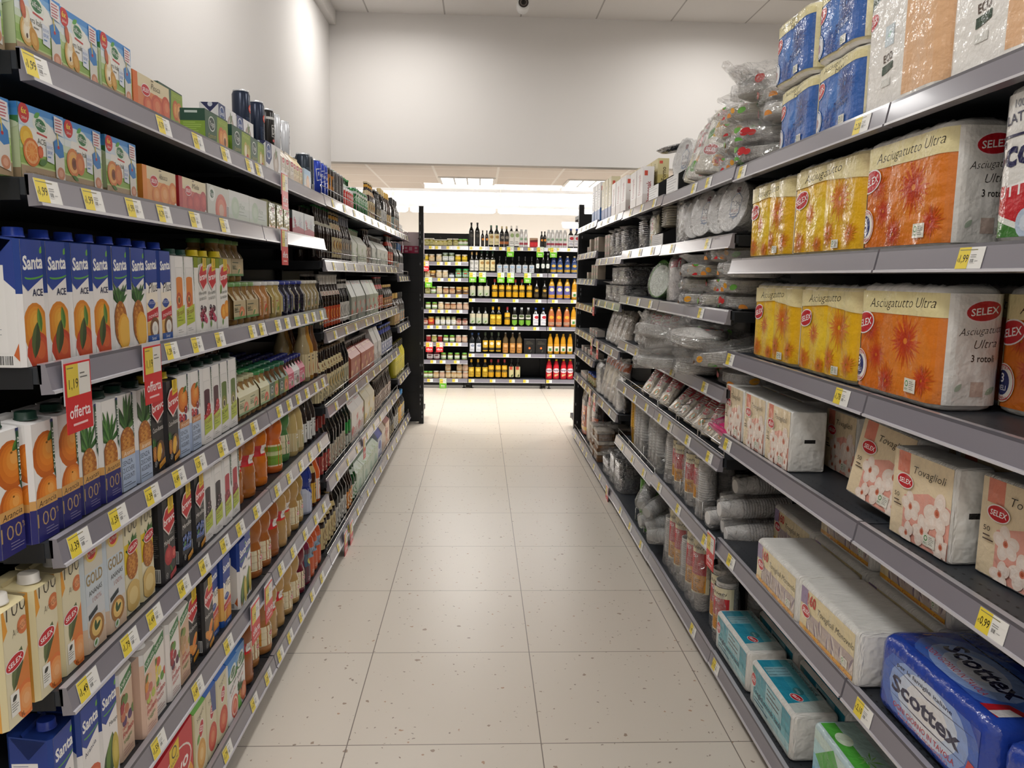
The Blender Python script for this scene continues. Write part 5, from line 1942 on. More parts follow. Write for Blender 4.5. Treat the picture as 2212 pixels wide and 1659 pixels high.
BR, GR, BK = '1e0f08', '16301a', '0d0b0a'
BEERS = {
    'beer_slim': (2.9, 25.5, BR, [(0.64, 0.70, 180, 'b8b4a0')], ('3a7a44', 0.955, 1.0, 0.5)),
    'beer_desp': (3.1, 25, '241008', [(0.10, 0.50, 180, beer_lab('d8c89c', '6a2c1c', 'c8a040')), (0.66, 0.78, 180, beer_lab('c8b890', 'b0402c', 'd8c8a0')), (0.86, 0.93, 180, 'd8a030')], ('c8b898', 0.955, 1.0, 0.5)),
    'beer_paint': (3.1, 25, BR, [(0.10, 0.52, 180, beer_lab('a8a49c', '6a5a4a', 'c8b090')), (0.80, 0.95, 180, '8a8c98')], ('a8a8ac', 0.955, 1.0, 0.5)),
    'beer_pale': (3.0, 23.5, 'c8d0b0', [(0.08, 0.55, 180, beer_lab('e6ecd8', 'b8c89c', 'd8e0c0')), (0.82, 0.955, 180, '3e8a44')], ('3e8a44', 0.955, 1.0, 0.52)),
    'beer_redlab': (3.1, 25, BR, [(0.10, 0.48, 180, beer_lab('c8432c', 'e8c8a0', 'a02c20')), (0.66, 0.78, 180, 'b83c2c')], ('a83428', 0.955, 1.0, 0.5)),
    'beer_wheat': (3.4, 26.5, BR, [(0.06, 0.42, 180, beer_lab('c84a24', 'e8a044', 'b03820', 'MAISEL', 'f0e0c8')), (0.62, 0.70, 180, beer_lab('d8c8b8', 'a03c28', 'd8c8b8')), (0.82, 0.99, 180, 'e6e2da')], ('eae6de', 0.96, 1.0, 0.5)),
    'beer_white': (3.1, 24, BK, [(0.08, 0.50, 180, beer_lab('dcd8d0', '8a8680', 'c8c4bc')), (0.80, 0.9, 180, 'c8c4bc')], ('b8b4ac', 0.955, 1.0, 0.5)),
    'beer_pau': (3.3, 26, BR, [(0.06, 0.50, 180, beer_lab('e2d4a8', '3a4a30', 'c8a050', 'PAULANER')), (0.60, 0.76, 180, beer_lab('e0d2a4', 'b0803c', '5a3a24'))], ('8a7050', 0.955, 1.0, 0.5)),
    'beer_big': (3.9, 29, BK, [(0.10, 0.46, 75, lambda A, w, z0, z1: A.e(0, (z0 + z1) / 2, w * 0.9, (z1 - z0) / 2, 'd6cfae', 20).e(0, (z0 + z1) / 2, w * 0.6, (z1 - z0) / 3, 'a8a488', 16)), (0.84, 0.98, 180, 'e0d8c4')], ('dcd4c0', 0.96, 1.0, 0.5)),
    'beer_red2': (3.0, 23, BR, [(0.08, 0.5, 180, beer_lab('c4452f', 'f0e0d0', 'a82c20')), (0.78, 0.92, 180, 'd4d0cc')], ('b8402c', 0.955, 1.0, 0.5)),
    'beer_blue': (3.0, 23.5, BK, [(0.08, 0.5, 180, beer_lab('d8dce8', '3a4a94', 'e8e8f0')), (0.74, 0.86, 180, '2f3f94')], ('2e48a0', 0.955, 1.0, 0.5)),
    'beer_brown2': (3.0, 23, BR, [(0.08, 0.5, 180, beer_lab('c8b4a4', '5a3a2c', 'd8ccc0'))], ('8a7a68', 0.955, 1.0, 0.5)),
    'beer_green': (3.0, 23, '12441e', [(0.10, 0.46, 180, beer_lab('e0e6dc', '1c7a34', 'd8e4d8')), (0.72, 0.84, 180, 'd8e4d8')], ('1f8a3a', 0.955, 1.0, 0.5)),
    'beer_black': (3.0, 23.5, BK, [(0.08, 0.5, 180, beer_lab('3a3834', 'b8a878', '24221f'))], ('7a7874', 0.955, 1.0, 0.5)),
    'beer_cream': (3.2, 25, BR, [(0.08, 0.50, 180, beer_lab('d6c490', '8a6a3c', 'c8b078')), (0.62, 0.72, 180, 'd0bc84')], ('b8a070', 0.955, 1.0, 0.5)),
    'beer_orange': (3.1, 24, BR, [(0.08, 0.48, 180, beer_lab('d8862c', 'f0e0b8', 'b05a1c'))], ('c8a040', 0.955, 1.0, 0.5)),
}
for k_, (R_, H_, c_, l_, cp) in BEERS.items():
    bottle(k_, R_, H_, BEER, c_, l_, cp)
    bottle(k_ + '_b', R_, H_, BEER, c_, l_[:1], cp, one=True, n=10)
WINES = {
    'dark_big': (3.9, 30, BK, [(0.06, 0.40, 180, beer_lab('d0c8b4', '8a5a3c', 'b8b09c'))], ('141214', 0.9, 1.0, 0.42)),
    'dark_red': (3.9, 29, '140a0a', [(0.08, 0.38, 180, beer_lab('b03a34', 'd8b8a0', '8a2420'))], ('a8342c', 0.78, 1.0, 0.44)),
    'dark_blue': (3.9, 29, '0e0e12', [(0.08, 0.4, 180, beer_lab('c8c8cc', '5a5a64', 'b0b0b8'))], ('2c68a8', 0.8, 1.0, 0.44)),
    'dark_green': (3.9, 29, '0e1a10', [(0.30, 0.52, 180, '1f9a3c'), (0.08, 0.26, 180, 'c8ccc0')], ('1a1a1a', 0.85, 1.0, 0.42)),
    'dark_white': (3.8, 28, BK, [(0.06, 0.44, 180, beer_lab('d8d6d0', '3a3834', 'b8b4ac'))], ('c8b07a', 0.84, 1.0, 0.44)),
    'limon': (3.6, 29, 'd6cc3c', [(0.08, 0.5, 70, fruit_lab('d8cc60', 'a8a02c', '3a6a3c'))], ('222018', 0.78, 1.0, 0.44)),
    'liq_picture': (3.7, 28, BK, [(0.08, 0.44, 180, beer_lab('8a9a94', 'd88a44', '3c6a6c'))], ('1a1c1c', 0.84, 1.0, 0.44)),
    'liq_amber': (3.6, 28, '2a1408', [(0.06, 0.4, 180, beer_lab('c8ac70', '8a3a24', 'd8c490'))], ('c8a048', 0.84, 1.0, 0.44)),
    'liq_yellow': (3.4, 27, '3a2a10', [(0.05, 0.58, 180, beer_lab('e0b838', 'c84a2c', 'e8d080'))], ('c83430', 0.86, 1.0, 0.5)),
    'liq_blue': (3.4, 26, '18202a', [(0.05, 0.56, 180, beer_lab('d8c070', '3a78b8', 'e0d8c0'))], ('3a80b8', 0.84, 1.0, 0.5)),
    'brown_small': (2.6, 19, '1c0e08', [(0.1, 0.5, 180, beer_lab('b07038', '3a1c10', 'd0a868'))], ('c8a048', 0.9, 1.0, 0.5)),
}
for k_, (R_, H_, c_, l_, cp) in WINES.items():
    bottle(k_, R_, H_, WINE, c_, l_, cp, name='wine_bottle' if k_.startswith('dark') else 'liqueur_bottle')


def can(key, R, H, col, draw=None, top='c8cacc'):
    R, H = R / 100, H / 100
    mb = MB()
    mb.lathe([(R * 0.8, 0), (R * 0.88, 0.004), (R, 0.014), (R, H - 0.016), (R * 0.86, H - 0.005)], [top, col, col, col], 20, 0, True, 0, R)
    if draw:
        A = Art(2 * PI * R * 100, H * 100 - 2.2, -PI * R * 100, 1.1)
        draw(A)
        A.emit(mb, f_cyl(R), du=R * 40)
    lid = MB()
    lid.lathe([(R * 0.87, H - 0.005), (R * 0.88, H), (R * 0.80, H), (R * 0.78, H - 0.004), (0.001, H - 0.004)], top, 20, 0, True, 0, R)
    lid.box(-0.008, R - 0.01, H - 0.004, 0.008, R + 0.006, H - 0.0025, 'aaaaac')
    kind(key, 'drink_can', 'can', [('body', mb.mesh('body', 'can'), None), ('lid', lid.mesh('lid', 'can'), None)])


can('can_navy', 3.3, 16.6, '18263e', lambda A: A.e(0.6, 10, 1.9, 1.7, 'c8402c').e(0.6, 10, 1.6, 1.4, 'd8503a').t('CERES', 0.6, 9.5, 1.0, 'f0e8e4', 'c', 2.6).lines(-2.6, 2.6, 6.4, 9, 0.55, '3c4c68', 0.2))
can('can_dark', 3.3, 16.6, '26303c', lambda A: A.e(2.4, 9.4, 1.5, 1.8, 'c8402c').t('CE', 2.4, 9, 1.0, 'f0e8e4', 'c').lines(-3, 1, 10.4, 12, 0.6, '5a6878', 0.22).bars(-1.6, 2, 1.2, 4.4, 9))
can('can_dab', 3.3, 16.6, '1c1a1a', lambda A: A.r(-2, 5.4, 2.6, 10.2, 'e4e2de').r(-1.8, 5.6, 2.4, 10.0, '1c1a1a').t('DAB', 0.3, 6.4, 2.8, 'eceae6', 'c', 3.8).r(-1.6, 3.4, 1.6, 4.4, 'c85a5a').r(-9, 12.4, 9, 13.4, 'd8d6d2'))
can('can_white', 3.3, 16.6, 'd0d2d6', lambda A: A.r(2.4, 5, 4.4, 9, 'b8a070').lines(-0.6, 0.2, 12, 3, 2.6, '9a9aa0', 0.8))
can('can_blue', 3.3, 16.6, '1b3aa8', lambda A: A.p([(-3.6, 12.4), (1.8, 13.2), (2.6, 11), (0.6, 8), (-3.2, 7)], 'dfe4f0').p([(-3.3, 12), (1.4, 12.8), (2.1, 11), (0.3, 8.4), (-3.0, 7.4)], '1b3aa8').t('Faxe', -0.6, 9.2, 1.9, 'e8ecf4', 'c', 4).p([(4.2, 12), (7, 12.6), (7, 8), (5, 8)], 'dfe4f0'))
can('can_grey', 3.3, 16.6, '4a4644', lambda A: A.r(-3, 4, 3, 11, '5a5654').lines(-2, 2, 10, 6, 1, '6c6866', 0.3))
can('can_amber', 3.3, 16.6, '201812', lambda A: A.r(-3, 6, 3, 13, 'c8822c').e(0, 9.6, 2, 2.4, '281c14'))
can('can_red', 2.9, 11.8, 'd6d4d2', lambda A: A.r(-9, 1, 9, 5.8, 'c8302c').p([(-3, 5.8), (3, 5.8), (3, 9.6), (0, 10.4), (-3, 9.6)], 'c8302c').t('OPEN', 0, 7, 1.4, 'f4f0ec', 'c', 3.4))
can('can_green', 3.3, 15.2, '1d6b34', lambda A: A.e(0, 8.2, 3.0, 2.6, 'd8e0d8').e(0, 8.2, 2.7, 2.3, '2c8a44').r(-3, 7.4, 3, 8.8, '143c20').t('Heineken', 0, 7.7, 0.8, 'f0f4f0', 'c', 4.4).p([(0, 11.8), (-0.5, 10.6), (0.5, 10.6)], 'c8302c').r(-9, 11.6, 9, 13, 'ccd4cc'))


def carrier(key, wcm, dcm, hcm, col, draw, split=0.62, name='beer_carrier', cat='bottle pack', neck=None):
    """card sleeve round bottles: upright front, then sloping to a ridge"""
    w_, d, h = wcm / 100, dcm / 100, hcm / 100
    pr = [(0, 0), (0, h * split), (d * 0.30, h), (d * 0.70, h), (d, h * split), (d, 0)]
    mb = MB()
    vs = [(-w_ / 2, y, z) for y, z in pr] + [(w_ / 2, y, z) for y, z in pr]
    n = len(pr)
    mb.add(vs, [(i, n + i, n + (i + 1) % n, (i + 1) % n) for i in range(n)] + [tuple(range(n)), tuple(range(2 * n - 1, n - 1, -1))], col)
    L1 = h * split
    L2 = math.hypot(d * 0.30, h - L1)
    A = Art(wcm, (L1 + L2) * 100)
    draw(A, wcm, (L1 + L2) * 100, L1 * 100)
    it, A.it = A.it, []
    def fn(u, v, e):
        if v <= L1:
            return (-w_ / 2 + u, -e, v)
        t = (v - L1) / L2
        return (-w_ / 2 + u, d * 0.30 * t - e, L1 + (h - L1) * t + e * 0.3)
    # split the artwork at the fold
    for (lo, hi) in ((0, L1 * 100), (L1 * 100, (L1 + L2) * 100)):
        B = Art(wcm, hi - lo, 0, lo)
        B.it = it
        B.emit(mb, fn)
    parts = [('sleeve', mb.mesh('sleeve', 'card'), None)]
    if neck:
        c, cc, nn = neck
        for i in range(nn):
            x = -w_ / 2 + w_ * (i + 0.5) / nn
            q = MB()
            q.lathe([(0.013, h * 0.9), (0.012, h + 0.03), (0.014, h + 0.032)], c, 10, cx=x, cy=d * 0.5)
            parts.append(('bottle_neck', q.mesh('bottle_neck', 'glass'), None))
            q = MB()
            q.lathe([(0.0155, h + 0.032), (0.0155, h + 0.038), (0.012, h + 0.042)], cc, 10, cx=x, cy=d * 0.5)
            parts.append(('bottle_cap', q.mesh('bottle_cap', 'plastic'), len(parts) - 1))
    kind(key, name, cat, parts)


def car_simple(bg, top, a, txt=None, tc='f4f0ea'):
    def f(A, W, H, L):
        A.r(0, 0, W, H, bg)
        A.r(0, L, W, H, top)
        A.p([(0, L * 0.2), (W, L * 0.65), (W, L * 0.85), (0, L * 0.45)], a)
        A.e(W * 0.5, L * 0.62, W * 0.3, L * 0.2, top)
        if txt:
            A.t(txt, W * 0.5, L * 0.2, W * 0.16, tc, 'c', W * 0.8, 0.1, 0.1)
        A.lines(W * 0.2, W * 0.8, L * 0.14, 2, 0.7, top, 0.25)
        A.lines(W * 0.15, W * 0.85, H - 1.2, 2, 0.9, a, 0.3)
    return f


carrier('car_grey', 18, 13, 23, '8e9488', car_simple('848c80', 'a4aaa0', 'b85a4a'), 0.6)
carrier('car_lime', 19, 13, 23, 'a8b49c', car_simple('a0ac94', 'b4c0ac', 'c85044', '33'), 0.6)
carrier('car_red', 18, 13, 18, 'b05a48', car_simple('a8503e', 'b8685a', 'd8a878'), 0.75, neck=('1c0e08', 'd0ccc8', 3))
carrier('car_white', 18, 13, 24, 'd4d2d0', car_simple('d0cecc', 'dcdad8', 'a8a4a0', 'MALT', '8a6a5a'), 0.6)
carrier('car_redwhite', 22, 13, 23, 'd6cec8', car_simple('d8d0ca', 'dcd6d2', 'b83a34', 'TENNENT', 'b04038'), 0.75)
carrier('car_yellow', 22, 13, 23, 'ccc09c', car_simple('cfc6a8', 'd2c8aa', 'd8b83c', 'beer', '6a5a34'), 0.75)
carrier('car_floral', 22, 13, 17, 'c4d4bc', lambda A, W, H, L: A.r(0, 0, W, H, 'c8d6c4').burst(W * 0.3, L * 1.0, 5, ['8aa850', '6a9a44'], 8, 3).burst(W * 0.75, L * 0.95, 5, ['9ab45c', 'dfe4cc'], 8, 5).e(W * 0.5, L * 0.4, 5, 3, 'a8c4b0').lines(5, W - 4, 4, 3, 1, '7a9a84', 0.4), 0.8)
carrier('car_bluew', 20, 13, 22, 'b8bccc', car_simple('b4b8ca', '2f46a0', 'd8dae4', 'LIGHT', '3a4a8a'), 0.7)
carrier('car_pattern', 22, 13, 22, 'd6b8a0', lambda A, W, H, L: A.r(0, 0, W, H, 'd4b49c').berries(W * 0.4, L * 0.5, 2.6, ['a04a38', 'c88a6c', 'e0ccb8'], 10, 3, 7).r(0, L, W, H, '8a2c24').e(W * 0.6, L * 0.4, 3, 4, 'e4d8c8'), 0.85)
carrier('car_beige', 20, 13, 22, 'd2c4b4', car_simple('d4c6b6', 'c8b8a8', 'b88a6a', 'AMBRA', '8a5a44'), 0.75)
carrier('car_blanca', 18, 13, 17, 'dfe3d4', car_simple('e4e8da', 'eceee4', 'c0ccaa', 'ALE', 'a4b08c'), 0.7, neck=('c8d0b0', '3e8a44', 3))
carrier('car_six', 22, 13, 17, 'd8dad2', car_simple('dadcd4', 'e2e4dc', '9aa494', 'SIX', '8a948a'), 0.7, neck=('1e0f08', 'c4c6c2', 4))


def cluster(key, wcm, hcm, bg, draw, glass, capc, nb=2, neckh=2.7):
    """small glass bottles held by a printed sleeve"""
    w_, h, d = wcm / 100, hcm / 100, 0.11
    mb = MB()
    r = w_ / nb / 2
    # sleeve: upright front, rounded shoulders
    pr = [(0, 0.018), (0, h * 0.72), (0.008, h * 0.86), (0.022, h), (d - 0.022, h), (d - 0.008, h * 0.86), (d, h * 0.72), (d, 0.018)]
    n = len(pr)
    vs = [(-w_ / 2, y, z) for y, z in pr] + [(w_ / 2, y, z) for y, z in pr]
    mb.add(vs, [(i, n + i, n + (i + 1) % n, (i + 1) % n) for i in range(n)], bg)
    A = Art(wcm, hcm * 0.72 - 1.8, 0, 1.8)
    draw(A, wcm, hcm * 0.72)
    A.emit(mb, f_front(w_, d))
    A = Art(wcm, 1.9, 0, 0)
    A.r(0, 0, wcm, 2, bg).lines(wcm * 0.2, wcm * 0.8, 1.0, 1, 1, 'f4f0e0', 0.25)
    hs = h * 0.72
    A.emit(mb, lambda u, v, e: (-w_ / 2 + u, 0.022 * v / 0.019 * 0.9 - e, hs + (h - hs) * v / 0.019 + e))
    parts = [('sleeve', mb.mesh('sleeve', 'card'), None)]
    bm = MB()
    bm.lathe([(r * 0.8, 0), (r * 0.93, 0.006), (r * 0.93, h * 0.75), (r * 0.62, h), (r * 0.6, h + neckh / 100 - 0.012)], glass, 12, cx=0, cy=0)
    bme = bm.mesh('bottle', 'glass')
    cm = MB()
    zc = h + neckh / 100 - 0.012
    cm.lathe([(r * 0.70, zc), (r * 0.72, zc + 0.011), (r * 0.62, zc + 0.013)], capc, 12)
    cme = cm.mesh('cap', 'plastic')
    kind(key, 'small_bottle_pack', 'bottle pack', parts)
    KIND[key] = ('small_bottle_pack', 'bottle pack', parts + [('bottle', bme, None), ('cap', cme, None)])
    CLU[key] = (nb, r, d)


CLU = {}


def put_cluster(key, loc, rz, desc, shelf, order, group=None, back=False, dz=0):
    nb, r, d = CLU[key]
    name, cat, parts = KIND[key]
    o = bpy.data.objects.new(name, None)
    COL.objects.link(o)
    o.location, o.rotation_euler = loc, (0, 0, rz)
    o['category'] = cat
    s = bpy.data.objects.new('sleeve', parts[0][1])
    COL.objects.link(s)
    s.parent = o
    for j in (0, 1):
        for i in range(nb):
            b = child('bottle', parts[1][1], o, ((2 * i + 1 - nb) * r, 0.029 + j * 0.052, 0))
            child('cap', parts[2][1], b)
    REG.append((o, desc, shelf, order, group))
    return o


def clu_art(txt, c1, c2, tc='3c4a34', base=None):
    def f(A, W, H):
        A.lines(1.0, W - 1.5, H - 1.4, 1, 1, tc, 0.3)
        A.t(txt, 1.0, H - 3.4, 1.5, tc, 'l', min(3.4, W * 0.4))
        A.ge(W * 0.66, 3.6, W * 0.22, 1.9, [c1, c2])
        A.leaf(W * 0.5, 2.6, 3.0, 1.2, 0.5, '5a8a44')
        A.r(0, 1.8, W, 2.5, base or '4f8a44')
        A.lines(1.0, W * 0.5, 4.6, 2, 0.7, tc, 0.18)
    return f


cluster('clu_bio_peach', 12.6, 10.1, 'c4b48c', clu_art('BIO', 'd87a4a', 'e4a070'), '8a6a3c', '6a9a58')
cluster('clu_bio_tan', 12.6, 10.1, 'b8a67c', clu_art('BIO', 'c8b080', 'd8c090'), '8a6a3c', '7a9a60')
cluster('clu_orange', 14.5, 10.1, 'd8b088', clu_art('Pesca', 'd84c34', 'e07a4c', 'a83c30', 'c8a078'), 'b07a44', 'd0d0cc')
cluster('clu_pear', 14.5, 10.1, 'ccbf84', clu_art('Pera', 'a8a840', 'c8c468', 'b03c34', 'c4b87c'), 'b09a5c', 'd4d4d0')
cluster('clu_navy', 15.0, 10.1, '4e5688', clu_art('Yoga', '3a3c64', '6a6ca0', 'd8d8e8', '2c2c4c'), '1c1c30', '24348c')
cluster('clu_grape', 17.0, 10.1, 'c8bc9c', clu_art('Mirtillo', '3c2c58', '6a4c80', '2c3464', '8a9a4c'), '1c1828', '24348c')
cluster('clu_white', 14.5, 10.1, 'd2ccbe', clu_art('bio', '4a3a34', '7a5a40', '3a3430', 'b8985c'), '9a8a64', 'c8c4b8')
cluster('clu_cream', 10.6, 10.4, 'd6d2ac', clu_art('BIO', 'e08a70', 'e8a890', '5a7a4c', '8aa878'), '9a7a4c', 'b8b890')
cluster('clu_cream2', 10.6, 10.4, 'd0cfa4', clu_art('BIO', 'dc6a54', 'e88a70', '5a7a4c', '8aa878'), '9a7a4c', '3a8a4c')
cluster('clu_green', 12.6, 10.4, '335f46', lambda A, W, H: A.p([(W * 0.52, 1.8), (W, 1.8), (W, H), (W * 0.58, H)], '8aa03c').e(W * 0.27, H - 2.6, 1.7, 1.5, 'd8e0dc').e(W * 0.27, H - 2.6, 1.4, 1.2, '24443c').t('Yoga', W * 0.27, H - 3.0, 0.9, 'eef2ee', 'c', 2.2).ge(W * 0.76, 4.4, 2.4, 2.2, ['d86a44', 'e08c60', 'a85034']).t('Optimum', W * 0.27, 3, 0.9, 'c8b870', 'c', 4, 0, 0.3), '6a4a2c', '2a6a4c')
cluster('clu_pink', 9.6, 10.4, 'c83a68', clu_art('GO', 'e0b8c4', '3a2c34', 'f0dce4', 'c83a68'), '3a2428', '232a74')
cluster('clu_whitepink', 9.6, 10.4, 'd8d4d4', clu_art('GO', '4a3a40', 'c83a68', '5a3a44', 'c8b8bc'), '2c2428', '232a74')


# ------------------------------------------------------------------ filling the juice shelves
def lx(y, inset=0.02):
    return -0.727 + 0.0083 * y - inset


def L(key, y, z, desc, shelf, inset=0.022, dz=0.0, group=None, jit=True):
    rz = PI / 2 - 0.0083 + (random.uniform(-0.02, 0.02) if jit else 0)
    x = lx(y, inset + (random.uniform(0, 0.006) if jit else 0))
    if key in CLU:
        return put_cluster(key, (x, y, z - 0.005 + dz), rz, desc, shelf, y, group)
    return place(key, (x, y, z - 0.005 + dz), rz, desc, shelf, group, y)


SH = ['top juice shelf', 'second juice shelf', 'third juice shelf', 'fourth juice shelf', 'fifth juice shelf', 'sixth juice shelf', 'lowest juice shelf']
T1, T2, T3, T4, T5, T6, T7 = JZ + [0.118]

# top shelf
for y in (1.412, 1.553, 1.694):
    L('val_pear', y, T1, 'six-pack box printed with pears', SH[0])
L('val_pear', 1.262, T1, 'partly hidden six-pack box at the picture edge', SH[0], 0.03)
L('tri_peach', 1.865, T1, 'orange and cream peach juice three-pack', SH[0])
L('yoga_apricot', 2.40, T1, 'dark green box under a stacked one', SH[0], 0.19)
L('yoga_apricot', 2.41, T1, 'dark green apricot box stacked on another', SH[0], 0.19, 0.0925)
L('yoga_apricot', 2.297, T1, 'green and lime apricot juice pack', SH[0])
L('yoga_pear', 2.52, T1, 'green and lime pear juice pack', SH[0])
L('yoga_pear', 2.71, T1, 'green pear juice pack beside the white three-pack', SH[0], 0.03)
L('santal_tri', 2.888, T1, 'white and navy three-pack', SH[0])
for i, (y, dz) in enumerate(((2.82, 0.095), (3.02, 0.095))):
    L('santal_tri', y, T1, 'white and navy three-pack stacked behind the green packs', SH[0], 0.16, dz + 0.012)
for i, (y) in enumerate((2.82, 3.02)):
    L('santal_tri', y, T1, 'white and navy three-pack under stacked ones', SH[0], 0.16)
for i in range(6):
    L('one_white' if i < 3 else 'one_cream', 3.018 + i * 0.057, T1, 'thin white small carton with red oval' if i < 3 else 'thin cream small carton with red oval', SH[0])
L('blue_box', 3.40, T1, 'pale blue small juice pack', SH[0])
for y in (3.505, 3.575):
    L('can_dark', y, T1, 'tall dark can beside the pale blue pack', SH[0], 0.03)
L('can_navy', 3.60, T1, 'tall dark can half hidden behind another', SH[0], 0.11)
for i, (y, k_, t) in enumerate(((3.10, 'can_navy', 'navy can'), (3.29, 'can_navy', 'navy can'), (3.44, 'can_dab', 'black and white can'), (3.545, 'can_white', 'white can'), (3.70, 'can_white', 'white can'))):
    L(k_, y, T1, t + ' stacked on another can', SH[0], 0.165, 0.166, jit=False)
    L('can_navy', y, T1, 'lower can of a two-high stack', SH[0], 0.165, jit=False)

# second shelf
L('val_ace', 1.26, T2, 'partly hidden six-pack box at the picture edge', SH[1], 0.03)
L('val_ace', 1.404, T2, 'six-pack box printed with a cut orange', SH[1])
for y in (1.546, 1.70):
    L('val_peach', y, T2, 'six-pack box printed with peaches', SH[1])
L('tri_apricot', 1.885, T2, 'cream and orange apricot three-pack', SH[1])
L('tri_apple', 2.082, T2, 'cream and red apple three-pack', SH[1])
L('green_box', 2.28, T2, 'pale pack with green emblem', SH[1])
for y in (2.476, 2.672):
    L('silver_box', y, T2, 'shiny pale green drink box', SH[1])
for i in range(3):
    L('pouch', 2.84 + i * 0.105, T2, 'rounded green and cream pouch pack', SH[1])
for y in (3.23, 3.42):
    L('red_box', y, T2, 'white and raspberry red box', SH[1])

# third shelf
for i in range(4):
    L('santal_ace', 1.346 + i * 0.077, T3, 'blue topped orange and mango carton', SH[2])
for y in (1.660, 1.742):
    L('santal_pine', y, T3, 'blue topped carton printed with pineapple', SH[2])
for y in (1.818, 1.896):
    L('plus_coco', y, T3, 'blue topped carton printed with coconut', SH[2])
for y in (1.974, 2.05):
    L('glass_brasil', y, T3, 'white carton showing glass of orange juice', SH[2])
for y in (2.126, 2.20):
    L('bravo_frutti', y, T3, 'yellow capped carton printed with dark berries', SH[2])
L('bravo_arancia', 2.285, T3, 'yellow capped carton printed with oranges', SH[2], 0.018)
L('bravo_arancia', 2.31, T3, 'yellow capped carton standing just behind another', SH[2], 0.105)
L('clu_bio_peach', 2.455, T3, 'beige bottle pack with peach', SH[2])
L('clu_bio_tan', 2.585, T3, 'beige bottle pack with pale fruit', SH[2])
L('clu_bio_peach', 2.46, T3, 'beige bottle pack stacked on another', SH[2], 0.07, 0.1295)
L('clu_bio_tan', 2.60, T3, 'beige bottle pack stacked on another', SH[2], 0.07, 0.1295)
L('clu_bio_peach', 2.46, T3, 'beige bottle pack carrying a stacked one', SH[2], 0.145)
L('clu_bio_tan', 2.60, T3, 'beige bottle pack carrying a stacked one', SH[2], 0.145)
L('clu_orange', 2.73, T3, 'peach coloured bottle pack with white caps', SH[2])
L('clu_pear', 2.88, T3, 'yellow green bottle pack with white caps', SH[2])
L('clu_navy', 3.035, T3, 'navy bottle pack with blue caps', SH[2])
L('clu_grape', 3.205, T3, 'dark grape bottle pack with blue caps', SH[2])
for y in (3.37, 3.52):
    L('clu_white', y, T3, 'pale bottle pack with beige caps', SH[2])

# fourth shelf
for i, y in enumerate((1.343, 1.424)):
    L('skip_orange', y, T4, 'two-orange carton with navy base', SH[3])
L('skip_orange', 1.262, T4, 'orange carton cut by the picture edge', SH[3], 0.03)
for y in (1.503, 1.581):
    L('skip_pine', y, T4, 'pineapple carton with navy base', SH[3])
for y in (1.658, 1.734):
    L('skipzero_pine', y, T4, 'pineapple carton with pale blue base', SH[3])
for y in (1.815, 1.895):
    L('bravo_coco', y, T4, 'black carton with yellow cap and coconut', SH[3])
for y in (1.975, 2.053):
    L('skipzero_mix', y, T4, 'mixed fruit carton with pale blue base', SH[3])
for y in (2.132, 2.21):
    L('glass_frutti', y, T4, 'white carton showing glass of berry juice', SH[3])
for y in (2.288, 2.366):
    L('glass_kiwi', y, T4, 'white carton showing glass of green juice', SH[3])
y = 2.425
for i, (k_, t) in enumerate((('clu_cream', 'cream bottle pack'), ('clu_cream', 'cream bottle pack'), ('clu_cream2', 'cream bottle pack with green caps'), ('clu_green', 'dark green bottle pack'), ('clu_green', 'dark green bottle pack'), ('clu_pink', 'pink bottle pack'), ('clu_whitepink', 'white and pink bottle pack'), ('clu_pink', 'pink bottle pack'))):
    wd = 0.106 if 'cream' in k_ else (0.126 if 'green' in k_ else 0.096)
    L(k_, y + wd / 2 - 0.01, T4, t, SH[3])
    for r_ in range(1, 3):
        L(k_, y + wd / 2 - 0.01, T4, f'{ORD[r_]}-row ' + t, SH[3], 0.022 + 0.113 * r_)
    y += wd + 0.003
for i, (k_, t) in enumerate((('tall_clear', 'tall glass juice bottle with pale drink'), ('tall_amber', 'tall glass juice bottle with amber drink'), ('tall_brown', 'tall glass juice bottle with brown drink'))):
    L(k_, 3.38 + i * 0.074, T4, t, SH[3], 0.02)
    L(k_, 3.38 + i * 0.074, T4, 'rear ' + t, SH[3], 0.11)
for i in range(4):
    L('tall_brown', 2.75 + i * 0.17, T4, 'brown glass bottle at the dark back', SH[3], 0.36)

# fifth shelf
L('selex_orange', 1.228, T5, 'orange carton cut by the picture edge', SH[4])
for y in (1.320, 1.402):
    L('selex_orange', y, T5, 'cream and orange carton with red oval badge', SH[4])
for y in (1.487, 1.572):
    L('gold_pine', y, T5, 'silver pineapple carton with gold letters', SH[4])
for y in (1.652, 1.727):
    L('selex_pine', y, T5, 'cream and yellow pineapple carton', SH[4], 0.026)
L('bravo_pome', 1.822, T5, 'black carton printed with pomegranate', SH[4], 0.014)
for y in (1.945, 2.04):
    L('bravo_mirt', y, T5, 'black carton printed with blueberries', SH[4], 0.018)
for y in (2.122, 2.194):
    L('glass_ribes', y, T5, 'white carton showing glass of black juice', SH[4])
for y in (2.274, 2.355):
    L('glass_mela', y, T5, 'white carton showing glass of red juice', SH[4])
for k_, y, t, ins in (('pet_amber', 2.45, 'amber juice bottle with red band', .03), ('pet_amber', 2.545, 'amber juice bottle with red band', .02), ('pet_orange', 2.69, 'orange juice bottle with red band', .02), ('pet_orange', 2.78, 'orange juice bottle with red band', .05),
                      ('pet_orange_green', 2.875, 'orange juice bottle with green label', .015), ('pet_green', 3.045, 'green plastic bottle with red mark', .03), ('pet_green', 2.96, 'green plastic bottle with red mark', .06)):
    L(k_, y, T5, t, SH[4], ins)
for y in (2.50, 2.60, 2.70, 2.80, 2.9):
    L('pet_orange', y, T5, 'orange juice bottle in the second row', SH[4], 0.125)
for y in (3.14, 3.22):
    L('pet_pear', y, T5, 'pale pear juice bottle', SH[4], 0.02)
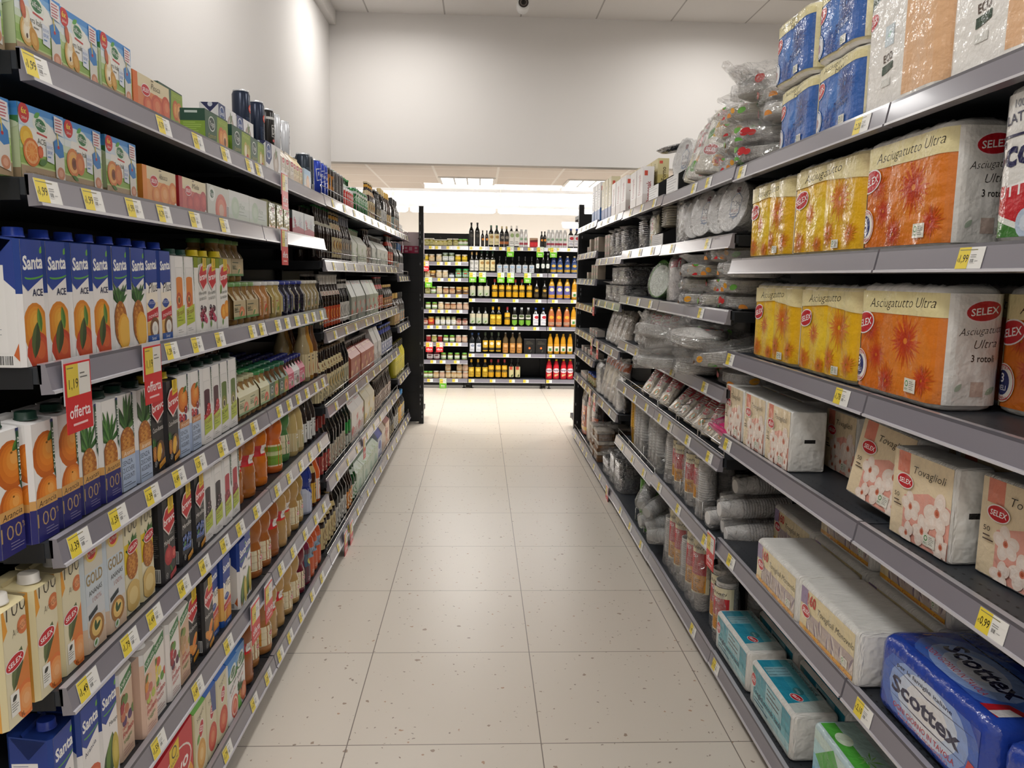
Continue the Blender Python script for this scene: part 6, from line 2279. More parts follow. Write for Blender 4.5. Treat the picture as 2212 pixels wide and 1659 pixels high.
for y in (3.30, 3.375, 3.45):
    L('dark_juice', y, T5, 'dark juice bottle with white label', SH[4], 0.02)
    L('dark_juice', y + .02, T5, 'dark juice bottle with white label, second row', SH[4], 0.10)

# sixth shelf
L('santal_arancia', 1.345, T6, 'blue topped carton at the lower picture corner', SH[5], 0.02)
L('santal_arancia', 1.432, T6, 'blue topped carton with side text panel', SH[5], 0.02)
L('santal_mango', 1.512, T6, 'blue topped carton with mango print', SH[5], 0.02)
L('veg_berry', 1.59, T6, 'beige smoothie carton with berries and vegetables', SH[5])
L('veg_mix', 1.678, T6, 'pink smoothie carton with white cap', SH[5], 0.012)
L('frul_pear', 1.752, T6, 'white smoothie carton with yellow fruit', SH[5])
L('frul_straw', 1.83, T6, 'white smoothie carton with strawberries', SH[5], 0.016)
L('veg_peach', 1.905, T6, 'tan smoothie carton with pale fruit', SH[5])
L('bravo_melon', 1.985, T6, 'black melon carton half hidden', SH[5], 0.03)
L('bravo_melon', 2.068, T6, 'black melon carton with yellow cap', SH[5], 0.014)
L('plus_peach', 2.15, T6, 'blue carton with peach print half hidden', SH[5], 0.03)
L('plus_peach', 2.232, T6, 'blue carton with peach print', SH[5], 0.02)
L('santal_mango', 2.36, T6, 'blue topped carton with large mango leaf', SH[5], 0.014)
L('santal_mango', 2.445, T6, 'blue topped mango carton beside the brown bottles', SH[5], 0.024)
for k_, y, t, ins in (('pet_brown_lab', 2.60, 'brown juice bottle with red and white label', .02), ('pet_brown_lab', 2.70, 'brown juice bottle with red and white label', .02), ('pet_brown', 2.80, 'brown juice bottle with red band', .015),
                      ('pet_pale', 2.90, 'pale juice bottle with red band', .015), ('pet_pale', 3.0, 'pale juice bottle with red band', .02), ('pet_pale_lab', 3.10, 'pale juice bottle with white label', .015), ('pet_apple', 3.195, 'pale juice bottle with green label', .02),
                      ('pet_blue', 3.315, 'blue and white plastic juice bottle', .012)):
    L(k_, y, T6, t, SH[5], ins)
for i, y in enumerate((2.55, 2.66, 2.76, 2.87, 2.98, 3.09)):
    L('pet_brown' if i < 3 else 'pet_pale', y, T6, ('brown' if i < 3 else 'pale') + ' juice bottle in the second row', SH[5], 0.12)
L('amber_long', 3.42, T6, 'amber glass bottle with yellow label', SH[5], 0.015)
L('amber_long', 3.40, T6, 'amber glass bottle standing behind', SH[5], 0.09)
L('orange_long', 3.50, T6, 'orange glass bottle with white label', SH[5], 0.012)
L('orange_long', 3.48, T6, 'orange glass bottle standing behind', SH[5], 0.09)

# lowest shelf
L('bravo_red', 1.80, T7, 'red juice multipack with yellow tag', SH[6], 0.012)
L('bravo_red', 1.555, T7, 'red juice multipack at the picture bottom', SH[6], 0.012)
for y, k_, t in ((1.968, 'gable_green', 'gable carton with green top'), (2.055, 'gable_blue', 'gable carton with bright blue top'), (2.142, 'gable_tan', 'gable carton with blue top and tan front'), (2.23, 'gable_agr', 'white gable carton with citrus'), (2.318, 'gable_vita', 'white gable carton with pineapple')):
    L(k_, y, T7, t, SH[6], 0.014)
for k_, y, t, ins in (('pet_brown', 2.445, 'brown juice bottle with red band', .014), ('pet_tan_lab', 2.555, 'brown juice bottle with yellow label', .03), ('pet_tan_lab', 2.66, 'brown juice bottle with yellow label', .016), ('pet_pale', 2.77, 'pale juice bottle with red band', .02),
                      ('pet_pale', 2.87, 'pale juice bottle with red band', .02), ('pet_pale_lab', 2.98, 'pale juice bottle with white label', .016), ('pet_pale_lab', 3.085, 'pale juice bottle with white label', .016), ('pet_red', 3.185, 'dark red juice bottle', .02)):
    L(k_, y, T7, t, SH[6], ins)
for i, y in enumerate((2.50, 2.61, 2.72, 2.83, 2.94, 3.05)):
    L('pet_brown' if i < 2 else 'pet_pale', y, T7, ('brown' if i < 2 else 'pale') + ' juice bottle in the second row', SH[6], 0.12)
for i, y in enumerate((3.28, 3.36, 3.44, 3.52)):
    L('sport_dark' if i < 1 else 'sport_red', y, T7, 'pink sport bottle with black cap' if i < 1 else 'orange sport bottle with black cap', SH[6], .016)
    L('sport_red', y - 0.02, T7, 'sport bottle in the second row', SH[6], .10)

# ------------------------------------------------------------------ the beer run
B1, B2, B3, B4, B5 = BZ
BH = ['top beer shelf', 'second beer shelf', 'third beer shelf', 'fourth beer shelf', 'fifth beer shelf', 'lowest beer shelf']


def rowL(key, ya, n, z, desc, sh, pitch=None, ins=0.03, rows=0, back=None, dz=0):
    R_ = BEERS[key][0] / 100 if key in BEERS else (WINES[key][0] / 100 if key in WINES else 0.033)
    p = pitch or (2 * R_ + 0.004)
    for i in range(n):
        L(key, ya + i * p, z, desc, sh, ins, dz)
        for r_ in range(1, rows + 1):
            L(key + '_b' if key in BEERS else key, ya + i * p, z, f'{ORD[r_]}-row ' + desc, sh, ins + r_ * (2 * R_ + 0.004))
    return ya + n * p


# top shelf: cans and bottles
for i, y in enumerate((3.72, 3.80, 3.87)):
    L('can_blue', y, B1, 'tall bright blue can', BH[0], 0.03)
L('can_blue', 3.70, B1, 'blue can in the row behind', BH[0], 0.11)
for y in (3.95, 4.03):
    L('can_amber', y, B1, 'black and amber tall can', BH[0], 0.03)
for y in (4.12, 4.20, 4.28):
    L('can_grey', y, B1, 'tall dark grey can', BH[0], 0.03)
for i in range(5):
    L('can_red', 4.37 + i * 0.062, B1, 'small white and red can', BH[0], 0.03)
rowL('beer_green', 4.40, 6, B1, 'green beer bottle behind the small cans', BH[0], ins=0.12)
L('can_green', 4.72, B1, 'green and white beer can', BH[0], 0.03)
for i in range(6):
    L('can_green', 4.795 + i * 0.072, B1, 'green beer can in the glare', BH[0], 0.03)
rowL('beer_green', 4.80, 5, B1, 'green beer bottle behind the green cans', BH[0], ins=0.12)
rowL('beer_desp', 5.28, 4, B1, 'brown bottle with cream label', BH[0])
rowL('beer_black', 5.62, 4, B1, 'dark bottle in the glare', BH[0])
rowL('dark_white', 5.95, 3, B1, 'dark bottle with gold foil', BH[0])
rowL('liq_amber', 6.25, 3, B1, 'amber bottle with gold neck', BH[0])
rowL('liq_picture', 6.65, 5, B1, 'dark slim bottle of the end bay', BH[0])
for y in (7.12, 7.26):
    L('red_box', y, B1, 'red boxed bottle pack', BH[0], 0.04)

# second shelf
y = rowL('beer_slim', 3.66, 6, B2, 'slim brown bottle with green cap', BH[1], rows=1)
y = rowL('beer_desp', y, 4, B2, 'brown bottle with cream label', BH[1], rows=1)
y = rowL('beer_paint', y, 4, B2, 'brown bottle with grey label', BH[1], rows=1)
y += 0.06
for i in range(3):
    L('car_blanca', y + 0.03 + i * 0.183, B2, 'pale carrier of green capped bottles', BH[1], 0.03)
y = rowL('beer_brown2', y + 0.52, 3, B2, 'brown bottle between the carriers', BH[1])
for i in range(4):
    L('car_six', y + 0.10 + i * 0.224, B2, 'grey carrier of bottles', BH[1], 0.03)
y = rowL('beer_redlab', y + 0.93, 5, B2, 'brown bottle with red label', BH[1])
rowL('liq_picture', 6.68, 4, 1.43, 'dark bottle with painted label', 'end bay second shelf', 0.09)
rowL('dark_blue', 7.08, 4, 1.43, 'dark bottle with pale label', 'end bay second shelf', 0.09)

# third shelf
y = rowL('beer_black', 3.66, 2, B3, 'dark bottle with small label', BH[2])
y = rowL('beer_wheat', y, 6, B3, 'brown bottle with white foil and orange label', BH[2], rows=1)
y = rowL('beer_white', y, 4, B3, 'dark bottle with white label', BH[2], rows=1)
for i in range(4):
    L('car_grey', y + 0.09 + i * 0.183, B3, 'grey green beer carrier', BH[2], 0.03)
for i in range(2):
    L('car_lime', y + 0.83 + i * 0.193, B3, 'pale green beer carrier', BH[2], 0.03)
rowL('beer_redlab', 5.58, 5, B3, 'brown bottle with red label', BH[2])
rowL('brown_small', 5.98, 9, B3, 'small dark bottle with brown label', BH[2], 0.058)
rowL('liq_amber', 6.68, 5, 1.005, 'amber bottle with cream label', 'end bay third shelf', 0.085)
rowL('liq_picture', 7.14, 4, 1.005, 'dark bottle with orange picture', 'end bay third shelf', 0.085)

# fourth shelf
y = rowL('beer_pau', 3.66, 9, B4, 'brown bottle with cream label and shield', BH[3], rows=2)
y = rowL('beer_big', y + 0.01, 2, B4, 'big dark bottle with oval label', BH[3])
for i in range(5):
    L('car_red', y + 0.08 + i * 0.184, B4, 'brick red beer carrier', BH[3], 0.03)
rowL('beer_red2', y + 0.0, 14, B4, 'dark bottle behind the red carriers', BH[3], ins=0.175)
rowL('beer_red2', y + 0.0, 14, B4, 'dark bottle with white neck, rear row', BH[3], ins=0.24)
for i in range(2):
    L('car_white', y + 1.02 + i * 0.183, B4, 'white beer carrier with tall sleeve', BH[3], 0.03)
rowL('beer_blue', 5.84, 10, B4, 'dark bottle with blue and white label', BH[3], rows=1)
rowL('limon', 6.72, 7, 0.565, 'tall yellow liqueur bottle', 'end bay fourth shelf', 0.11)

# fifth shelf
y = rowL('dark_red', 3.67, 3, B5, 'dark bottle with red foil', BH[4], rows=1)
y = rowL('dark_big', y, 5, B5, 'plain dark large bottle', BH[4], rows=1)
y = rowL('dark_green', y, 2, B5, 'dark large bottle with green label', BH[4])
for i in range(2):
    L('car_redwhite', y + 0.09 + i * 0.225, B5, 'white and red beer carrier', BH[4], 0.03)
for i in range(2):
    L('car_yellow', y + 0.55 + i * 0.225, B5, 'cream and yellow beer carrier', BH[4], 0.03)
rowL('beer_brown2', y + 1.0, 14, B5, 'brown bottle with beige label', BH[4], rows=1)

# lowest shelf
zb = 0.118
y = rowL('beer_cream', 3.66, 5, zb, 'brown bottle with long cream label', BH[5], rows=1)
y = rowL('dark_white', y + 0.01, 4, zb, 'dark bottle with white label', BH[5], rows=1)
y = rowL('beer_orange', y, 3, zb, 'brown bottle with orange label', BH[5])
y = rowL('beer_green', y, 2, zb, 'green bottle by the floral carriers', BH[5], rows=1)
for i in range(4):
    L('car_floral', y + 0.09 + i * 0.224, zb, 'pale green floral beer carrier', BH[5], 0.03)
rowL('beer_green', y, 13, zb, 'green bottle behind the floral carriers', BH[5], ins=0.175)
for k_, t in (('car_bluew', 'blue and silver beer carrier'), ('car_beige', 'beige beer carrier'), ('car_pattern', 'red patterned beer carrier')):
    L(k_, y + 1.0, zb, t, BH[5], 0.03)
    y += 0.215
rowL('beer_black', y + 0.92, 6, zb, 'black bottle with dark label', BH[5], rows=1)
y = 6.68
y = rowL('dark_white', y, 3, zb, 'dark bottle with white label', 'end bay lowest shelf', 0.085)
y = rowL('liq_yellow', y, 3, zb, 'slim red capped bottle with yellow label', 'end bay lowest shelf', 0.085)
y = rowL('liq_blue', y, 3, zb, 'slim bottle with blue cap', 'end bay lowest shelf', 0.085)


# ------------------------------------------------------------------ paper goods
def rx(inset=0.02):
    return 0.86 + inset


def R(key, y, z, desc, shelf, inset=0.022, dz=0.0, rz=0.0, tilt=None, group=None, sc=None):
    return place(key, (rx(inset), y, z - 0.005 + dz), -PI / 2 + rz + random.uniform(-0.012, 0.012), desc, shelf, group, y, tilt, sc)


def rollpack(key, wcm, dcm, hcm, n, bg, draw, name='paper_towel_pack', amp=0.5, corner=4.0, topc='efede8'):
    """rolls in printed film: lobed outline, cinched film at both ends"""
    w_, d, h, a, c = wcm / 100, dcm / 100, hcm / 100, amp / 100, min(corner, dcm / 2 - 0.3) / 100

    def fy(x):
        u = (x + w_ / 2) / w_
        y = a * (1 - abs(math.sin(PI * n * u)) ** 0.55)
        e = w_ / 2 - abs(x)
        if e < c:
            y = max(y, c - math.sqrt(max(c * c - (c - e) ** 2, 0)))
        return y
    N = 10 * n
    xs = [-w_ / 2 + w_ * (0.5 - 0.5 * math.cos(PI * i / N)) for i in range(N + 1)]
    fr = [(x, fy(x)) for x in xs]
    k0 = min(range(len(xs)), key=lambda i: abs(xs[i]))
    out = fr[k0:] + [(x, d - y) for x, y in fr[::-1]] + fr[:k0]

    def rr(z, o):
        return [(x * (1 - 2 * o / w_), d / 2 + (y - d / 2) * (1 - 2 * o / d), z) for x, y in out]
    rnd = random.Random(n + wcm)
    mb = MB()
    topr = [(x, y, z + rnd.uniform(-0.003, 0.003)) for x, y, z in rr(h, 0.018)]
    mb.loft([rr(0, 0.012), rr(0.006, 0.003), rr(0.016, 0), rr(h - 0.02, 0), rr(h - 0.008, 0.004), topr, rr(h - 0.006, 0.035)], [topc, bg, bg, bg, topc, topc], 0, True)
    A = Art(wcm + dcm, hcm - 2.8, -wcm / 2, 1.2)
    draw(A, wcm, hcm)
    A.emit(mb, f_wrap(out), du=wcm / n / 14, e0=0.0008, de=0.00011)
    kind(key, name, 'paper towels', [('body', mb.mesh('body', 'foilpack'), None)])


def recycled(A, x, y, s=1.0):
    A.r(x, y, x + 4.0 * s, y + 2.6 * s, 'e6e4d8')
    A.e(x + 0.9 * s, y + 1.6 * s, 0.6 * s, 0.6 * s, '3f8a44', 12)
    A.e(x + 0.9 * s, y + 1.6 * s, 0.38 * s, 0.38 * s, 'e6e4d8', 12)
    A.t('PEFC', x + 0.9 * s, y + 0.35 * s, 0.42 * s, '3f8a44', 'c')
    A.lines(x + 1.9 * s, x + 3.7 * s, y + 2.0 * s, 5, 0.36 * s, '8a8c84', 0.12 * s)


def asc_yellow(A, w, h):
    x0 = -w / 2
    A.r(x0, 0, x0 + w, h, 'e8b41c')
    A.ge(-w * 0.1, h * 0.45, w * 0.34, h * 0.3, ['ecc02a', 'f0cc38'])
    for x, y, r, sd in ((-w * 0.20, h * 0.46, 4.2, 1), (w * 0.22, h * 0.56, 6.0, 2), (-w * 0.34, h * 0.16, 3.8, 3), (w * 0.10, h * 0.22, 4.0, 4), (w * 0.38, h * 0.2, 3.4, 5), (-w * .06, h * .12, 3.0, 7)):
        A.burst(x, y, r, ['e09028', 'da7c24', 'd06a20'], 26, sd)
    A.p([(x0, h), (x0, h * 0.74), (0, h * 0.78), (w / 2, h * 0.72), (w / 2, h)], 'e6d9a4')
    A.r(x0, 0, x0 + 1.4, h, 'e9dcae')
    A.t('Asciugatutto', -w * 0.04, h * 0.815, h * 0.085, '231f18', 'c', w * 0.52, 0.04, 0.38, -0.012)
    A.oval('SELEX', x0 + w * 0.17, h * 0.62, w * 0.09, h * 0.085, 0.25)
    recycled(A, w * 0.16, h * 0.07, 0.8)
    A.r(w / 2, 0, w / 2 + 20, h, 'eeebe4')
    A.r(w / 2 + 2.5, h * 0.25, w / 2 + 4.5, h * 0.55, 'd8b840')


def asc_orange(A, w, h):
    x0 = -w / 2
    A.r(x0, 0, w / 2, h, 'd9721c')
    A.ge(w * 0.2, h * 0.4, w * 0.4, h * 0.5, ['de7c24', 'e0822a'])
    for x, y, r, sd in ((w * 0.14, h * 0.52, 6.6, 1), (-w * 0.2, h * 0.36, 4.0, 2), (-w * 0.28, h * 0.58, 3.6, 3), (-w * 0.05, h * 0.15, 4.4, 4), (w * 0.36, h * 0.22, 3.8, 6)):
        A.burst(x, y, r, ['d05c1c', 'c8481c', 'c03a20'], 28, sd)
    A.r(x0, h * 0.74, w / 2, h, 'e7dba6')
    A.p([(x0, 0), (x0 + w * 0.09, 0), (x0 + w * 0.07, h * 0.6), (x0 + w * 0.09, h * 0.74), (x0, h * 0.74)], 'e9ddb4')
    A.p([(x0, h * 0.74), (x0 + w * 0.05, h * 0.74), (x0 + w * 0.05, h), (x0, h)], 'dc7a44')
    A.t('Asciugatutto Ultra', w * 0.06, h * 0.80, h * 0.085, '231f18', 'c', w * 0.74, 0.03, 0.38, -0.012)
    A.oval('SELEX', x0 + w * 0.13, h * 0.64, w * 0.115, h * 0.09, 0.2)
    bx, by = x0 + w * 0.10, h * 0.24
    A.e(bx, by, w * 0.105, h * 0.155, 'ece6da', 24)
    A.e(bx, by, w * 0.098, h * 0.145, 'c42c34', 24)
    A.e(bx, by, w * 0.092, h * 0.137, 'f0ece4', 24)
    A.e(bx, by, w * 0.062, h * 0.10, '26306c', 24)
    A.t('3', bx, by + h * 0.005, h * 0.07, 'ffffff', 'c', bold=0.02)
    A.t('VELI', bx, by - h * 0.06, h * 0.04, 'ffffff', 'c')
    A.t('ULTRA', bx, by + h * 0.105, h * 0.026, 'c42c34', 'c', w * 0.12)
    A.t('ASSORBENZA', bx, by - h * 0.13, h * 0.022, 'c42c34', 'c', w * 0.13)
    A.t('rotoli', x0 + 0.2, h * 0.48, h * 0.03, '2a2620', 'l', 2.0)
    recycled(A, w * 0.18, h * 0.10, 1.1)
    s0 = w / 2
    A.r(s0, 0, s0 + 20, h, 'ebe9e4')
    A.oval('SELEX', s0 + 6.6, h * 0.80, 3.6, 1.9, 0.12)
    A.t('Asciugatutto', s0 + 6.6, h * 0.62, h * 0.06, '2a2620', 'c', 9.4, 0.1, 0.38, -0.012)
    A.t('Ultra', s0 + 7.2, h * 0.51, h * 0.07, '2a2620', 'c', 4.6, 0.1, 0.38, -0.012)
    A.t('3 rotoli', s0 + 7.0, h * 0.40, h * 0.055, '2a2620', 'c', 4.6, bold=0.01)
    A.r(s0 + 5, h * 0.12, s0 + 7.6, h * 0.24, 'c8b4a8')
    A.leaf(s0 + 8.0, h * 0.14, 2.6, 1.2, 0.6, 'a8bca4')
    A.leaf(s0 + 2.0, h * 0.16, 2.0, 1.0, 0.9, 'b4c4b0')


def asc_blue(A, w, h):
    x0 = -w / 2
    A.r(x0, 0, w / 2, h, '2a62b4')
    A.ge(0, h * 0.45, w * 0.3, h * 0.3, ['3570c0', '3d78c6'])
    A.burst(w * 0.2, h * 0.58, 5.2, ['2350a0', '1c4492', '183a84'], 28, 2)
    A.burst(-w * 0.12, h * 0.2, 4.0, ['2856a8', '2350a0'], 24, 4)
    A.p([(x0, h), (x0, h * 0.74), (w / 2, h * 0.82), (w / 2, h)], 'e6dca8')
    A.p([(x0, 0), (x0 + 2.2, 0), (x0 + 1.6, h * 0.5), (x0 + 3.0, h * 0.76), (x0, h * 0.74)], 'e6deb6')
    A.t('Asciugatutto', -0.6, h * 0.875, h * 0.06, '231f18', 'c', w * 0.52, 0.1, 0.38, -0.012)
    A.t('Maxi', 1.2, h * 0.79, h * 0.06, '231f18', 'c', w * 0.2, 0.1, 0.38, -0.012)
    A.oval('SELEX', x0 + 4.0, h * 0.62, 2.6, 1.7, 0.4)
    A.e(x0 + 3.2, h * 0.22, 2.6, 3.0, 'e4e8ee', 20)
    A.e(x0 + 3.2, h * 0.22, 2.3, 2.7, '3060a8', 20)
    A.e(x0 + 3.2, h * 0.22, 2.1, 2.5, 'e8ecf0', 20)
    A.e(x0 + 3.2, h * 0.20, 1.0, 1.2, 'c8a8a8', 14)
    A.t('XXSTRAPPI', w * 0.12, h * 0.30, h * 0.06, '1a3478', 'c', w * 0.34, 0.12, 0.2, 0.02)
    A.t('MAXI DURATA', w * 0.12, h * 0.38, h * 0.04, '1a3478', 'c', w * 0.3, 0.12, 0.2, 0.01)
    recycled(A, w * 0.12, h * 0.08, 0.8)
    A.r(w / 2, 0, w / 2 + 20, h, 'eceae4')
    A.p([(w / 2, 0), (w / 2 + 3, 0), (w / 2 + 2, h), (w / 2, h)], 'e6deb6')


def eco_art(A, w, h):
    x0 = -w / 2
    A.r(x0, 0, w / 2, h, 'edebe6')
    A.r(x0 + w * 0.56, 2, w / 2 + 14, h, 'e6b88c')
    A.p([(x0 + 1, h), (x0 + 1, h * 0.72), (x0 + 7, h * 0.80), (x0 + 11, h)], '2f4a3c')
    A.t('Natura', x0 + 1.6, h * 0.87, 1.5, 'e4ece4', 'l', 6.0, 0.15, 0.3)
    A.t('Terra', x0 + 1.6, h * 0.79, 1.4, 'e4ece4', 'l', 4.0, 0.15, 0.3)
    A.oval('SELEX', x0 + 3.6, h * 0.66, 2.6, 1.6, 0.25)
    A.r(x0 + w * 0.3, h * 0.44, x0 + w * 0.42, h * 0.58, 'd6e4ec')
    A.leaf(x0 + w * 0.33, h * 0.5, 2.0, 0.9, 0.6, '8ab4a0')
    A.t('ECO', x0 + w * 0.36, h * 0.34, 1.6, '4a3424', 'c', 3.8, 0.1, 0, 0.02)
    A.p([(x0 + w * 0.29, h * 0.25), (x0 + w * 0.43, h * 0.28), (x0 + w * 0.43, h * 0.33), (x0 + w * 0.29, h * 0.31)], '24402c')
    A.r(x0 + w * 0.29, h * 0.17, x0 + w * 0.41, h * 0.22, 'dcdcd6')
    for r in (1.6, 2.4, 3.2):
        A.e(x0 + w * 0.40, h * 0.62, r, r * 1.3, 'e8e6e0', 20).e(x0 + w * 0.40, h * 0.62, r - 0.12, r * 1.3 - 0.12, 'edebe6', 20) if False else None


def scot_roll(A, w, h):
    x0 = -w / 2
    A.r(x0, 0, w / 2 + 12, h, 'dddcd8')
    A.p([(x0, 0), (w / 2, 0), (w / 2, h * 0.2), (x0, h * 0.16)], '3f7a34')
    A.p([(x0, h * 0.34), (w / 2, h * 0.42), (w / 2, h * 0.2), (0, h * 0.04), (x0, h * 0.2)], 'e2e6e0')
    A.p([(x0 + 0.6, h * 0.36), (w / 2, h * 0.43), (w / 2, h * 0.22), (0, h * 0.08), (x0 + 1.6, h * 0.22)], 'c42c34')
    A.t('TUTTOFARE', x0 + 1.2, h * 0.28, h * 0.075, 'f0ecec', 'l', w * 0.7, 0.1, 0.1, 0.02)
    A.ge(-w * 0.1, h * 0.13, 2.2, 2.4, ['b8c8dc', 'd0dae6'])
    A.t('Scottex', x0 + 1.0, h * 0.48, h * 0.17, '23244e', 'l', w * 0.86, 0.06, 0.1, 0.03)
    A.t('2 LATI DIVERSI', x0 + 2, h * 0.74, h * 0.06, '3a3c54', 'l', w * 0.6, 0.1, 0, 0.01)
    A.p([(x0, h * 0.66), (w / 2, h * 0.70), (w / 2, h * 0.71), (x0, h * 0.68)], '2c2c50')
    A.t('100 SI', x0 + 6, h * 0.85, h * 0.05, '5a5c6c', 'l', 4)


rollpack('asc_yellow', 35, 12, 24.0, 4, 'e9dcae', asc_yellow)
rollpack('asc_yellow_wide', 41, 12, 24.5, 4, 'e9dcae', asc_yellow)
rollpack('asc_orange', 33.5, 13.5, 24.5, 3, 'ebe9e4', asc_orange, amp=0.35)
rollpack('asc_blue', 25, 13, 18.8, 2, 'e6deb6', asc_blue)
rollpack('eco', 32, 14, 31, 3, 'edebe6', eco_art, amp=0.3)
rollpack('scot_roll', 27, 14, 26, 2, 'dddcd8', scot_roll, corner=6)

P1, P2, P3, P4, P5 = PZ
PH = ['top paper shelf', 'second paper shelf', 'third paper shelf', 'fourth paper shelf', 'fifth paper shelf', 'lowest paper shelf']
R('asc_blue', 2.285, P1, 'blue paper towel pack under another', PH[0], 0.03)
R('asc_blue', 2.012, P1, 'blue paper towel pack under another', PH[0], 0.025)
R('asc_blue', 2.30, P1, 'blue paper towel pack on top of another', PH[0], 0.015, 0.189)
R('asc_blue', 2.02, P1, 'blue paper towel pack on top of another', PH[0], 0.02, 0.189)
R('eco', 1.702, P1, 'white and peach eco paper pack', PH[0], 0.02)
R('eco', 1.372, P1, 'white and peach eco paper pack', PH[0], 0.02)
R('eco', 1.04, P1, 'white and peach eco paper pack', PH[0], 0.02)
R('asc_yellow', 2.43, P2, 'yellow and orange paper towel pack', PH[1], 0.025)
R('asc_yellow_wide', 2.03, P2, 'yellow and orange paper towel pack', PH[1], 0.022)
R('asc_orange', 1.652, P2, 'orange three-roll paper towel pack', PH[1], 0.02)
R('scot_roll', 1.225, P2, 'white paper roll pack with red and green print', PH[1], 0.015)
R('asc_yellow', 2.355, P3, 'yellow and orange paper towel pack', PH[2], 0.03)
R('asc_yellow', 1.99, P3, 'yellow and orange paper towel pack', PH[2], 0.03)
R('asc_orange', 1.642, P3, 'orange three-roll paper towel pack', PH[2], 0.024)
R('asc_orange', 1.34, P3, 'orange three-roll paper towel pack deeper on the shelf', PH[2], 0.16)
R('asc_orange', 1.66, P3, 'orange three-roll paper towel pack hidden behind', PH[2], 0.20)


# napkins
def napkins(key, wcm, hcm, dcm, front, name='napkin_pack', r=1.2, art=None, top=None, side=None, bg='efeee9', mat='ply'):
    w_, h, d = wcm / 100, hcm / 100, dcm / 100
    mb = MB()
    rbox(mb, -w_ / 2, 0, 0, w_ / 2, d, h, r / 100, bg, r / 100 * 0.8)
    m = 0.4
    A = Art(wcm - 2 * r - 2 * m + 1.2, hcm - 2 * r + 0.8, r + m - 0.6, r - 0.4)
    front(A, wcm, hcm)
    A.emit(mb, f_front(w_, d), mat=1)
    if top:
        A = Art(wcm - 2 * r, dcm - 2 * r + 0.6, r, r - 0.3)
        top(A, wcm, dcm)
        A.emit(mb, f_top(w_, d, h), mat=1)
    if side:
        A = Art(dcm - 2 * r, hcm - 2 * r, r, r)
        side(A, dcm, hcm)
        A.emit(mb, f_right(w_, d), mat=1)
    kind(key, name, 'napkins', [('body', mb.mesh('body', mat, 'foilpack'), None)])


def tov_art(txt='50 pezzi'):
    def f(A, W, H):
        A.r(0, 0, W, H, 'e8d6b4')
        A.r(W * 0.1, H * 0.74, W * 0.3, H, 'e08a74')
        A.p([(W * 0.24, 0), (W, 0), (W, H * 0.55), (W * 0.62, H * 0.62), (W * 0.24, H * 0.5)], 'e8a898')
        rnd = random.Random(3)
        for cx, cy, s in ((W * 0.36, H * 0.40, 3.2), (W * 0.78, H * 0.46, 4.2), (W * 0.58, H * 0.2, 3.4), (W * 0.88, H * 0.14, 3.0), (W * 0.34, H * 0.1, 2.6)):
            for i in range(5):
                a = i * 1.257 + rnd.random()
                A.ge(cx + s * 0.5 * math.cos(a), cy + s * 0.5 * math.sin(a), s * 0.55, s * 0.42, ['f0e0d4', 'f4e8de'], rot=a)
            A.ge(cx, cy, s * 0.2, s * 0.2, ['d8846c', 'b85a3c'])
            for i in range(3):
                A.r(cx - 0.3 + i * 0.25, cy, cx - 0.22 + i * 0.25, cy + s * 0.3, 'c06a4c')
        A.t('Tovaglioli', W * 0.62, H * 0.78, H * 0.085, '231f18', 'c', W * 0.5, 0, 0.3, -0.008)
        A.oval('SELEX', W * 0.26, H * 0.66, W * 0.125, H * 0.075)
        A.t(txt.split()[0], W * 0.1, H * 0.46, H * 0.05, '3a3028', 'l', W * 0.08)
        A.lines(W * 0.1, W * 0.24, H * 0.41, 2, H * 0.04, '5a4a40', H * 0.014)
        recycled(A, W * 0.62, H * 0.08, W / 22)
    return f


def tov_side(A, W, H):
    A.r(W * 0.4, H * 0.48, W * 0.7, H * 0.54, '2a2a2a')


napkins('tov_small', 19, 17.5, 10.5, tov_art('100 pezzi'), side=tov_side, r=0.7)
napkins('tov_big', 21.5, 19.2, 8.0, tov_art(), side=tov_side, r=0.9)


def m160(A, W, H):
    A.r(0, 0, W, H, 'e4d4a8')
    A.r(0, H * 0.58, W * 0.17, H, '9a86aa')
    A.bands(W * 0.17, H * 0.12, W, H * 0.5, ['c8b8ac', 'c0b0a8', 'b8a8a4'])
    rnd = random.Random(5)
    for i in range(9):
        x, y = rnd.uniform(W * 0.22, W * 0.94), rnd.uniform(H * 0.2, H * 0.42)
        A.leaf(x, y - 2, rnd.uniform(3, 5), 1.8, rnd.uniform(0.9, 2.2), 'd8ccc4', '8c7c88')
    A.p([(0, 0), (W, 0), (W, H * 0.13), (W * 0.4, H * 0.2), (0, H * 0.24)], 'e8a428') if False else A.r(0, 0, W, H * 0.17, 'e2a638')
    A.r(0, 0, W, H * 0.05, 'e6d6ac')
    A.t('ta Formato Convenienza Formato Convenienza', W * 0.16, H * 0.07, H * 0.075, 'a8442c', 'l', W * 0.9)
    A.t('160', W * 0.17, H * 0.66, H * 0.2, 'c8362e', 'l', W * 0.15, bold=0.03)
    A.oval('SELEX', W * 0.15, H * 0.48, W * 0.075, H * 0.115)
    A.t('Tovaglioli Monovelo', W * 0.35, H * 0.62, H * 0.12, '231f18', 'l', W * 0.6, 0, 0.32, -0.01)
    recycled(A, W * 0.78, H * 0.2, W / 42)


napkins('tov160', 32.5, 13.6, 17.5, m160, side=lambda A, W, H: A.r(W * 0.36, H * 0.2, W * 0.5, H * 0.42, '2c2c34'), r=1.6)


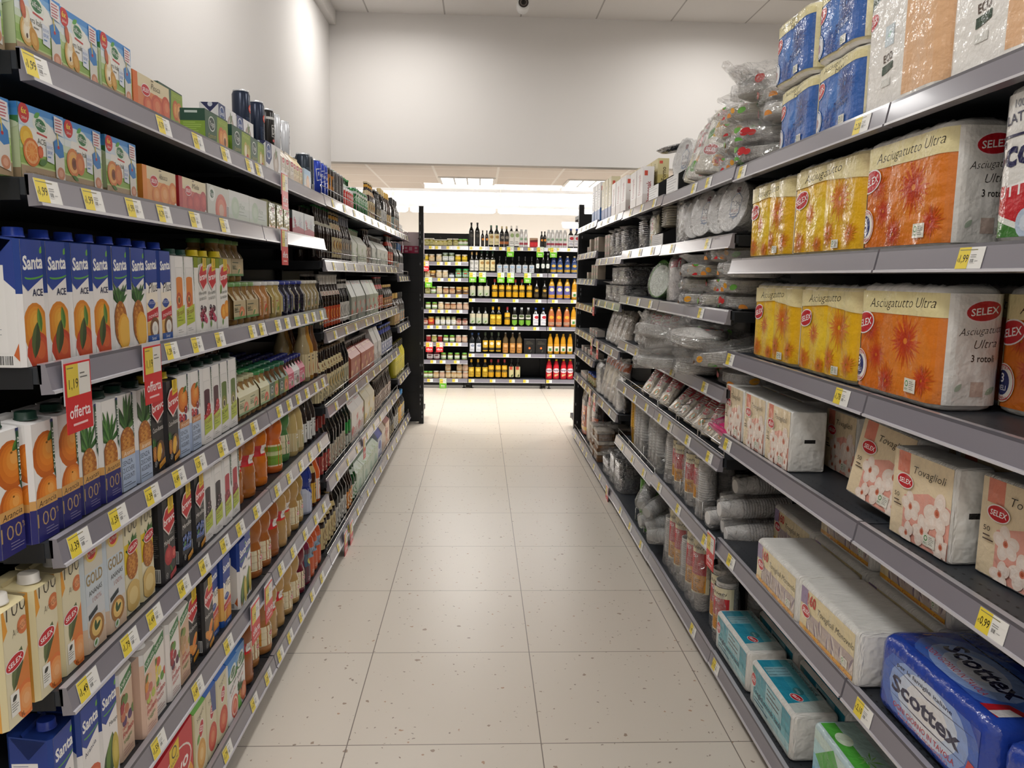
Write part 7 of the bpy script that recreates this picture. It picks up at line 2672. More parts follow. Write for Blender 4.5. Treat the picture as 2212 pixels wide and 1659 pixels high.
def teal_front(A, W, H):
    A.bands(0, 0, W, H, ['c4d4d2', 'a4ccd0', '6cb4c0', '45a4b4', '3a9cb0', '3796ac'])
    A.r(0, 0, W * 0.1, H, 'd0d8d4')
    A.oval('SELEX', W * 0.10, H * 0.62, W * 0.055, H * 0.14)
    A.e(W * 0.10, H * 0.86, 1.5, 1.4, '4a9090')
    A.t('Tovaglioli monovelo bianchi', W * 0.12, H * 0.36, H * 0.12, '1e3448', 'l', W * 0.66, 0, 0, 0.015)
    A.lines(W * 0.14, W * 0.5, H * 0.26, 2, H * 0.07, '3a5a70', H * 0.025)
    A.p([(W * 0.4, H * 0.5), (W * 0.78, H * 0.5), (W * 0.78, H * 0.9), (W * 0.4, H * 0.9)], '9cc8d0')
    A.lines(W * 0.43, W * 0.74, H * 0.8, 3, H * 0.1, '1e3448', H * 0.03)


def teal_top(A, W, D):
    A.bands(0, 0, W, D, ['2e98b4', '2f92ae', '3c9cb2', '6cb2bc', 'a4c4c4'])
    A.p([(W * 0.82, 0), (W, 0), (W, D), (W * 0.76, D)], 'c8d4d0')
    A.p([(W * 0.4, D * 0.2), (W * 0.58, D * 0.2), (W * 0.58, D * 0.6), (W * 0.4, D * 0.6)], '8cc0cc') if False else A.r(W * 0.18, D * 0.12, W * 0.36, D * 0.66, '8cbcc8')
    for i in range(3):
        vt(A, 'formato conveniente', W * (0.22 + i * 0.055), D * 0.14, 0.7, '1e3448', w=D * 0.48)
    A.e(W * 0.62, D * 0.5, 2.2, 1.5, '3c8088')
    A.t('CASA BELLA', W * 0.62, D * 0.46, 0.8, 'c4dcdc', 'c', 3.2)
    A.oval('SELEX', W * 0.72, D * 0.36, 2.2, 1.3, 0.3)
    A.t('Tovaglioli monovelo bianchi', W * 0.1, D * 0.8, D * 0.08, '1e3a50', 'l', W * 0.6)


napkins('teal', 33.5, 14.2, 13.5, teal_front, top=teal_top, r=1.5, side=lambda A, W, H: A.r(W * 0.55, H * 0.5, W * 0.66, H * 0.8, '2c3a6c'))


def scot_front(A, W, H):
    A.r(0, 0, W, H, '2544a4')
    A.ge(W * 0.5, H * 0.5, W * 0.44, H * 0.56, ['4468bc', '8aa4d8', 'c8d4e8', 'dfe0e4', 'e2e0e0'])
    A.e(W * 0.02, H * 0.7, 1.2, 1.5, 'd88a78').e(W * 0.02, H * 0.7, 0.8, 1.1, '2544a4').e(W * 0.02, H * 0.25, 1.2, 1.5, 'd8b090').e(W * 0.02, H * 0.25, 0.8, 1.1, '2544a4')
    A.t('N.1', W * 0.44, H * 0.84, H * 0.09, '1e1e3c', 'c', bold=0.03)
    A.t('per le famiglie italiane', W * 0.46, H * 0.74, H * 0.05, '1e1e3c', 'c', W * 0.5, bold=0.01)
    A.p([(W * 0.1, H * 0.72), (W * 0.5, H * 0.66), (W * 0.9, H * 0.72), (W * 0.5, H * 0.675)], '22224a')
    A.t('Scottex', W * 0.48, H * 0.42, H * 0.19, '1c1c44', 'c', W * 0.62, 0, 0.05, 0.03)
    A.p([(W * 0.1, H * 0.36), (W * 0.5, H * 0.33), (W * 0.9, H * 0.36), (W * 0.5, H * 0.345)], '22224a')
    A.t('OGNI GIORNO IN TAVOLA', W * 0.48, H * 0.22, H * 0.065, 'c03844', 'c', W * 0.56, bold=0.01)
    A.t('TOVAGLIOLI MONOVELO', W * 0.48, H * 0.15, H * 0.04, 'c8606a', 'c', W * 0.46)
    A.p([(W * 0.8, 0), (W, 0), (W, H * 0.4), (W * 0.86, H * 0.44)], 'c4242c')
    A.p([(W * 0.86, H * 0.18), (W, H * 0.16), (W, H * 0.34), (W * 0.87, H * 0.36)], 'e0dcdc')
    A.lines(W * 0.87, W * 0.98, H * 0.29, 2, H * 0.06, '2c2c50', H * 0.03)


def scot_top(A, W, D):
    A.r(0, 0, W, D, '2240a0')
    A.ge(W * 0.5, D * 0.42, W * 0.4, D * 0.4, ['4468bc', '8aa4d8', 'c0cce4', 'd8dae2'])
    A.t('Scottex', W * 0.5, D * 0.40, D * 0.2, '1c1c44', 'c', W * 0.56, 0, 0.05, 0.03)
    A.t('OGNI GIORNO IN TAVOLA', W * 0.48, D * 0.22, D * 0.07, 'c03844', 'c', W * 0.5)
    A.p([(W * 0.78, 0), (W, 0), (W, D * 0.46), (W * 0.82, D * 0.34)], 'b8202c')
    A.p([(W * 0.86, D * 0.12), (W * 0.98, D * 0.16), (W * 0.98, D * 0.36), (W * 0.86, D * 0.30)], 'dcd8da')
    A.p([(W * 0.1, D * 0.7), (W * 0.9, D * 0.72), (W * 0.9, D * 0.735), (W * 0.1, D * 0.715)], '22224a')
    A.e(W * 0.06, D * 0.4, 1.2, 1.4, 'd8b090').e(W * 0.06, D * 0.4, 0.8, 1.0, '2240a0')


napkins('scottex', 38, 17.0, 22, scot_front, top=scot_top, r=3.0, bg='2544a4', mat='foilpack', side=lambda A, W, H: A.r(0, 0, W, H, '2240a0').p([(0, 0), (W * 0.3, 0), (0, H * 0.5)], 'b8202c'))


def wipes_front(A, W, H):
    A.bands(0, 0, W, H, ['2c8ac8', '58b0d8', '8cc8dc', 'b4dce0', 'c8e0d8'])
    A.p([(W * 0.08, H * 0.6), (W * 0.4, H * 0.95), (W * 0.5, H * 0.8), (W * 0.2, H * 0.5)], '4aa83c')
    A.e(W * 0.5, H * 0.28, W * 0.4, H * 0.26, 'dfe8f0')
    A.e(W * 0.5, H * 0.28, W * 0.38, H * 0.23, '24408c')
    A.t('Regina', W * 0.5, H * 0.2, H * 0.2, 'f0f4f8', 'c', W * 0.6, bold=0.02)


napkins('wipes', 30, 20, 20, wipes_front, top=lambda A, W, D: A.bands(0, 0, W, D, ['5ab848', 'b8d8d0', 'c8d4d0', 'b8c4c0']).e(W * 0.3, D * 0.2, 3, 2, 'e0f0d8').burst(W * 0.6, D * 0.3, 4, ['7cc45c', '9cd07c'], 7, 3), r=1.5, bg='bcd4d8', mat='foilpack', name='napkin_multipack')

for y in (2.64, 2.435, 2.237):
    R('tov_small', y, P4, 'front-row white napkin pack with pink flowers', PH[3], 0.02)
    for k in range(1, 4):
        if not (k > 0 and y < 2.3 and k < 3):
            R('tov_small', y, P4, f'{ORD[k]}-row white napkin pack with pink flowers', PH[3], 0.02 + 0.113 * k)
R('tov_small', 2.145, P4, 'flowered napkin pack set back in a gap', PH[3], 0.165)
for i in range(3):
    box_kind(f'bar_box{i}', 13, 6, 6, 'cfcac0', lambda A: A.r(0, 0, 13, 6, 'd4cfc6').bars(2, 1, 5.4, 3.6, 9).r(1, 4.6, 12, 5.2, 'c87868').lines(7, 12, 3.4, 3, 0.9, '4a4a48', 0.3), None, name='napkin_box', cat='napkins') if i == 0 else None
    R('bar_box0', 1.985, P4, 'small napkin box with barcode in a stack', PH[3], 0.20, 0.0605 * i)
R('tov_big', 1.745, P4, 'tilted napkin pack with pink flowers', PH[3], 0.055, 0.004, 0.10, (math.radians(-9), math.radians(4)))
R('tov_big', 1.525, P4, 'upright large napkin pack with pink flowers', PH[3], 0.045, rz=0.03)
R('tov_big', 1.29, P4, 'upright large napkin pack with pink flowers', PH[3], 0.09, rz=0.05)
for y in (1.53, 1.30, 1.75):
    R('tov_big', y, P4, 'large napkin pack in the row behind', PH[3], 0.19)

for y in (2.137, 1.803):
    R('tov160', y, P5, 'long white napkin pack, front row', PH[4], 0.0)
for y, dz, ins in ((2.50, 0, 0.19), (2.16, 0, 0.19), (1.82, 0, 0.19), (2.16, 0.137, 0.205), (1.80, 0.137, 0.205)):
    R('tov160', y, P5, 'long white napkin pack stacked at the back' if dz else 'long white napkin pack in the back row', PH[4], ins, dz)
R('scottex', 1.40, P5, 'large blue and white napkin pack', PH[4], 0.02)
R('scottex', 1.0, P5, 'large blue and white napkin pack', PH[4], 0.02)
ZB = 0.10
for y in (2.55, 2.18):
    R('teal', y, ZB, 'teal and white napkin pack', PH[5], 0.025)
    R('teal', y, ZB, 'teal and white napkin pack in the row behind', PH[5], 0.18)
R('teal', 1.815, ZB, 'teal and white napkin pack behind the blue wipes', PH[5], 0.20)
R('wipes', 1.745, ZB, 'sky blue and green napkin multipack', PH[5], 0.03)
R('wipes', 1.43, ZB, 'sky blue and green napkin multipack', PH[5], 0.03)


# ------------------------------------------------------------------ party plates, cups, foil
def film_bag(w_, d, h, seed=1, pinch=0.35, ears=0.05, cy=None, n=22, jit=0.006):
    """loose clear bag, gathered at the top"""
    rnd = random.Random(seed)
    cy = d / 2 if cy is None else cy
    prof = [(0.90, 0), (1.02, 0.05), (1.0, 0.3), (1.03, 0.55), (0.98, 0.8), (0.8, 0.92), (pinch, 1.0), (pinch * 1.5, 1.0 + ears / h)]
    rings = []
    for s_, z in prof:
        rings.append([(x * s_ + rnd.uniform(-jit, jit), cy + (y - cy) * s_ + rnd.uniform(-jit, jit), zz + rnd.uniform(-jit, jit) * (0.2 if z == 0 else 1))
                      for x, y, zz in ring(w_ / 2, d / 2, z * h + 0.002, n, 0, cy, 3.0)])
    mb = MB()
    mb.loft(rings, 'ffffff', 0, True, True, False)
    return mb


def patches(mb, w_, d, h, cols, seed, n=6, cy=None, z0=0.1, z1=0.9, s=0.03):
    """printed blotches on the film"""
    rnd = random.Random(seed)
    cy = d / 2 if cy is None else cy
    per = ring(w_ / 2 * 1.01, d / 2 * 1.01, 0, 40, 0, cy, 3.0)
    fn = f_wrap([(x, y) for x, y, _ in per])
    A = Art(400, h * (z1 - z0) * 100, -200, h * z0 * 100)
    for i in range(n):
        u, v = rnd.uniform(-0.5, 0.62) * w_ * 100, rnd.uniform(z0, z1) * h * 100
        c = cols[i % len(cols)]
        r = s * 100 * rnd.uniform(0.5, 1.0)
        A.e(u, v, r, r * rnd.uniform(0.5, 0.8), c, 14, rnd.uniform(-0.6, 0.6))
    A.emit(mb, fn, du=1.2, mat=1, e0=0.003, de=0.0002)


FOODC = ['c83030', '5aa03c', 'e0a030', 'c4262c', 'd88a34', '6aaa48']


def plate_stack(key, r, n, step, col='e8e6e2', bag=True, cols=FOODC, seed=1, name='plate_pack', npatch=6, loose=False):
    mb = MB()
    prof = []
    for i in range(n):
        z = i * step
        prof += [(r * 0.62, z), (r * 0.72, z + 0.001), (r, z + 0.013), (r, z + 0.0145)]
        if i < n - 1:
            prof += [(r * 0.94, z + step * 0.5 + 0.012)]
    z = n * step + 0.012
    prof += [(r * 0.95, z), (r * 0.7, z - 0.010), (0.001, z - 0.011)]
    mb.lathe(prof, col, 26, 0, True, 0, r)
    parts = [('plates', mb.mesh('plates', 'foam'), None)]
    H = n * step + 0.014
    if bag:
        f = film_bag(2.15 * r, 2.15 * r, H + 0.006, seed, 0.75, 0.03, r, 24, 0.005)
        if npatch:
            patches(f, 2.15 * r, 2.15 * r, H, cols, seed, npatch, r, 0.15, 1.0, 0.02)
        rnd = random.Random(seed)
        if npatch:
            for i in range(4):
                x, y = rnd.uniform(-0.6, 0.6) * r, r + rnd.uniform(-0.9, 0.1) * r
                q = rnd.uniform(0.006, 0.014)
                f.add([(x + q * math.cos(a), y + q * 0.7 * math.sin(a), H + 0.012) for a in [PI * j / 6 for j in range(12)]], [tuple(range(12))], cols[i % len(cols)], 1)
        if loose:
            for i in range(5):
                a = rnd.uniform(-2.6, -0.4)
                c = Vector((math.cos(a) * r * 0.9, r + math.sin(a) * r * 0.9, H * rnd.uniform(0.5, 1)))
                e = Vector((math.cos(a), math.sin(a), 0.9)).normalized() * rnd.uniform(0.05, 0.10)
                t = Vector((-math.sin(a), math.cos(a), 0)) * 0.05
                f.add([tuple(c - t), tuple(c + t), tuple(c + e + t * 0.8), tuple(c + e * 1.1), tuple(c + e - t * 0.9)], [(0, 1, 2, 3, 4)], 'ffffff', 0, True)
        parts.append(('film', f.mesh('film', 'film', 'label'), None))
    kind(key, name, 'plates', parts)


plate_stack('plates_bag', 0.107, 6, 0.006, seed=3)
plate_stack('plates_bag2', 0.107, 6, 0.006, 'e2dccb', seed=8)
plate_stack('plates_loose', 0.107, 7, 0.006, seed=5, loose=True, npatch=3)


def round_pack(key, r, dp, col, facec, rim, seed, logo=None, film=True):
    """round packs standing on edge: axis along local y, front at y = 0"""
    mb = MB()
    n = 30
    def rg(q, y):
        return [(q * math.cos(2 * PI * i / n), y, r + q * math.sin(2 * PI * i / n)) for i in range(n)]
    prof = [(0.001, 0.012), (r * 0.70, 0.012), (r * 0.92, 0.004), (r * 0.99, 0.0), (r, 0.003)]
    k = 10
    for i in range(k):
        y = 0.003 + dp * (i + 0.5) / k
        prof += [(r * (0.99 if i % 2 else 0.985), y)]
    prof += [(r * 0.97, dp), (r * 0.5, dp + 0.002), (0.001, dp + 0.002)]
    mb.loft([rg(q, y) for q, y in prof], [facec, facec, rim, rim] + [col] * (k + 3), 0, True, False, False)
    if logo:
        A = Art(2 * r * 100, 2 * r * 100)
        logo(A, r * 100)
        A.emit(mb, lambda u, v, e: (-r + u, 0.0112 - e, v), mat=1)
    parts = [('plates', mb.mesh('plates', 'foam', 'label'), None)]
    if film:
        f = MB()
        rnd = random.Random(seed)
        rings = []
        for q, y in ((0.4, -0.003), (1.0, -0.004), (1.03, 0.01), (1.02, dp * 0.7), (0.95, dp + 0.01)):
            rings.append([(x + rnd.uniform(-.003, .003), yy, max(z + rnd.uniform(-.003, .003), 0.001)) for x, yy, z in rg(r * q, y)])
        f.loft(rings, 'ffffff', 0, True, True, True)
        parts.append(('film', f.mesh('film', 'film'), None))
    kind(key, 'round_plate_pack', 'plates', parts)


def plate_logo(A, r):
    A.e(r, r * 1.62, r * 0.15, r * 0.15, '8a4450').p([(r * 0.62, r * 1.3), (r * 0.9, r * 1.5), (r * 1.1, r * 1.5), (r * 1.38, r * 1.3), (r * 1.32, r * 0.7), (r, r * 0.5), (r * 0.68, r * 0.7)], '7a92b4')
    A.p([(r * 0.66, r * 1.28), (r * 0.9, r * 1.46), (r * 1.1, r * 1.46), (r * 1.34, r * 1.28), (r * 1.28, r * 0.73), (r, r * 0.55), (r * 0.72, r * 0.73)], 'e6e5e3')
    A.t('DOpla', r, r * 1.0, r * 0.22, '3a4466', 'c', r * 0.6).t('40 piatti', r, r * 0.78, r * 0.12, 'a84a50', 'c', r * 0.5).lines(r * 0.72, r * 1.3, r * 0.68, 2, r * 0.1, '6a80a8', r * 0.04)


round_pack('plates_up', 0.094, 0.075, 'd8d5cf', 'e6e5e3', 'efeeec', 2, plate_logo)
round_pack('green_tin', 0.098, 0.045, '5f9a44', '5c9a40', '4f8a38', 4, lambda A, r: A.e(r, r, r * 0.5, r * 0.4, '74a858').t('Eco', r, r * 0.9, r * 0.3, 'c05030', 'c', r * 0.8), False)
round_pack('green_tin_white', 0.085, 0.05, '5f9a44', 'dde6da', '4f8a38', 5, None, True)


def printed_bag(key, wcm, hcm, dcm, draw, name='printed_bag', cat='bag', film=False, n=20, seed=1, mat='foilpack', top=0.35):
    """soft pillow bag with printed front"""
    w_, h, d = wcm / 100, hcm / 100, dcm / 100
    rnd = random.Random(seed)
    rings = []
    for s_, z in ((0.55, 0.0), (0.95, 0.04), (1.0, 0.3), (0.97, 0.7), (0.75, 0.9), (top * 0.6, 0.97), (0.10, 1.0)):
        sx = 1.0 if z < 0.93 else 0.96
        rings.append([(x * sx + rnd.uniform(-.003, .003), y + rnd.uniform(-.002, .002), zz) for x, y, zz in ring(w_ / 2, d / 2 * s_, z * h, n, 0, d / 2, 2.6)])
    mb = MB()
    base = draw if isinstance(draw, str) else draw[0]
    mb.loft(rings, base, 0, True)
    if not isinstance(draw, str):
        A = Art(wcm, hcm)
        draw[1](A, wcm, hcm)

        def fn(u, v, e):
            t = min(max(v / h, 0), 1)
            k = [0.55, 0.95, 1.0, 0.97, 0.75, top * 0.6, 0.10]
            zs = [0, 0.04, 0.3, 0.7, 0.9, 0.97, 1.0]
            i = max(j for j in range(6) if zs[j] <= t + 1e-9)
            s_ = k[i] + (k[i + 1] - k[i]) * (t - zs[i]) / (zs[i + 1] - zs[i])
            x = -w_ / 2 + u
            q = min(abs(x) / (w_ / 2), 0.999)
            y = d / 2 - d / 2 * s_ * (1 - q ** 2.6) ** (1 / 2.6)
            return (x, y - 0.0035 - e, v)
        for lo, hi in ((0, .04), (.04, .15), (.15, .3), (.3, .5), (.5, .7), (.7, .8), (.8, .9), (.9, .97)):
            B = Art(wcm, hcm * (hi - lo), 0, hcm * lo)
            B.it = A.it
            B.emit(mb, fn, du=wcm / 10)
    parts = [('body', mb.mesh('body', mat), None)]
    if film:
        parts.append(('film', film_bag(w_ * 1.03, d * 1.2, h * 1.02, seed, 0.5, 0.02, d / 2, 18, 0.004).mesh('film', 'film'), None))
    kind(key, name, cat, parts)


def party(bg, a, b, txt=None):
    def f(A, W, H):
        A.r(0, 0, W, H, bg)
        A.p([(W * 0.15, H * 0.5), (W * 0.7, H * 0.55), (W * 0.68, H * 0.78), (W * 0.15, H * 0.74)], a)
        A.e(W * 0.45, H * 0.64, W * 0.17, W * 0.15, 'f0ece4', 16).e(W * 0.45, H * 0.64, W * 0.11, W * 0.10, a, 16)
        A.ge(W * 0.6, H * 0.3, W * 0.28, H * 0.12, [b, b])
        A.ge(W * 0.3, H * 0.2, W * 0.2, H * 0.09, ['5aa03c', '6aaa48'])
        A.ge(W * 0.75, H * 0.14, W * 0.18, H * 0.07, ['c83030'])
        A.oval('SELEX', W * 0.4, H * 0.86, W * 0.3, H * 0.06, 0.1)
        if txt:
            A.t(txt, W * 0.5, H * 0.45, H * 0.05, '2a2620', 'c', W * 0.6, 0, 0.3)
    return (bg, f)


printed_bag('party_cream', 15, 25, 5, party('ded4b0', 'c42c34', 'e0a030', 'Piatti'), film=True, seed=2, name='party_plate_bag')
printed_bag('party_red', 15, 26, 6, party('d8d2c4', 'c42430', 'e0982c'), film=True, seed=4, name='party_plate_bag')
printed_bag('party_yellow', 19, 26, 7, ('dcd4bc', lambda A, W, H: A.r(0, 0, W, H, 'dcd6c4').p([(W * 0.3, H * 0.55), (W * 0.8, H * 0.5), (W * 0.75, H * 0.85), (W * 0.35, H * 0.88)], 'e8b81c').r(W * 0.2, H * 0.86, W * 0.8, H * 0.97, 'c8242c').lines(W * 0.38, W * 0.72, H * 0.8, 7, H * 0.035, 'b8841c', 0.3).oval('SELEX', W * 0.4, H * 0.35, W * 0.22, H * 0.08).leaf(W * 0.2, H * 0.5, 5, 3, 1.2, '5aa03c').ge(W * 0.7, H * 0.2, 3, 2.4, ['e0952c', 'c83a30'])), film=True, seed=6, name='party_plate_bag')
printed_bag('white_red_bag', 13, 24, 8, ('dcd6d4', lambda A, W, H: A.r(0, 0, W, H, 'dad5d2').p([(0, H * 0.72), (W, H * 0.78), (W, H), (0, H)], 'c23a54')), film=True, seed=7, name='party_plate_bag')
printed_bag('charcoal', 30, 44, 14, ('2c2422', lambda A, W, H: A.r(0, 0, W, H * 0.6, 'a84a24').r(0, H * 0.6, W, H, '2a2220').berries(W * 0.5, H * 0.34, 2.6, ['c85a28', '8a3018', 'd8742c', '5a2418', 'e08a3c'], 26, 4, 10).r(0, H * 0.12, W, H * 0.19, 'd8a028')), seed=8, name='charcoal_sack', cat='sack')
printed_bag('charcoal_brown', 30, 44, 14, ('8a7a68', lambda A, W, H: A.r(0, 0, W, H, '8a7a68').lines(6, 24, H * 0.8, 10, 2.4, '6a5c4c', 0.8)), seed=9, name='charcoal_sack', cat='sack')
printed_bag('cutlery', 12, 18, 3.4, ('d4cab8', lambda A, W, H: A.r(0, 0, W, H, 'd2c8b4').r(0, H * 0.55, W, H * 0.8, 'c02c38').oval('SELEX', W * 0.4, H * 0.45, W * 0.28, H * 0.08).ge(W * 0.6, H * 0.2, 2.4, 1.8, ['e0952c', '5aa03c']).lines(2, W - 2, H * 0.72, 3, 1, 'e8d8d0', 0.4)), film=True, seed=3, name='cutlery_bag')
printed_bag('cutlery_pink', 16, 20, 3, ('c42c6c', lambda A, W, H: A.r(0, 0, W, H, 'c22a6a').r(0, H * 0.6, W, H * 0.75, 'e4dce0').r(0, H * 0.75, W, H * 0.88, 'a8c02c')), film=True, seed=5, name='cutlery_bag')
printed_bag('sheet_orange', 17, 30, 3, ('b4aca4', lambda A, W, H: A.r(0, 0, W, H, 'b0a8a0').r(0, H * 0.78, W, H, 'cc5a2c').r(W * 0.1, H * 0.35, W * 0.9, H * 0.75, 'd0c8b8')), film=True, seed=10, name='plastic_sheet_pack')
printed_bag('skewer_bag', 14, 30, 5, ('a89c90', lambda A, W, H: A.r(0, 0, W, H, 'aca297').lines(1, W - 1, H * 0.9, 20, 1.3, '8c8278', 0.3)), film=True, seed=11, name='clear_utensil_bag')
printed_bag('foil_bag', 18, 22, 7, 'c4c4c6', film=True, seed=12, mat='foil', name='foil_bag')


def cup_stack(key, r, h, n, col, seed=1, band=None, bag=True, mat='foam', rib=True, name='cup_pack'):
    """nested cups standing mouth up in a bag"""
    mb = MB()
    prof = [(r * 0.70, 0), (r * 0.74, 0.004), (r * 0.97, h * 0.30)]
    k = n
    for i in range(k):
        z = h * 0.30 + (h * 0.70) * i / k
        prof += [(r, z), (r, z + h * 0.7 / k * 0.3), (r * (0.92 if rib else 0.985), z + h * 0.7 / k * 0.45), (r * (0.93 if rib else 0.985), z + h * 0.7 / k * 0.9)]
    prof += [(r * 1.02, h), (r * 0.9, h - 0.002), (r * 0.7, h - 0.03), (0.001, h - 0.03)]
    mb.lathe(prof, col, 20, 0, True, 0, r * 1.05)
    parts = [('cups', mb.mesh('cups', mat), None)]
    if bag:
        f = film_bag(2.2 * r, 2.2 * r, h * 1.04, seed, 0.45, 0.035, r * 1.05, 16, 0.003)
        if band:
            fn = f_cyl(1.08 * r, r * 1.05)
            A = Art(2 * PI * r * 108, h * 100, -PI * r * 108, 0)
            band(A, PI * r * 100, h * 100)
            A.emit(f, fn, du=r * 34, mat=1, e0=0.002)
        parts.append(('film', f.mesh('film', 'film', 'label'), None))
    kind(key, name, 'cups', parts)


def cup_band(A, w, h):
    A.r(-w * 0.62, h * 0.24, w * 0.62, h * 0.92, 'e2d9b8')
    A.r(-w * 0.5, h * 0.48, w * 0.5, h * 0.76, 'c42a30')
    A.r(-w * 0.5, h * 0.26, w * 0.5, h * 0.48, 'e09a2c')
    A.lines(-w * 0.42, w * 0.4, h * 0.44, 8, h * 0.024, '6a4418', h * 0.008)
    A.t('Bicchieri', 0, h * 0.81, h * 0.05, '2a2620', 'c', w * 0.8, 0, 0.35)
    A.oval('SELEX', -w * 0.1, h * 0.72, w * 0.3, h * 0.028)
    A.lines(-w * 0.42, w * 0.4, h * 0.66, 6, h * 0.03, 'd86a64', h * 0.008)
    A.r(w * 0.7, h * 0.3, w * 0.9, h * 0.5, '5aa03c').r(-w * 0.9, h * 0.34, -w * 0.7, h * 0.5, 'c42a30').r(-w * 0.92, h * 0.56, -w * 0.66, h * 0.66, 'c42a30').ge(-w * 0.8, h * 0.26, w * 0.12, h * 0.05, ['e0a030', '5aa03c'])


cup_stack('cups_bag', 0.036, 0.245, 18, 'dedcd8', 2, cup_band)
cup_stack('cups_tall', 0.042, 0.33, 22, 'e2e0dc', 3, cup_band)
cup_stack('cups_plain', 0.036, 0.24, 18, 'c9c8c6', 5)
cup_stack('cups_clear', 0.040, 0.30, 14, 'b9bbba', 6, None)
cup_stack('cups_yellow', 0.042, 0.34, 26, 'd8a414', 7, None, False, 'plastic', name='cup_stack')
cup_stack('cups_green', 0.042, 0.27, 3, '5c9a38', 8, None, False, 'plastic', False, name='cup_stack')
cup_stack('foam_cups', 0.036, 0.26, 18, 'dcdbd9', 9)


def foil_trays(key, wcm, dcm, hcm, n, film=True, cat='trays'):
    w_, d, h = wcm / 100, dcm / 100, hcm / 100
    mb = MB()
    rings = []
    for i in range(n):
        z = h * 0.45 + h * 0.55 * (i + 0.5) / n
        rings += [rrect(-w_ / 2 + .008, .008, w_ / 2 - .008, d - .008, z - 0.002, 0.02), rrect(-w_ / 2, 0, w_ / 2, d, z, 0.024), rrect(-w_ / 2, 0, w_ / 2, d, z + 0.0025, 0.024)]
    base = [rrect(-w_ / 2 + .03, .025, w_ / 2 - .03, d - .025, 0.0, 0.02)]
    inner = [rrect(-w_ / 2 + .012, .012, w_ / 2 - .012, d - .012, h, 0.02), rrect(-w_ / 2 + .03, .03, w_ / 2 - .03, d - .03, h * 0.35, 0.02)]
    mb.loft(base + rings + inner, 'c8c8ca', 0, False)
    parts = [('trays', mb.mesh('trays', 'foil'), None)]
    if film:
        parts.append(('film', film_bag(w_ * 1.04, d * 1.06, h * 1.03, int(wcm), 0.8, 0.02, d / 2, 18, 0.004).mesh('film', 'film'), None))
    kind(key, 'foil_tray_pack', cat, parts)


foil_trays('trays_wide', 24, 20, 11, 7)
foil_trays('trays_tall', 17, 17, 20, 12)
foil_trays('trays_small', 15, 13, 16, 8)


def tray_display(key, wcm, hcm, dcm):
    w_, h, d = wcm / 100, hcm / 100, dcm / 100
    mb = MB()
    for x in (-w_ / 2, w_ / 2 - 0.003):
        vs = [(x, 0, 0), (x, d, 0), (x, d, h), (x, 0, h * 0.35)]
        vs += [(x + 0.003, b, c) for _, b, c in vs]
        mb.add(vs, [(0, 3, 2, 1), (4, 5, 6, 7), (0, 1, 5, 4), (1, 2, 6, 5), (2, 3, 7, 6), (3, 0, 4, 7)], '1a1a1c')
    mb.box(-w_ / 2, d - 0.003, 0, w_ / 2, d, h, '1a1a1c')
    mb.box(-w_ / 2, 0, 0, w_ / 2, d, 0.003, '1a1a1c')
    fr = MB()
    fr.box(-w_ / 2, -0.003, 0, w_ / 2, 0, h * 0.35, 'd4d4d2')
    A = Art(wcm, hcm * 0.35)
    A.lines(1, wcm - 1, hcm * 0.31, 6, hcm * 0.05, '9a9a9c', 0.3)
    A.emit(fr, f_front(w_, d, -0.003))
    kind(key, 'display_box', 'display box', [('tray', mb.mesh('tray', 'board'), None), ('front_panel', fr.mesh('front_panel', 'card'), None)])


tray_display('display', 22, 24, 26)
mb = MB()
rings = []
for i in range(9):
    z = 0.012 * i
    rings += [rrect(-0.075, 0, 0.075, 0.15, z, 0.03), rrect(-0.092, -0.012, 0.092, 0.162, z + 0.008, 0.035), rrect(-0.092, -0.012, 0.092, 0.162, z + 0.010, 0.035)]
rings += [rrect(-0.07, 0.005, 0.07, 0.145, 0.105, 0.03)]
mb.loft(rings, 'd2ccba', 0, False)
kind('square_plates', 'square_plate_stack', 'plates', [('plates', mb.mesh('plates', 'foam'), None), ('film', film_bag(0.19, 0.18, 0.11, 4, 0.8, 0.02, 0.075, 18, 0.004).mesh('film', 'film'), None)])
mb = MB()
mb.loft([ring(0.10 * s_, 0.10 * s_, z, 24, 0, 0.1) for s_, z in ((0.6, 0), (0.75, 0.004), (1, 0.02), (0.98, 0.024), (0.72, 0.012), (0.1, 0.01))], 'b8b8ba')
kind('silver_tray', 'silver_tray', 'tray', [('body', mb.mesh('body', 'foil'), None)])

box_kind('small_box', 9, 6, 5.6, 'a89a88', lambda A: A.r(0, 0, 9, 5.6, 'a89c8c').oval('SELEX', 4.5, 4.0, 1.8, 0.7).lines(1, 8, 2.6, 3, 0.7, '7a7064', 0.25).r(0.6, 0.5, 3, 1.2, '6a8a5a'), None, name='small_box', cat='box')
box_kind('match_box', 11, 6, 4.6, 'b0a8a0', lambda A: A.r(0, 0, 11, 4.6, 'b4aca4').r(1, 1, 6, 3.4, '8a7c74').r(6.6, 2.2, 9.8, 3.2, 'c04a38').lines(1.4, 5.6, 2.8, 3, 0.7, 'd8d0c8', 0.3), None, name='small_box', cat='box')
box_kind('roll_box', 5.2, 30, 5.2, 'd2cdb8', lambda A: A.r(0, 0, 6, 26, 'd4cfba'), None, name='roll_box', cat='box')


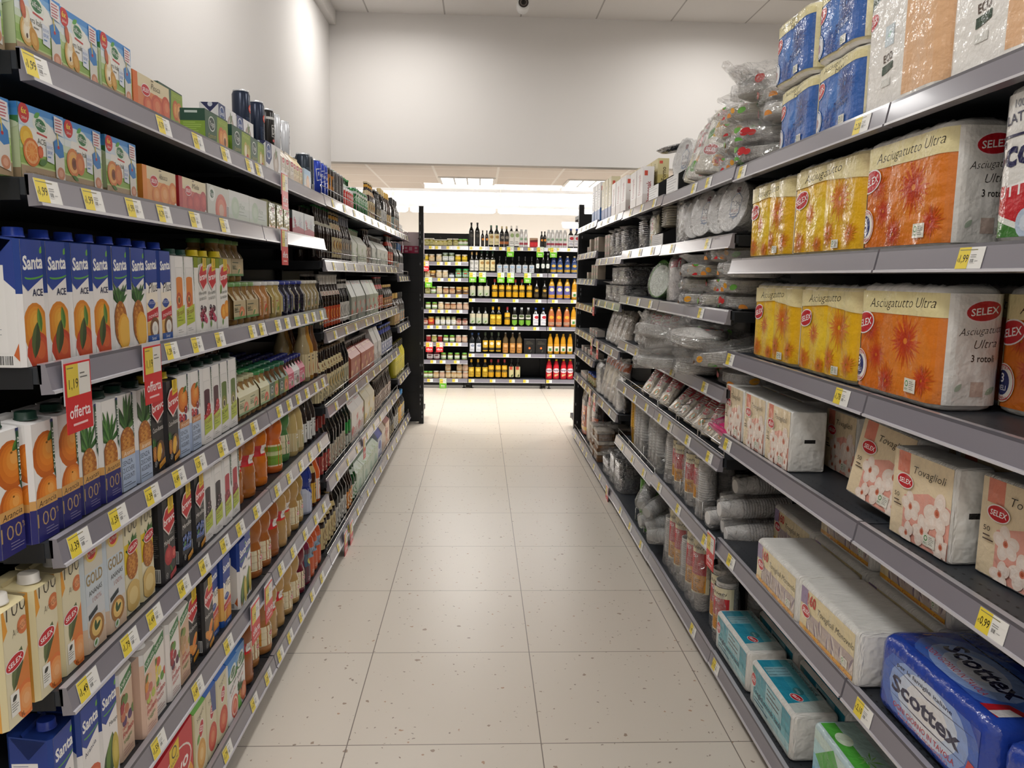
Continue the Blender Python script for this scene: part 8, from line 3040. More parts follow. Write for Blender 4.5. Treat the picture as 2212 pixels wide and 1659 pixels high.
def tall_box(key, w, h, bg, side, txt, tc):
    def f(A):
        A.r(0, 0, w, h, bg)
        A.bands(0, 0, w, h * 0.3, [side, side])
        vt(A, txt, w * 0.62, h * 0.34, w * 0.34, tc, w=h * 0.5)

    def g(A):
        A.r(0, 0, 6, h, side)
        A.r(0, h * 0.34, 6, h, bg)
        vt(A, txt, 4.4, h * 0.1, 2.4, tc, w=h * 0.55, bold=0.02)
        A.r(0.8, h * 0.78, 2.6, h * 0.9, 'c8503c')
    w_, d, hh = w / 100, 0.06, h / 100
    mb = MB()
    mb.box(-w_ / 2, 0, 0, w_ / 2, d, hh, bg)
    A = Art(w, h)
    f(A)
    A.emit(mb, f_front(w_, d))
    A = Art(6, h)
    g(A)
    A.emit(mb, f_right(w_, d))
    kind(key, 'tall_wrap_box', 'box', [('body', mb.mesh('body', 'card'), None)])


tall_box('box_cuki', 12, 28, 'e6e6e6', '2a62a8', 'Cuki', '1c2c5c')
tall_box('box_gold', 12, 28, 'd8cfae', '24488c', 'Gelo Soft', '3a3424')
tall_box('box_white', 17, 22, 'e8e4e2', 'd8d0cc', 'Domopak', 'a0484c')
tall_box('box_cream', 16, 13, 'c8bc8c', 'b8a868', 'Forno', '5a4c2c')
bottle('fluid', 4.2, 22, SQPET, '141414', [(0.10, 0.42, 180, lambda A, w, z0, z1: A.r(-w, z0, w, z1, 'd8b42c').r(-1.2, z0 + 1.2, 2.6, z1 - 1, 'a82c24').lines(-3.6, -1.6, z1 - 1, 4, 1.2, '6a5a1c', 0.3))], ('d8b81c', 0.90, 1.0, 0.42), 'glass', 'lighter_fluid_bottle', 'bottle')
bottle('blue_lid_jar', 3.2, 9, [(0.95, 0), (1, 0.04), (1, 0.8), (0.85, 0.86)], '8a6a34', [(0.12, 0.66, 180, fruit_lab('c8b890', '6a8a3c', '4a3a28'))], ('24409c', 0.84, 1.0, 0.98), 'glass', 'small_jar', 'jar')
mb = MB()
random.seed(11)
for i in range(9):
    mb.box(-0.09 + random.uniform(-.01, .01), random.uniform(-0.012, 0.0), 0.001 + i * 0.026, 0.09 + random.uniform(-.01, .01), 0.12, 0.001 + i * 0.026 + 0.021, ['7a5a40', '8a6a4c', 'c8c0b4'][i % 3])
kind('firelighters', 'firelighter_pack', 'pack', [('body', mb.mesh('body', 'board'), None), ('film', film_bag(0.20, 0.14, 0.245, 4, 0.85, 0.02, 0.06, 18, 0.005).mesh('film', 'film'), None)])


def basket(w_, d, h):
    mb = MB()
    for y in (0.02, d):
        for z in (0.02, h * 0.5, h):
            mb.tube([(-w_ / 2, y, z), (w_ / 2, y, z)], 0.0018, 'c8c8c8', 5) if False else None
    mb.tube([(0, 0.01, 0), (0, 0.01, h * 0.75), (0, 0.04, h * 0.8), (0, d, h * 1.15), (0, d, 0)], 0.0022, 'd4d4d4', 5)
    for k in range(5):
        z = h * (0.12 + 0.17 * k)
        mb.tube([(0, 0.01, z), (0, d, z)], 0.0013, 'c8c8c8', 4)
    mb.tube([(0, 0.01, 0.002), (0, d, 0.002)], 0.0018, 'c8c8c8', 5)
    return mb.mesh('divider', 'wire')


kind('divider', 'wire_divider', 'divider', [('divider', basket(0.1, 0.34, 0.10), None)])

C1, C2, C3, C4, C5, C6 = CZ
CB = 0.093
GH = ['top party shelf', 'second party shelf', 'third party shelf', 'fourth party shelf', 'fifth party shelf', 'sixth party shelf', 'lowest party shelf']
rad = math.radians
# big heap of wrapped plates on the top shelf
k = 0
LW = ['lowest', 'second lowest', 'third', 'fourth', 'topmost']
for lay in range(4):
    for j, y in enumerate((2.57, 2.84)):
        k += 1
        R('plates_bag' if k % 2 else 'plates_bag2', y + random.uniform(-.02, .02), C1, f'{LW[lay]} wrapped plates of the {"near" if j == 0 else "far"} stack', GH[0], 0.02 + random.uniform(0, .02), lay * 0.058 + 0.001, random.uniform(-1, 1))
R('plates_loose', 2.72, C1, 'wrapped plates lying on top of the heap', GH[0], 0.03, 0.235, 0.4)
R('plates_loose', 2.99, C1, 'loose film pack of plates beside the heap', GH[0], 0.05, 0.002, -0.5)
R('party_yellow', 3.11, C1, 'leaning plate bag with yellow print', GH[0], 0.02, 0.004, 0.5, (rad(-14), rad(10)))
R('party_red', 3.30, C1, 'leaning plate bag with red print', GH[0], 0.02, 0.004, 0.35, (rad(-14), rad(12)))
R('party_cream', 3.44, C1, 'cream plate bag leaning behind the red one', GH[0], 0.04, 0.004, 0.3, (rad(-12), rad(14)))
R('display', 3.66, C1, 'black display box of plates', GH[0], 0.02)
R('plates_up', 3.66, C1, 'round plates standing in the display box', GH[0], 0.05, 0.06, 0.2, (rad(-8), 0))
R('square_plates', 3.64, C1, 'square plates stacked in the display box', GH[0], 0.09, 0.01)
R('display', 4.05, C1, 'black display box with a silver tray', GH[0], 0.02)
R('silver_tray', 4.05, C1, 'silver foil tray lying on the display box', GH[0], 0.03, 0.245, 0, (rad(12), 0))
for y in (4.42, 4.60):
    R('box_white', y, C1, 'white upright wrap box', GH[0], 0.02)
    R('box_cream', y, C1, 'cream box behind the white wrap boxes', GH[0], 0.10, 0.135)
    R('box_cream', y, C1, 'lower cream box behind the white wrap boxes', GH[0], 0.10)
# standing round plates on the second shelf
for y, a, i_ in ((2.815, 0.22, .02), (2.97, 0.30, .03), (3.16, 0.28, .015), (3.32, 0.3, .03)):
    R('plates_up', y, C2, 'round wrapped plates standing on edge', GH[1], i_, 0.004, a, (rad(-11), 0))
R('plates_up', 2.83, C2, 'round wrapped plates in the row behind', GH[1], 0.15, 0.002, 0.2)
R('foil_bag', 3.52, C2, 'crumpled clear bag of plates', GH[1], 0.03, 0.002)
R('display', 3.92, C2, 'black display box of square plates', GH[1], 0.02, sc=(1, 1, 0.76))
R('square_plates', 3.92, C2, 'square plates in the black display box', GH[1], 0.06, 0.10)
R('party_cream', 4.10, C2, 'pale plate bag beside the display box', GH[1], 0.03, 0.002, sc=(0.8, 0.8, 0.68))
R('trays_small', 4.40, C2, 'clear wrapped foil trays', GH[1], 0.03)
# heap of plate bags on the third shelf
for lay in range(4):
    for j, y in enumerate((2.81, 3.06, 3.31)):
        if lay == 3 and j == 2:
            continue
        R('plates_bag2' if (lay + j) % 2 else 'plates_bag', y + random.uniform(-.03, .03), C3, f'{LW[lay]} fruit-print wrapped plates of the {["near", "middle", "far"][j]} stack', GH[2], 0.015 + random.uniform(0, .03), lay * 0.058 + 0.001, random.uniform(-1, 1))
R('white_red_bag', 3.62, C3, 'white bag with red top', GH[2], 0.02, 0.002, sc=(0.9, 0.9, 0.86))
R('green_tin_white', 3.83, C3, 'green pack with white face, in front', GH[2], 0.0, 0.006, 0.42, (rad(-12), 0))
R('green_tin', 3.98, C3, 'green round pack standing on edge', GH[2], 0.05, 0.006, 0.25, (rad(-6), 0))
R('green_tin', 3.92, C3, 'green round pack behind the white faced one', GH[2], 0.12, 0.002, 0.2)
# fourth shelf
for y, k_ in ((3.92, 'party_cream'), (3.74, 'party_red'), (3.58, 'party_red')):
    R(k_, y, C4, 'upright plate bag with red oval badge', GH[3], 0.02, 0.001, 0.3, (rad(-8), 0), sc=(0.9, 0.9, 0.86))
R('party_cream', 4.08, C4, 'upright cream plate bag beside the white disc', GH[3], 0.04, 0.001, 0.3, (rad(-8), 0), sc=(0.9, 0.9, 0.86))
heap = [(2.80, .03, 0, 0), (3.04, .02, 0, 0), (3.28, .02, 0, 0), (3.46, .05, 0.03, 14), (2.92, .015, .06, 8), (3.18, .02, .06, -8), (2.78, .06, .06, 0), (3.35, .03, .085, 12), (3.05, .04, .115, -6)]
for i, (y, ins, dz, t) in enumerate(heap):
    R('plates_loose' if i % 2 else 'plates_bag', y, C4, 'bagged plates tumbled in a heap', GH[3], ins, dz + 0.003, i * 1.3, (rad(t), rad(t * 0.7)))
for y in (4.3, 4.5):
    R('skewer_bag', y, C4, 'tall clear bag of utensils', GH[3], 0.05, 0.002, 0.1, (rad(-16), 0), sc=(1, 1, 0.74))
# cutlery bags
random.seed(5)
for j in range(2):
    for i in range(6):
        R('cutlery', 2.86 + i * 0.137 + 0.04 * j, C5, 'small cutlery bag in the front row' if j == 0 else 'small cutlery bag in the back row', GH[4], 0.03 + 0.15 * j, 0.001, 0.12 + random.uniform(-.05, .05), (rad(random.uniform(-46, -34)), rad(random.uniform(-5, 5))))
R('cutlery_pink', 2.75, C5, 'magenta and green cutlery bag', GH[4], 0.0, 0.06, 0.2, (rad(-70), rad(10)))
R('cutlery_pink', 2.72, C5, 'magenta cutlery bag lying underneath', GH[4], 0.02, 0.02, -0.2, (rad(-76), rad(-6)))
for y in (3.75, 3.95, 4.15):
    R('cutlery', y, C5, 'clear cutlery bag with orange print', GH[4], 0.03, 0.004, 0.2, (rad(-35), 0))
for y in (3.05, 3.4):
    R('divider', y, C5, 'wire divider between cutlery bags', GH[4], 0.02)
# cups
for i, y in enumerate((3.02, 3.11, 3.20, 3.29, 3.38, 3.47, 3.56)):
    R('cups_bag' if i % 3 else 'cups_plain', y, C6, 'bagged paper cups standing upright' if i % 3 else 'bagged plain cups standing upright', GH[5], 0.02 + (i % 2) * 0.012)
for y in (3.1, 3.28, 3.46):
    R('cups_plain', y, C6, 'bagged plain cups in the row behind', GH[5], 0.12)
for i, (y, ins, dz, a) in enumerate(((2.88, .02, 0, 0.1), (2.79, .05, 0, 0), (2.69, .03, 0, -.06), (2.835, .06, .074, .06), (2.745, .02, .075, 0), (2.79, .09, .15, 0.1))):
    R('foam_cups', y, C6, 'white foam cups lying in a heap', GH[5], ins, dz, a, (rad(-88), 0))
for y in (2.98, 3.33, 4.35, 4.1):
    R('divider', y, C6 if y < 3.7 else 0.475, 'wire divider between cups', GH[5], 0.02)
for y in (4.45, 4.54):
    R('cups_yellow', y, 0.475, 'tall stack of yellow cups', GH[5], 0.04)
for y in (4.20, 4.29, 4.36):
    R('cups_clear', y, 0.475, 'bagged clear cups', GH[5], 0.03)
for y in (3.82, 3.9, 3.98):
    R('cups_clear', y, 0.475, 'bagged clear cups near the paper cups', GH[5], 0.03)
# lowest shelf
for i, y in enumerate((3.06, 3.16, 3.26, 3.36, 3.46, 3.56)):
    R('cups_tall' if i % 3 != 2 else 'cups_plain', y, CB, 'tall bagged paper cups' if i % 3 != 2 else 'bagged plain cups', GH[6], 0.03)
for y in (2.76, 2.88):
    R('cups_bag', y, CB, 'short bagged paper cups beside the teal packs', GH[6], 0.03 + (y - 2.76) * .2, sc=(1.15, 1.15, 1.0))
R('cups_clear', 2.78, CB, 'clear cups at the dark back', GH[6], 0.16)
R('divider', 2.71, CB, 'wire divider beside the teal packs', GH[6], 0.02)
for i, (y, dz, t) in enumerate(((3.70, .05, -80), (3.80, .06, -70), (3.92, .05, -84), (3.78, .14, -75), (3.90, .14, -66))):
    R('cups_clear', y, CB, 'clear cups in film spilling over the edge', GH[6], -0.02, dz + 0.012, 0.4 * i - .6, (rad(t), 0), sc=(0.9, 0.9, 0.62))
for y in (4.16, 4.06):
    R('cups_green', y, 0.09, 'bright green cup stack', GH[6], 0.03)
    R('cups_clear', y - 0.09, 0.09, 'clear cups by the green stack', GH[6], 0.10)
for y in (4.02, 4.25):
    R('divider', y, 0.09, 'wire divider at the green cups', GH[6], 0.02)
# foil side
FH = ['top foil shelf', 'second foil shelf', 'third foil shelf', 'fourth foil shelf', 'fifth foil shelf', 'lowest foil shelf']
for i, y in enumerate((4.92, 5.10, 5.28)):
    R('box_white', y, 1.84, 'white upright wrap box', FH[0], 0.02)
    R('box_cream', y, 1.84, 'cream box behind the wrap boxes', FH[0], 0.10)
    R('box_cream', y, 1.84, 'cream box stacked behind the wrap boxes', FH[0], 0.10, 0.135)
for i, y in enumerate((5.44, 5.58, 5.72)):
    R('box_gold', y, 1.84, 'gold and blue wrap box', FH[0], 0.02)
for i, y in enumerate((5.93, 6.07, 6.22)):
    R('box_cuki', y, 1.86, 'white box with blue lettering', FH[0], 0.02)
for y in (4.95, 5.16, 5.38):
    R('trays_small', y, 1.575, 'foil trays in clear film', FH[1], 0.03)
for y in (5.55, 5.66):
    for j in range(3):
        R('small_box', y, 1.575, f'{LW[j]} small beige box', FH[1], 0.04, j * 0.0565)
for y, n in ((4.95, 2), (5.2, 2), (5.45, 1)):
    for j in range(n):
        R('trays_wide', y, 1.285, f'{LW[j]} foil tray pack', FH[2], 0.03, j * 0.115)
for i, y in enumerate((4.95, 5.13, 5.31, 5.5)):
    R('skewer_bag', y, 0.99, 'clear bag of skewers', FH[3], 0.05, 0.002, 0.2, (rad(-14), 0), sc=(1, 1, 0.8))
for i, y in enumerate((5.38, 5.55, 5.2, 5.02)):
    R('sheet_orange', y, 0.60, 'flat pack with orange header', FH[4], 0.04, 0.004, 0.25, (rad(-10), 0))
R('foil_bag', 4.9, 0.60, 'crumpled silver foil bag', FH[4], 0.02, 0.003)
R('foil_bag', 5.72, 0.60, 'silver foil bag at the bay joint', FH[4], 0.02, 0.003)
for y, k_ in ((4.88, 'trays_tall'), (5.08, 'trays_tall'), (5.34, 'trays_wide')):
    R(k_, y, 0.087, 'stacked foil roasting trays', FH[5], 0.03)
for y in (5.20, 5.38, 5.56):
    R('fluid', y, 0.087, 'black bottle with yellow nozzle', FH[5], 0.26)
for i, y in enumerate((5.76, 5.98)):
    R('firelighters', y, 0.087, 'stack of brown firelighter slabs', FH[5], 0.03)
R('firelighters', 5.87, 0.087, 'brown firelighter slabs in the row behind', FH[5], 0.17)
for y, k_ in ((6.72, 'charcoal'), (6.40, 'charcoal_brown'), (6.12, 'charcoal')):
    R(k_, y, 0.085, 'orange charcoal sack' if k_ == 'charcoal' else 'brown charcoal sack', FH[5], 0.05, 0.002)
EH = ['second end shelf of the foil side', 'third end shelf of the foil side', 'fifth end shelf of the foil side', 'sixth end shelf of the foil side', 'jar shelf over the sacks']
for z, sh, ys, n in ((1.635, EH[0], (6.0, 6.12, 6.4, 6.52), 2), (1.43, EH[1], (6.0, 6.12, 6.24, 6.5), 2), (1.0, EH[2], (5.95, 6.1, 6.24), 1), (0.82, EH[3], (5.95, 6.1, 6.3, 6.5, 6.7), 1)):
    for y in ys:
        for j in range(n if y != ys[-1] else 1):
            R('small_box' if z > 1.2 else 'match_box', y, z, f'{LW[j]} small beige box' if z > 1.2 else 'small white and red box', sh, 0.03, j * 0.0565)
for y in (6.02, 6.1, 6.2, 6.3):
    R('blue_lid_jar', y, 0.60, 'small jar with blue lid', EH[4], 0.03)
for y in (6.45, 6.58, 6.7):
    R('match_box', y, 0.60, 'small pink box', EH[4], 0.03)


# ------------------------------------------------------------------ oils and preserves at the aisle end
def bx(px):
    return (px - 1033.5) / 167.5


def Bk(key, x, z, desc, shelf, y=0.035, dz=0.0):
    return place(key, (x, YB + y, z - 0.005 + dz), random.uniform(-0.05, 0.05), desc, '@' + shelf, None, x)


def oil(key, R_, H, glass, lab, cap, prof=None, sq=2.0, lz=(0.10, 0.60), extra=()):
    bottle(key, R_, H, prof or OILP, glass, [(lz[0], lz[1], 80, lab)] + list(extra), cap, 'glass', 'oil_bottle', n=14, sq=sq)


OILP = [(0.9, 0), (1, 0.02), (1, 0.62), (0.9, 0.70), (0.45, 0.80), (0.38, 0.86), (0.36, 0.95)]
SUNP = [(0.85, 0), (1, 0.05), (1, 0.45), (0.85, 0.72), (0.6, 0.85), (0.42, 0.9), (0.40, 0.93)]
OG = '0f110c'


def ol(bg, a=None, b=None, txt=None, tc='3a3a34'):
    def f(A, w, z0, z1):
        h = z1 - z0
        A.r(-w, z0, w, z1, bg)
        if a:
            A.ge(0, z0 + h * 0.72, w * 0.55, h * 0.14, [a, a])
        if b:
            A.r(-w, z0 + h * 0.1, w, z0 + h * 0.34, b)
        if txt:
            A.t(txt, 0, z0 + h * 0.42, h * 0.13, tc, 'c', w * 1.5)
        A.lines(-w * 0.6, w * 0.7, z0 + h * 0.28, 2, h * 0.1, tc, h * 0.03)
    return f


oil('o_tall', 3.1, 30, OG, ol('1e1e1c', '4a4640', None), ('2c2c2c', 0.93, 1.0, 0.45), sq=4)
oil('o_small', 2.0, 20.5, OG, ol('24201c', 'd8882c', None), ('141414', 0.9, 1.0, 0.45), sq=4)
oil('o_cream', 3.1, 27, OG, ol('d8cda0', 'a8844c', None, None), ('2c5a44', 0.9, 1.0, 0.42), sq=4)
oil('o_black', 2.8, 26, OG, ol('2c2a28', '8a8478', 'b86a34'), ('c8b890', 0.88, 1.0, 0.45), sq=4)
oil('o_white', 3.2, 27, OG, ol('e6e6e0', '9ab07c', None), ('eceae6', 0.86, 1.0, 0.46), sq=4, lz=(0.06, 0.74))
oil('o_spray', 2.5, 22.5, 'd4d4d4', ol('d6d8d6', '8aa88c', 'b8485c'), ('d0d4d6', 0.9, 1.0, 0.7), [(1, 0), (1, 0.84), (0.8, 0.9)])
oil('o_slim', 2.6, 26, OG, ol('e2e2de', 'b0b0a8', None), ('c8a468', 0.86, 1.0, 0.4))
oil('o_squat', 3.4, 21, OG, ol('e0e4e8', '9ab4cc', None, 'bio'), ('141414', 0.8, 1.0, 0.34), [(0.95, 0), (1, 0.02), (1, 0.52), (0.9, 0.58), (0.32, 0.66), (0.30, 0.95)], lz=(0.04, 0.5))
oil('o_circle', 2.4, 26, '0c0e0c', lambda A, w, z0, z1: A.r(-w, z0, w, z1, '3a5a48').e(0, (z0 + z1) / 2, w * 0.8, w, 'dfe4e0').t('e', 0, (z0 + z1) / 2 - .7, 1.6, '2c3a34', 'c'), ('d0d4d4', 0.9, 1.0, 0.5), lz=(0.26, 0.48))
oil('o_blue', 3.7, 22.5, '2a3c68', ol('3a5488', 'd8b04c', 'e0b43c'), ('a8986c', 0.9, 1.0, 0.4), SUNP, lz=(0.05, 0.6))
oil('o_olive', 3.6, 24, OG, lambda A, w, z0, z1: A.r(-w, z0, w, z1, 'd4ccb0').r(-w, z0, w, z0 + (z1 - z0) * .6, 'c0c8b0').leaf(-1.4, z0 + 1, 4, 2, .8, '4a6a34', '8aa868'), ('14160f', 0.82, 1.0, 0.4), lz=(0.14, 0.66))
oil('o_yellow', 3.5, 25, OG, lambda A, w, z0, z1: A.r(-w, z0, w, z1, 'e0a81c').r(-w, z0 + (z1 - z0) * .42, w, z0 + (z1 - z0) * .62, '34301c').e(0, z0 + (z1 - z0) * .8, w * .6, 1.6, 'ecc04c').t('CARAPELLI', 0, z0 + (z1 - z0) * .47, 1.2, 'e4c050', 'c', w * 1.4), ('a83034', 0.82, 1.0, 0.4), lz=(0.10, 0.70))
oil('o_gold', 3.5, 25, OG, ol('d8b02c', 'e8cc5c', None, 'Dante', '6a4a14'), ('d8a42c', 0.82, 1.0, 0.4), lz=(0.10, 0.60))
oil('o_dark', 3.1, 24, '100f0d', ol('2c2418', 'b8943c', '5a4a28'), ('1a1a18', 0.82, 1.0, 0.36))
oil('o_green', 3.3, 24.5, OG, lambda A, w, z0, z1: A.p([(-w, z0 + 2), (0, z0), (w, z0 + 2), (w, z0 + (z1 - z0) * .5), (-w, z0 + (z1 - z0) * .5)], '7ab43c').r(-w, z0 + (z1 - z0) * .6, w, z1, 'd8d8cc').e(0, z0 + (z1 - z0) * .86, w * .8, 1.6, '4a5a34'), ('c8ccce', 0.9, 1.0, 0.5), SUNP, lz=(0.06, 0.62))
oil('o_redw', 3.6, 24.5, OG, ol('e0dfe2', 'b8303c', None, 'Monini', '3a4478'), ('2c4a9c', 0.9, 1.0, 0.42), lz=(0.08, 0.66), sq=4)
oil('o_clear', 3.5, 27, '5a4a30', ol('d0944c', 'e0b078', None, 'ORO', '5a2c1c'), ('b0b0ac', 0.86, 1.0, 0.3), lz=(0.04, 0.5))
oil('o_bluecap', 3.2, 26, '1c2024', ol('d4d8e0', '8a94a8', None), ('3a5a94', 0.9, 1.0, 0.42), lz=(0.08, 0.5), sq=4)
oil('o_yellowhi', 3.3, 27, OG, ol('e0b434', 'e8e0c8', '3a2c1c'), ('4a5a44', 0.84, 1.0, 0.4), lz=(0.10, 0.62))
oil('o_pale', 3.2, 26, OG, lambda A, w, z0, z1: A.r(-w, z0, w, z1, 'd4cc98').r(-w * .6, z0 + (z1 - z0) * .7, w * .3, z1, 'c85a44').leaf(0, z0, 4, 2, 1.2, '4a5a2c'), ('1c1c16', 0.84, 1.0, 0.4), lz=(0.10, 0.62))
oil('o_sunf', 4.0, 26, 'c89a34', ol('3450b0', 'e8d0a0', 'e0a024'), ('e0b81c', 0.92, 1.0, 0.36), SUNP, lz=(0.02, 0.66))
oil('o_peanut', 3.9, 25.5, 'b06a3c', ol('b8603c', 'e0a83c', 'c8a48c'), ('e0b81c', 0.92, 1.0, 0.36), SUNP, lz=(0.04, 0.66))
oil('o_seed', 3.5, 26, 'c8901c', lambda A, w, z0, z1: A.r(-w, z0, w, z1, 'd8a038').r(-w * .8, z0 + 1, w * .8, z1 - 3, 'e8e4d8').p([(-1.6, z0 + 1.5), (1.6, z0 + 1.5), (1.6, z0 + 5), (-1.6, z0 + 5)], '2c8a4c'), ('e0b41c', 0.92, 1.0, 0.38), SUNP, lz=(0.10, 0.50))
oil('o_friol', 4.0, 26, 'c81c2c', lambda A, w, z0, z1: A.r(-w, z0, w, z1, 'c8202e').e(0, z0 + (z1 - z0) * .62, w * .9, 3.0, 'e4e0e4').t('Friol', 0, z0 + (z1 - z0) * .57, 2.6, '2c2c5c', 'c', w * 1.4, .1, .1, .02).p([(-2.4, z0 + 3), (2.6, z0 + 5), (2.6, z0 + 7), (-2.4, z0 + 6)], 'e0c088'), ('e0b41c', 0.92, 1.0, 0.36), SUNP, lz=(0.02, 0.7))
box_kind('tin', 14, 9, 19, '161614', lambda A: A.r(0, 0, 14, 19, '1a1918').e(7, 7.4, 1.4, 1.4, 'd8742c').t('FRANTOIO', 7, 12.4, 1.2, '6a6658', 'c', 9).lines(3, 11, 15.6, 2, 1, '5a5648', .3).leaf(8, 1.6, 4, 1.4, 1.2, '4a4a42'), None, name='oil_tin', cat='oil tin', top='8a8a88')
box_kind('redpair', 10, 8, 12, 'a81c24', lambda A: A.r(0, 0, 12, 12, '6a2020').r(0, 0, 12, 7, 'c01c24').r(1, 2, 5, 6, 'd83038').r(5.6, 2, 9.4, 6, 'd83038').p([(0, 9), (10, 10), (10, 12), (0, 12)], 'a88a70'), None, name='boxed_oil_pair', cat='oil pack')

OHn = ['top oil shelf', 'second oil shelf', 'third oil shelf', 'fourth oil shelf', 'fifth oil shelf', 'lowest oil shelf']
zx0 = 880


def put(key, desc, k, zs, shelves=OHn, zz=None, **kw):
    for a in zs:
        Bk(key, bx(zx0 + a * 0.1808), (zz or OZ + [0.127])[k], desc, shelves[k], **kw)


put('o_tall', 'tall black oil bottle', 0, (750, 820))
put('o_small', 'small dark bottle with orange dot', 0, (881, 928))
put('o_cream', 'dark oil bottle with cream label', 0, (980, 1045))
put('o_black', 'dark oil bottle with black label', 0, (1106, 1160))
put('o_white', 'dark bottle with tall white label', 0, (1217, 1279))
put('o_spray', 'white spray bottle', 0, (1335, 1387, 1652, 1700))
put('redpair', 'red boxed oil pair', 0, (1480,))
put('o_small', 'small black bottle beside the red box', 0, (1572, 1608))
put('o_spray', 'pale blue bottle', 0, (1752, 1795))
put('o_spray', 'silver bottle with yellow green cap', 0, (1845,))
put('o_redw', 'dark bottle with white label', 0, (1915, 1985))
put('o_slim', 'slim dark bottle with white label', 1, (757, 811))
put('o_cream', 'dark bottle with long cream label', 1, (871, 935, 1001))
put('o_squat', 'squat dark bottle with white label', 1, (1082, 1157, 1233, 1310, 1384, 1461))
put('o_circle', 'dark bottle with round white emblem', 1, (1532, 1594, 1651))
put('o_blue', 'blue oil bottle', 1, (1719, 1796, 1883, 1968))
put('o_olive', 'dark bottle with olive print', 2, (770, 860, 935))
put('o_yellow', 'dark bottle with yellow label', 2, (1029, 1112, 1195, 1274, 1353, 1440))
put('o_dark', 'dark bottle with brown label', 2, (1525, 1620))
put('o_sunf', 'blue and yellow seed oil bottle', 2, (1705, 1798, 1888))
put('o_seed', 'golden oil bottle', 2, (1975,))
put('o_olive', 'dark bottle with green olive label', 3, (771, 847, 925))
put('o_gold', 'dark bottle with gold label', 3, (1012, 1082))
put('o_yellow', 'dark bottle with yellow label', 3, (1184,))
put('o_green', 'dark bottle with green shield label', 3, (1268, 1351, 1432))
put('o_redw', 'dark bottle with white label and blue cap', 3, (1520, 1610))
put('o_peanut', 'red brown seed oil bottle', 3, (1708, 1798, 1892))
put('o_seed', 'pale oil bottle', 3, (1972,))
put('o_bluecap', 'dark bottle with blue cap and pale label', 4, (767, 844))
put('o_yellowhi', 'dark bottle with yellow and white label', 4, (927, 1002, 1083))
put('o_clear', 'clear bottle with orange label', 4, (1167, 1251, 1332))
put('tin', 'black square oil tin', 4, (1452, 1590))
put('o_seed', 'golden seed oil bottle', 4, (1700, 1778, 1858, 1938))
put('o_gold', 'dark bottle with plain yellow label', 5, (761, 842, 925))
put('o_yellow', 'dark bottle with yellow label', 5, (999, 1082, 1158))
put('o_pale', 'dark bottle with pale olive label', 5, (1241, 1318))
put('o_friol', 'red oil bottle', 5, (1692, 1780, 1868, 1950))


def jar(key, R_, H, col, lid, lab=None):
    bottle(key, R_, H, [(0.94, 0), (1, 0.04), (1, 0.70), (0.90, 0.80), (0.88, 0.84)], col, [(0.16, 0.62, 75, lab)] if lab else [], (lid, 0.84, 1.0, 0.97), 'glass', 'preserve_jar', 'jar', n=12)


SIL, GRL = 'b8b4a4', '6ab03c'
for k_, a in {'olive': (3.4, 9.5, '8a8430', SIL, ol('c8c08c', '8a8a3c')), 'wide': (3.7, 8.2, '9a9040', SIL, ol('d8cc90', 'a89c50')), 'greenlid': (3.3, 9.2, '7a7038', GRL, ol('e0e4d8', None, '7ab84c')),
              'yellow': (3.5, 9.6, 'c8a42c', 'c8c0a8', ol('e0c030', None, '8a7a2c')), 'tan': (3.6, 9.5, 'b08c5c', SIL, ol('d8c8a4', 'b89468')), 'pale': (3.6, 9.8, 'c8b48c', 'c8c4b8', ol('dcd0b4', 'c8a87c')),
              'white': (3.6, 11.6, '5c6a44', '8a9a8c', ol('e4e6e2', 'a8b4b8')), 'gold': (3.8, 9.2, 'b8863c', 'c8a848', ol('5a4438', 'd8c8a0')), 'artich': (3.9, 12, '6a7a3c', '2f9a4c', ol('8ac4a0', 'c8442c', 'e4e8e4')),
              'rednut': (3.6, 9.2, '8a5a3c', SIL, ol('d0b08c', 'a8744c')), 'pink': (3.6, 9.4, 'b8947c', SIL, ol('d4bca4', 'c09a80')), 'redtop': (4.0, 11, 'b8742c', 'c8b46c', ol('c8342c', 'e8c048')),
              'glassw': (3.0, 11.2, 'a8a480', '8a9a74', ol('e6e6e0', 'b8b4a0')), 'red': (3.1, 9, '8a1c20', SIL, None), 'cherry': (4.0, 11.2, '5c1c24', '4a2024', ol('e0d8d8', '5a1c28')), 'dark': (3.4, 6.8, '3a3a40', '2c2c2c', ol('d8e0e4', None)),
              'brown': (3.4, 9.6, '6a3a2c', '3a2c28', ol('d0b8a8', 'a04438'))}.items():
    jar('j_' + k_, *a)
JH = ['top jar shelf', 'second jar shelf', 'third jar shelf', 'fourth jar shelf', 'fifth jar shelf', 'sixth jar shelf', 'seventh jar shelf', 'eighth jar shelf', 'lowest jar shelf']
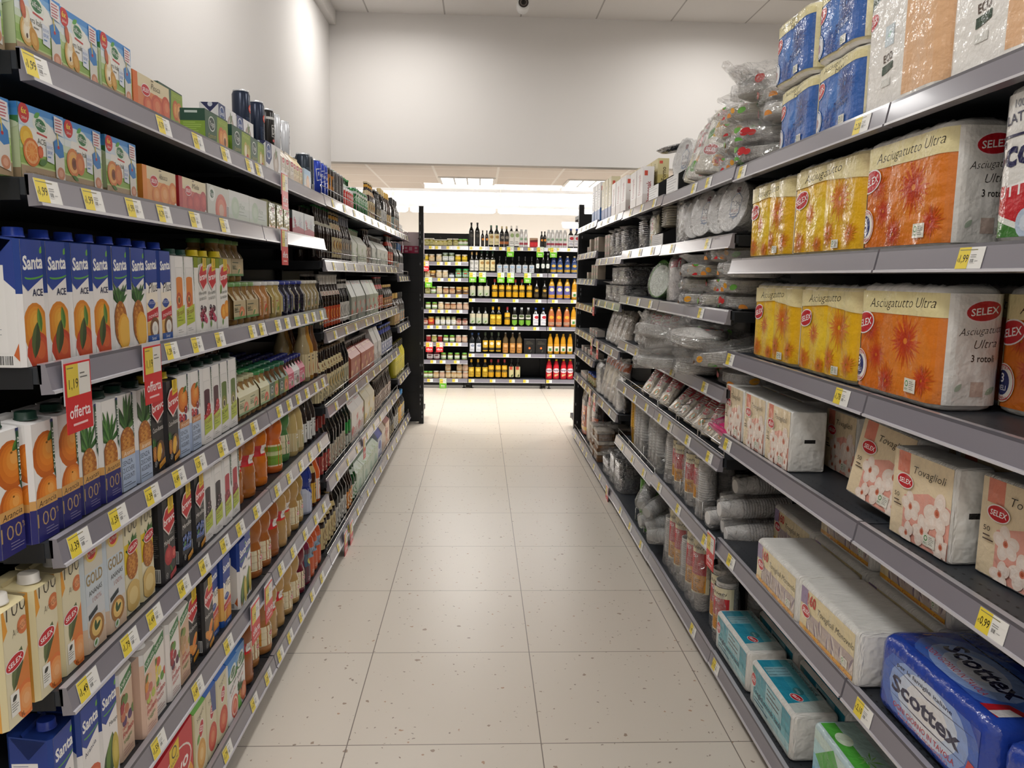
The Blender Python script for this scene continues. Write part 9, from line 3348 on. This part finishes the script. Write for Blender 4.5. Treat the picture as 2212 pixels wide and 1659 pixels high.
JD = {'olive': 'jar of green olives', 'wide': 'low wide jar of olives', 'greenlid': 'jar with bright green lid', 'yellow': 'jar with yellow label', 'tan': 'jar of tan preserves', 'pale': 'jar of pale preserves', 'white': 'tall jar with white label', 'gold': 'jar with gold lid',
      'artich': 'large jar with green lid', 'rednut': 'jar of brown mushrooms', 'pink': 'jar of pinkish beans', 'redtop': 'large jar with red label', 'glassw': 'slim jar with white label', 'red': 'small jar of red preserves', 'cherry': 'large dark red jar', 'dark': 'small dark lidded jar', 'brown': 'dark brown jar'}
for k, row in enumerate(('olive:235 olive:287 wide:338 wide:390 wide:440 olive:498 olive:568 greenlid:628 greenlid:681', 'yellow:218 tan:290 pale:372 white:448 white:518 yellow:595 yellow:672', 'tan:240 gold:300 pale:374 pale:447 dark:522 artich:602 artich:684',
                         'olive:242 greenlid:307 pale:380 rednut:456 rednut:530 gold:606 gold:688', 'greenlid:247 greenlid:323 pale:398 rednut:473 rednut:543 pink:617 pink:692', 'brown:212 redtop:284 glassw:357 glassw:420 glassw:485 glassw:546 brown:610 brown:682',
                         'red:252 olive:319 red:389 greenlid:458 greenlid:530 pink:606 pink:680', 'cherry:268 cherry:348 greenlid:429 greenlid:510 greenlid:592 greenlid:678', 'greenlid:216 greenlid:274 tan:343 pink:414 tan:485 tan:556 tan:620 pink:690')):
    for it in row.split():
        t, a = it.split(':')
        put('j_' + t, JD[t], k, (float(a),), JH, GZ + [0.127])
        if k == 8 and float(a) in (485, 620, 690):
            put('j_' + t, JD[t] + ' stacked on another', k, (float(a),), JH, GZ + [0.127], dz=0.0975)

# boxed bottles standing on the gondola end
box_kind('pink_box', 9.5, 9, 20, 'd8c4cc', lambda A: A.r(0, 0, 9.5, 20, 'd6c6cc').r(0, 0, 9.5, 7, 'b82050').r(1, 4, 3.4, 6, 'd8a8b8').r(5, 2.6, 8, 6, 'd898b0').r(1, 1, 4, 3, 'd898b0').e(4.6, 14, .6, .6, '5a4048'), None, name='gift_bottle_box', cat='box', top='e8e4e4')
for i, x in enumerate((-0.90, -0.79, -0.68, -0.585)):
    place('pink_box', (x, 7.66, 1.6415), 0, 'white and magenta boxed bottle', '@on the gondola end', None, x)

finish_labels()
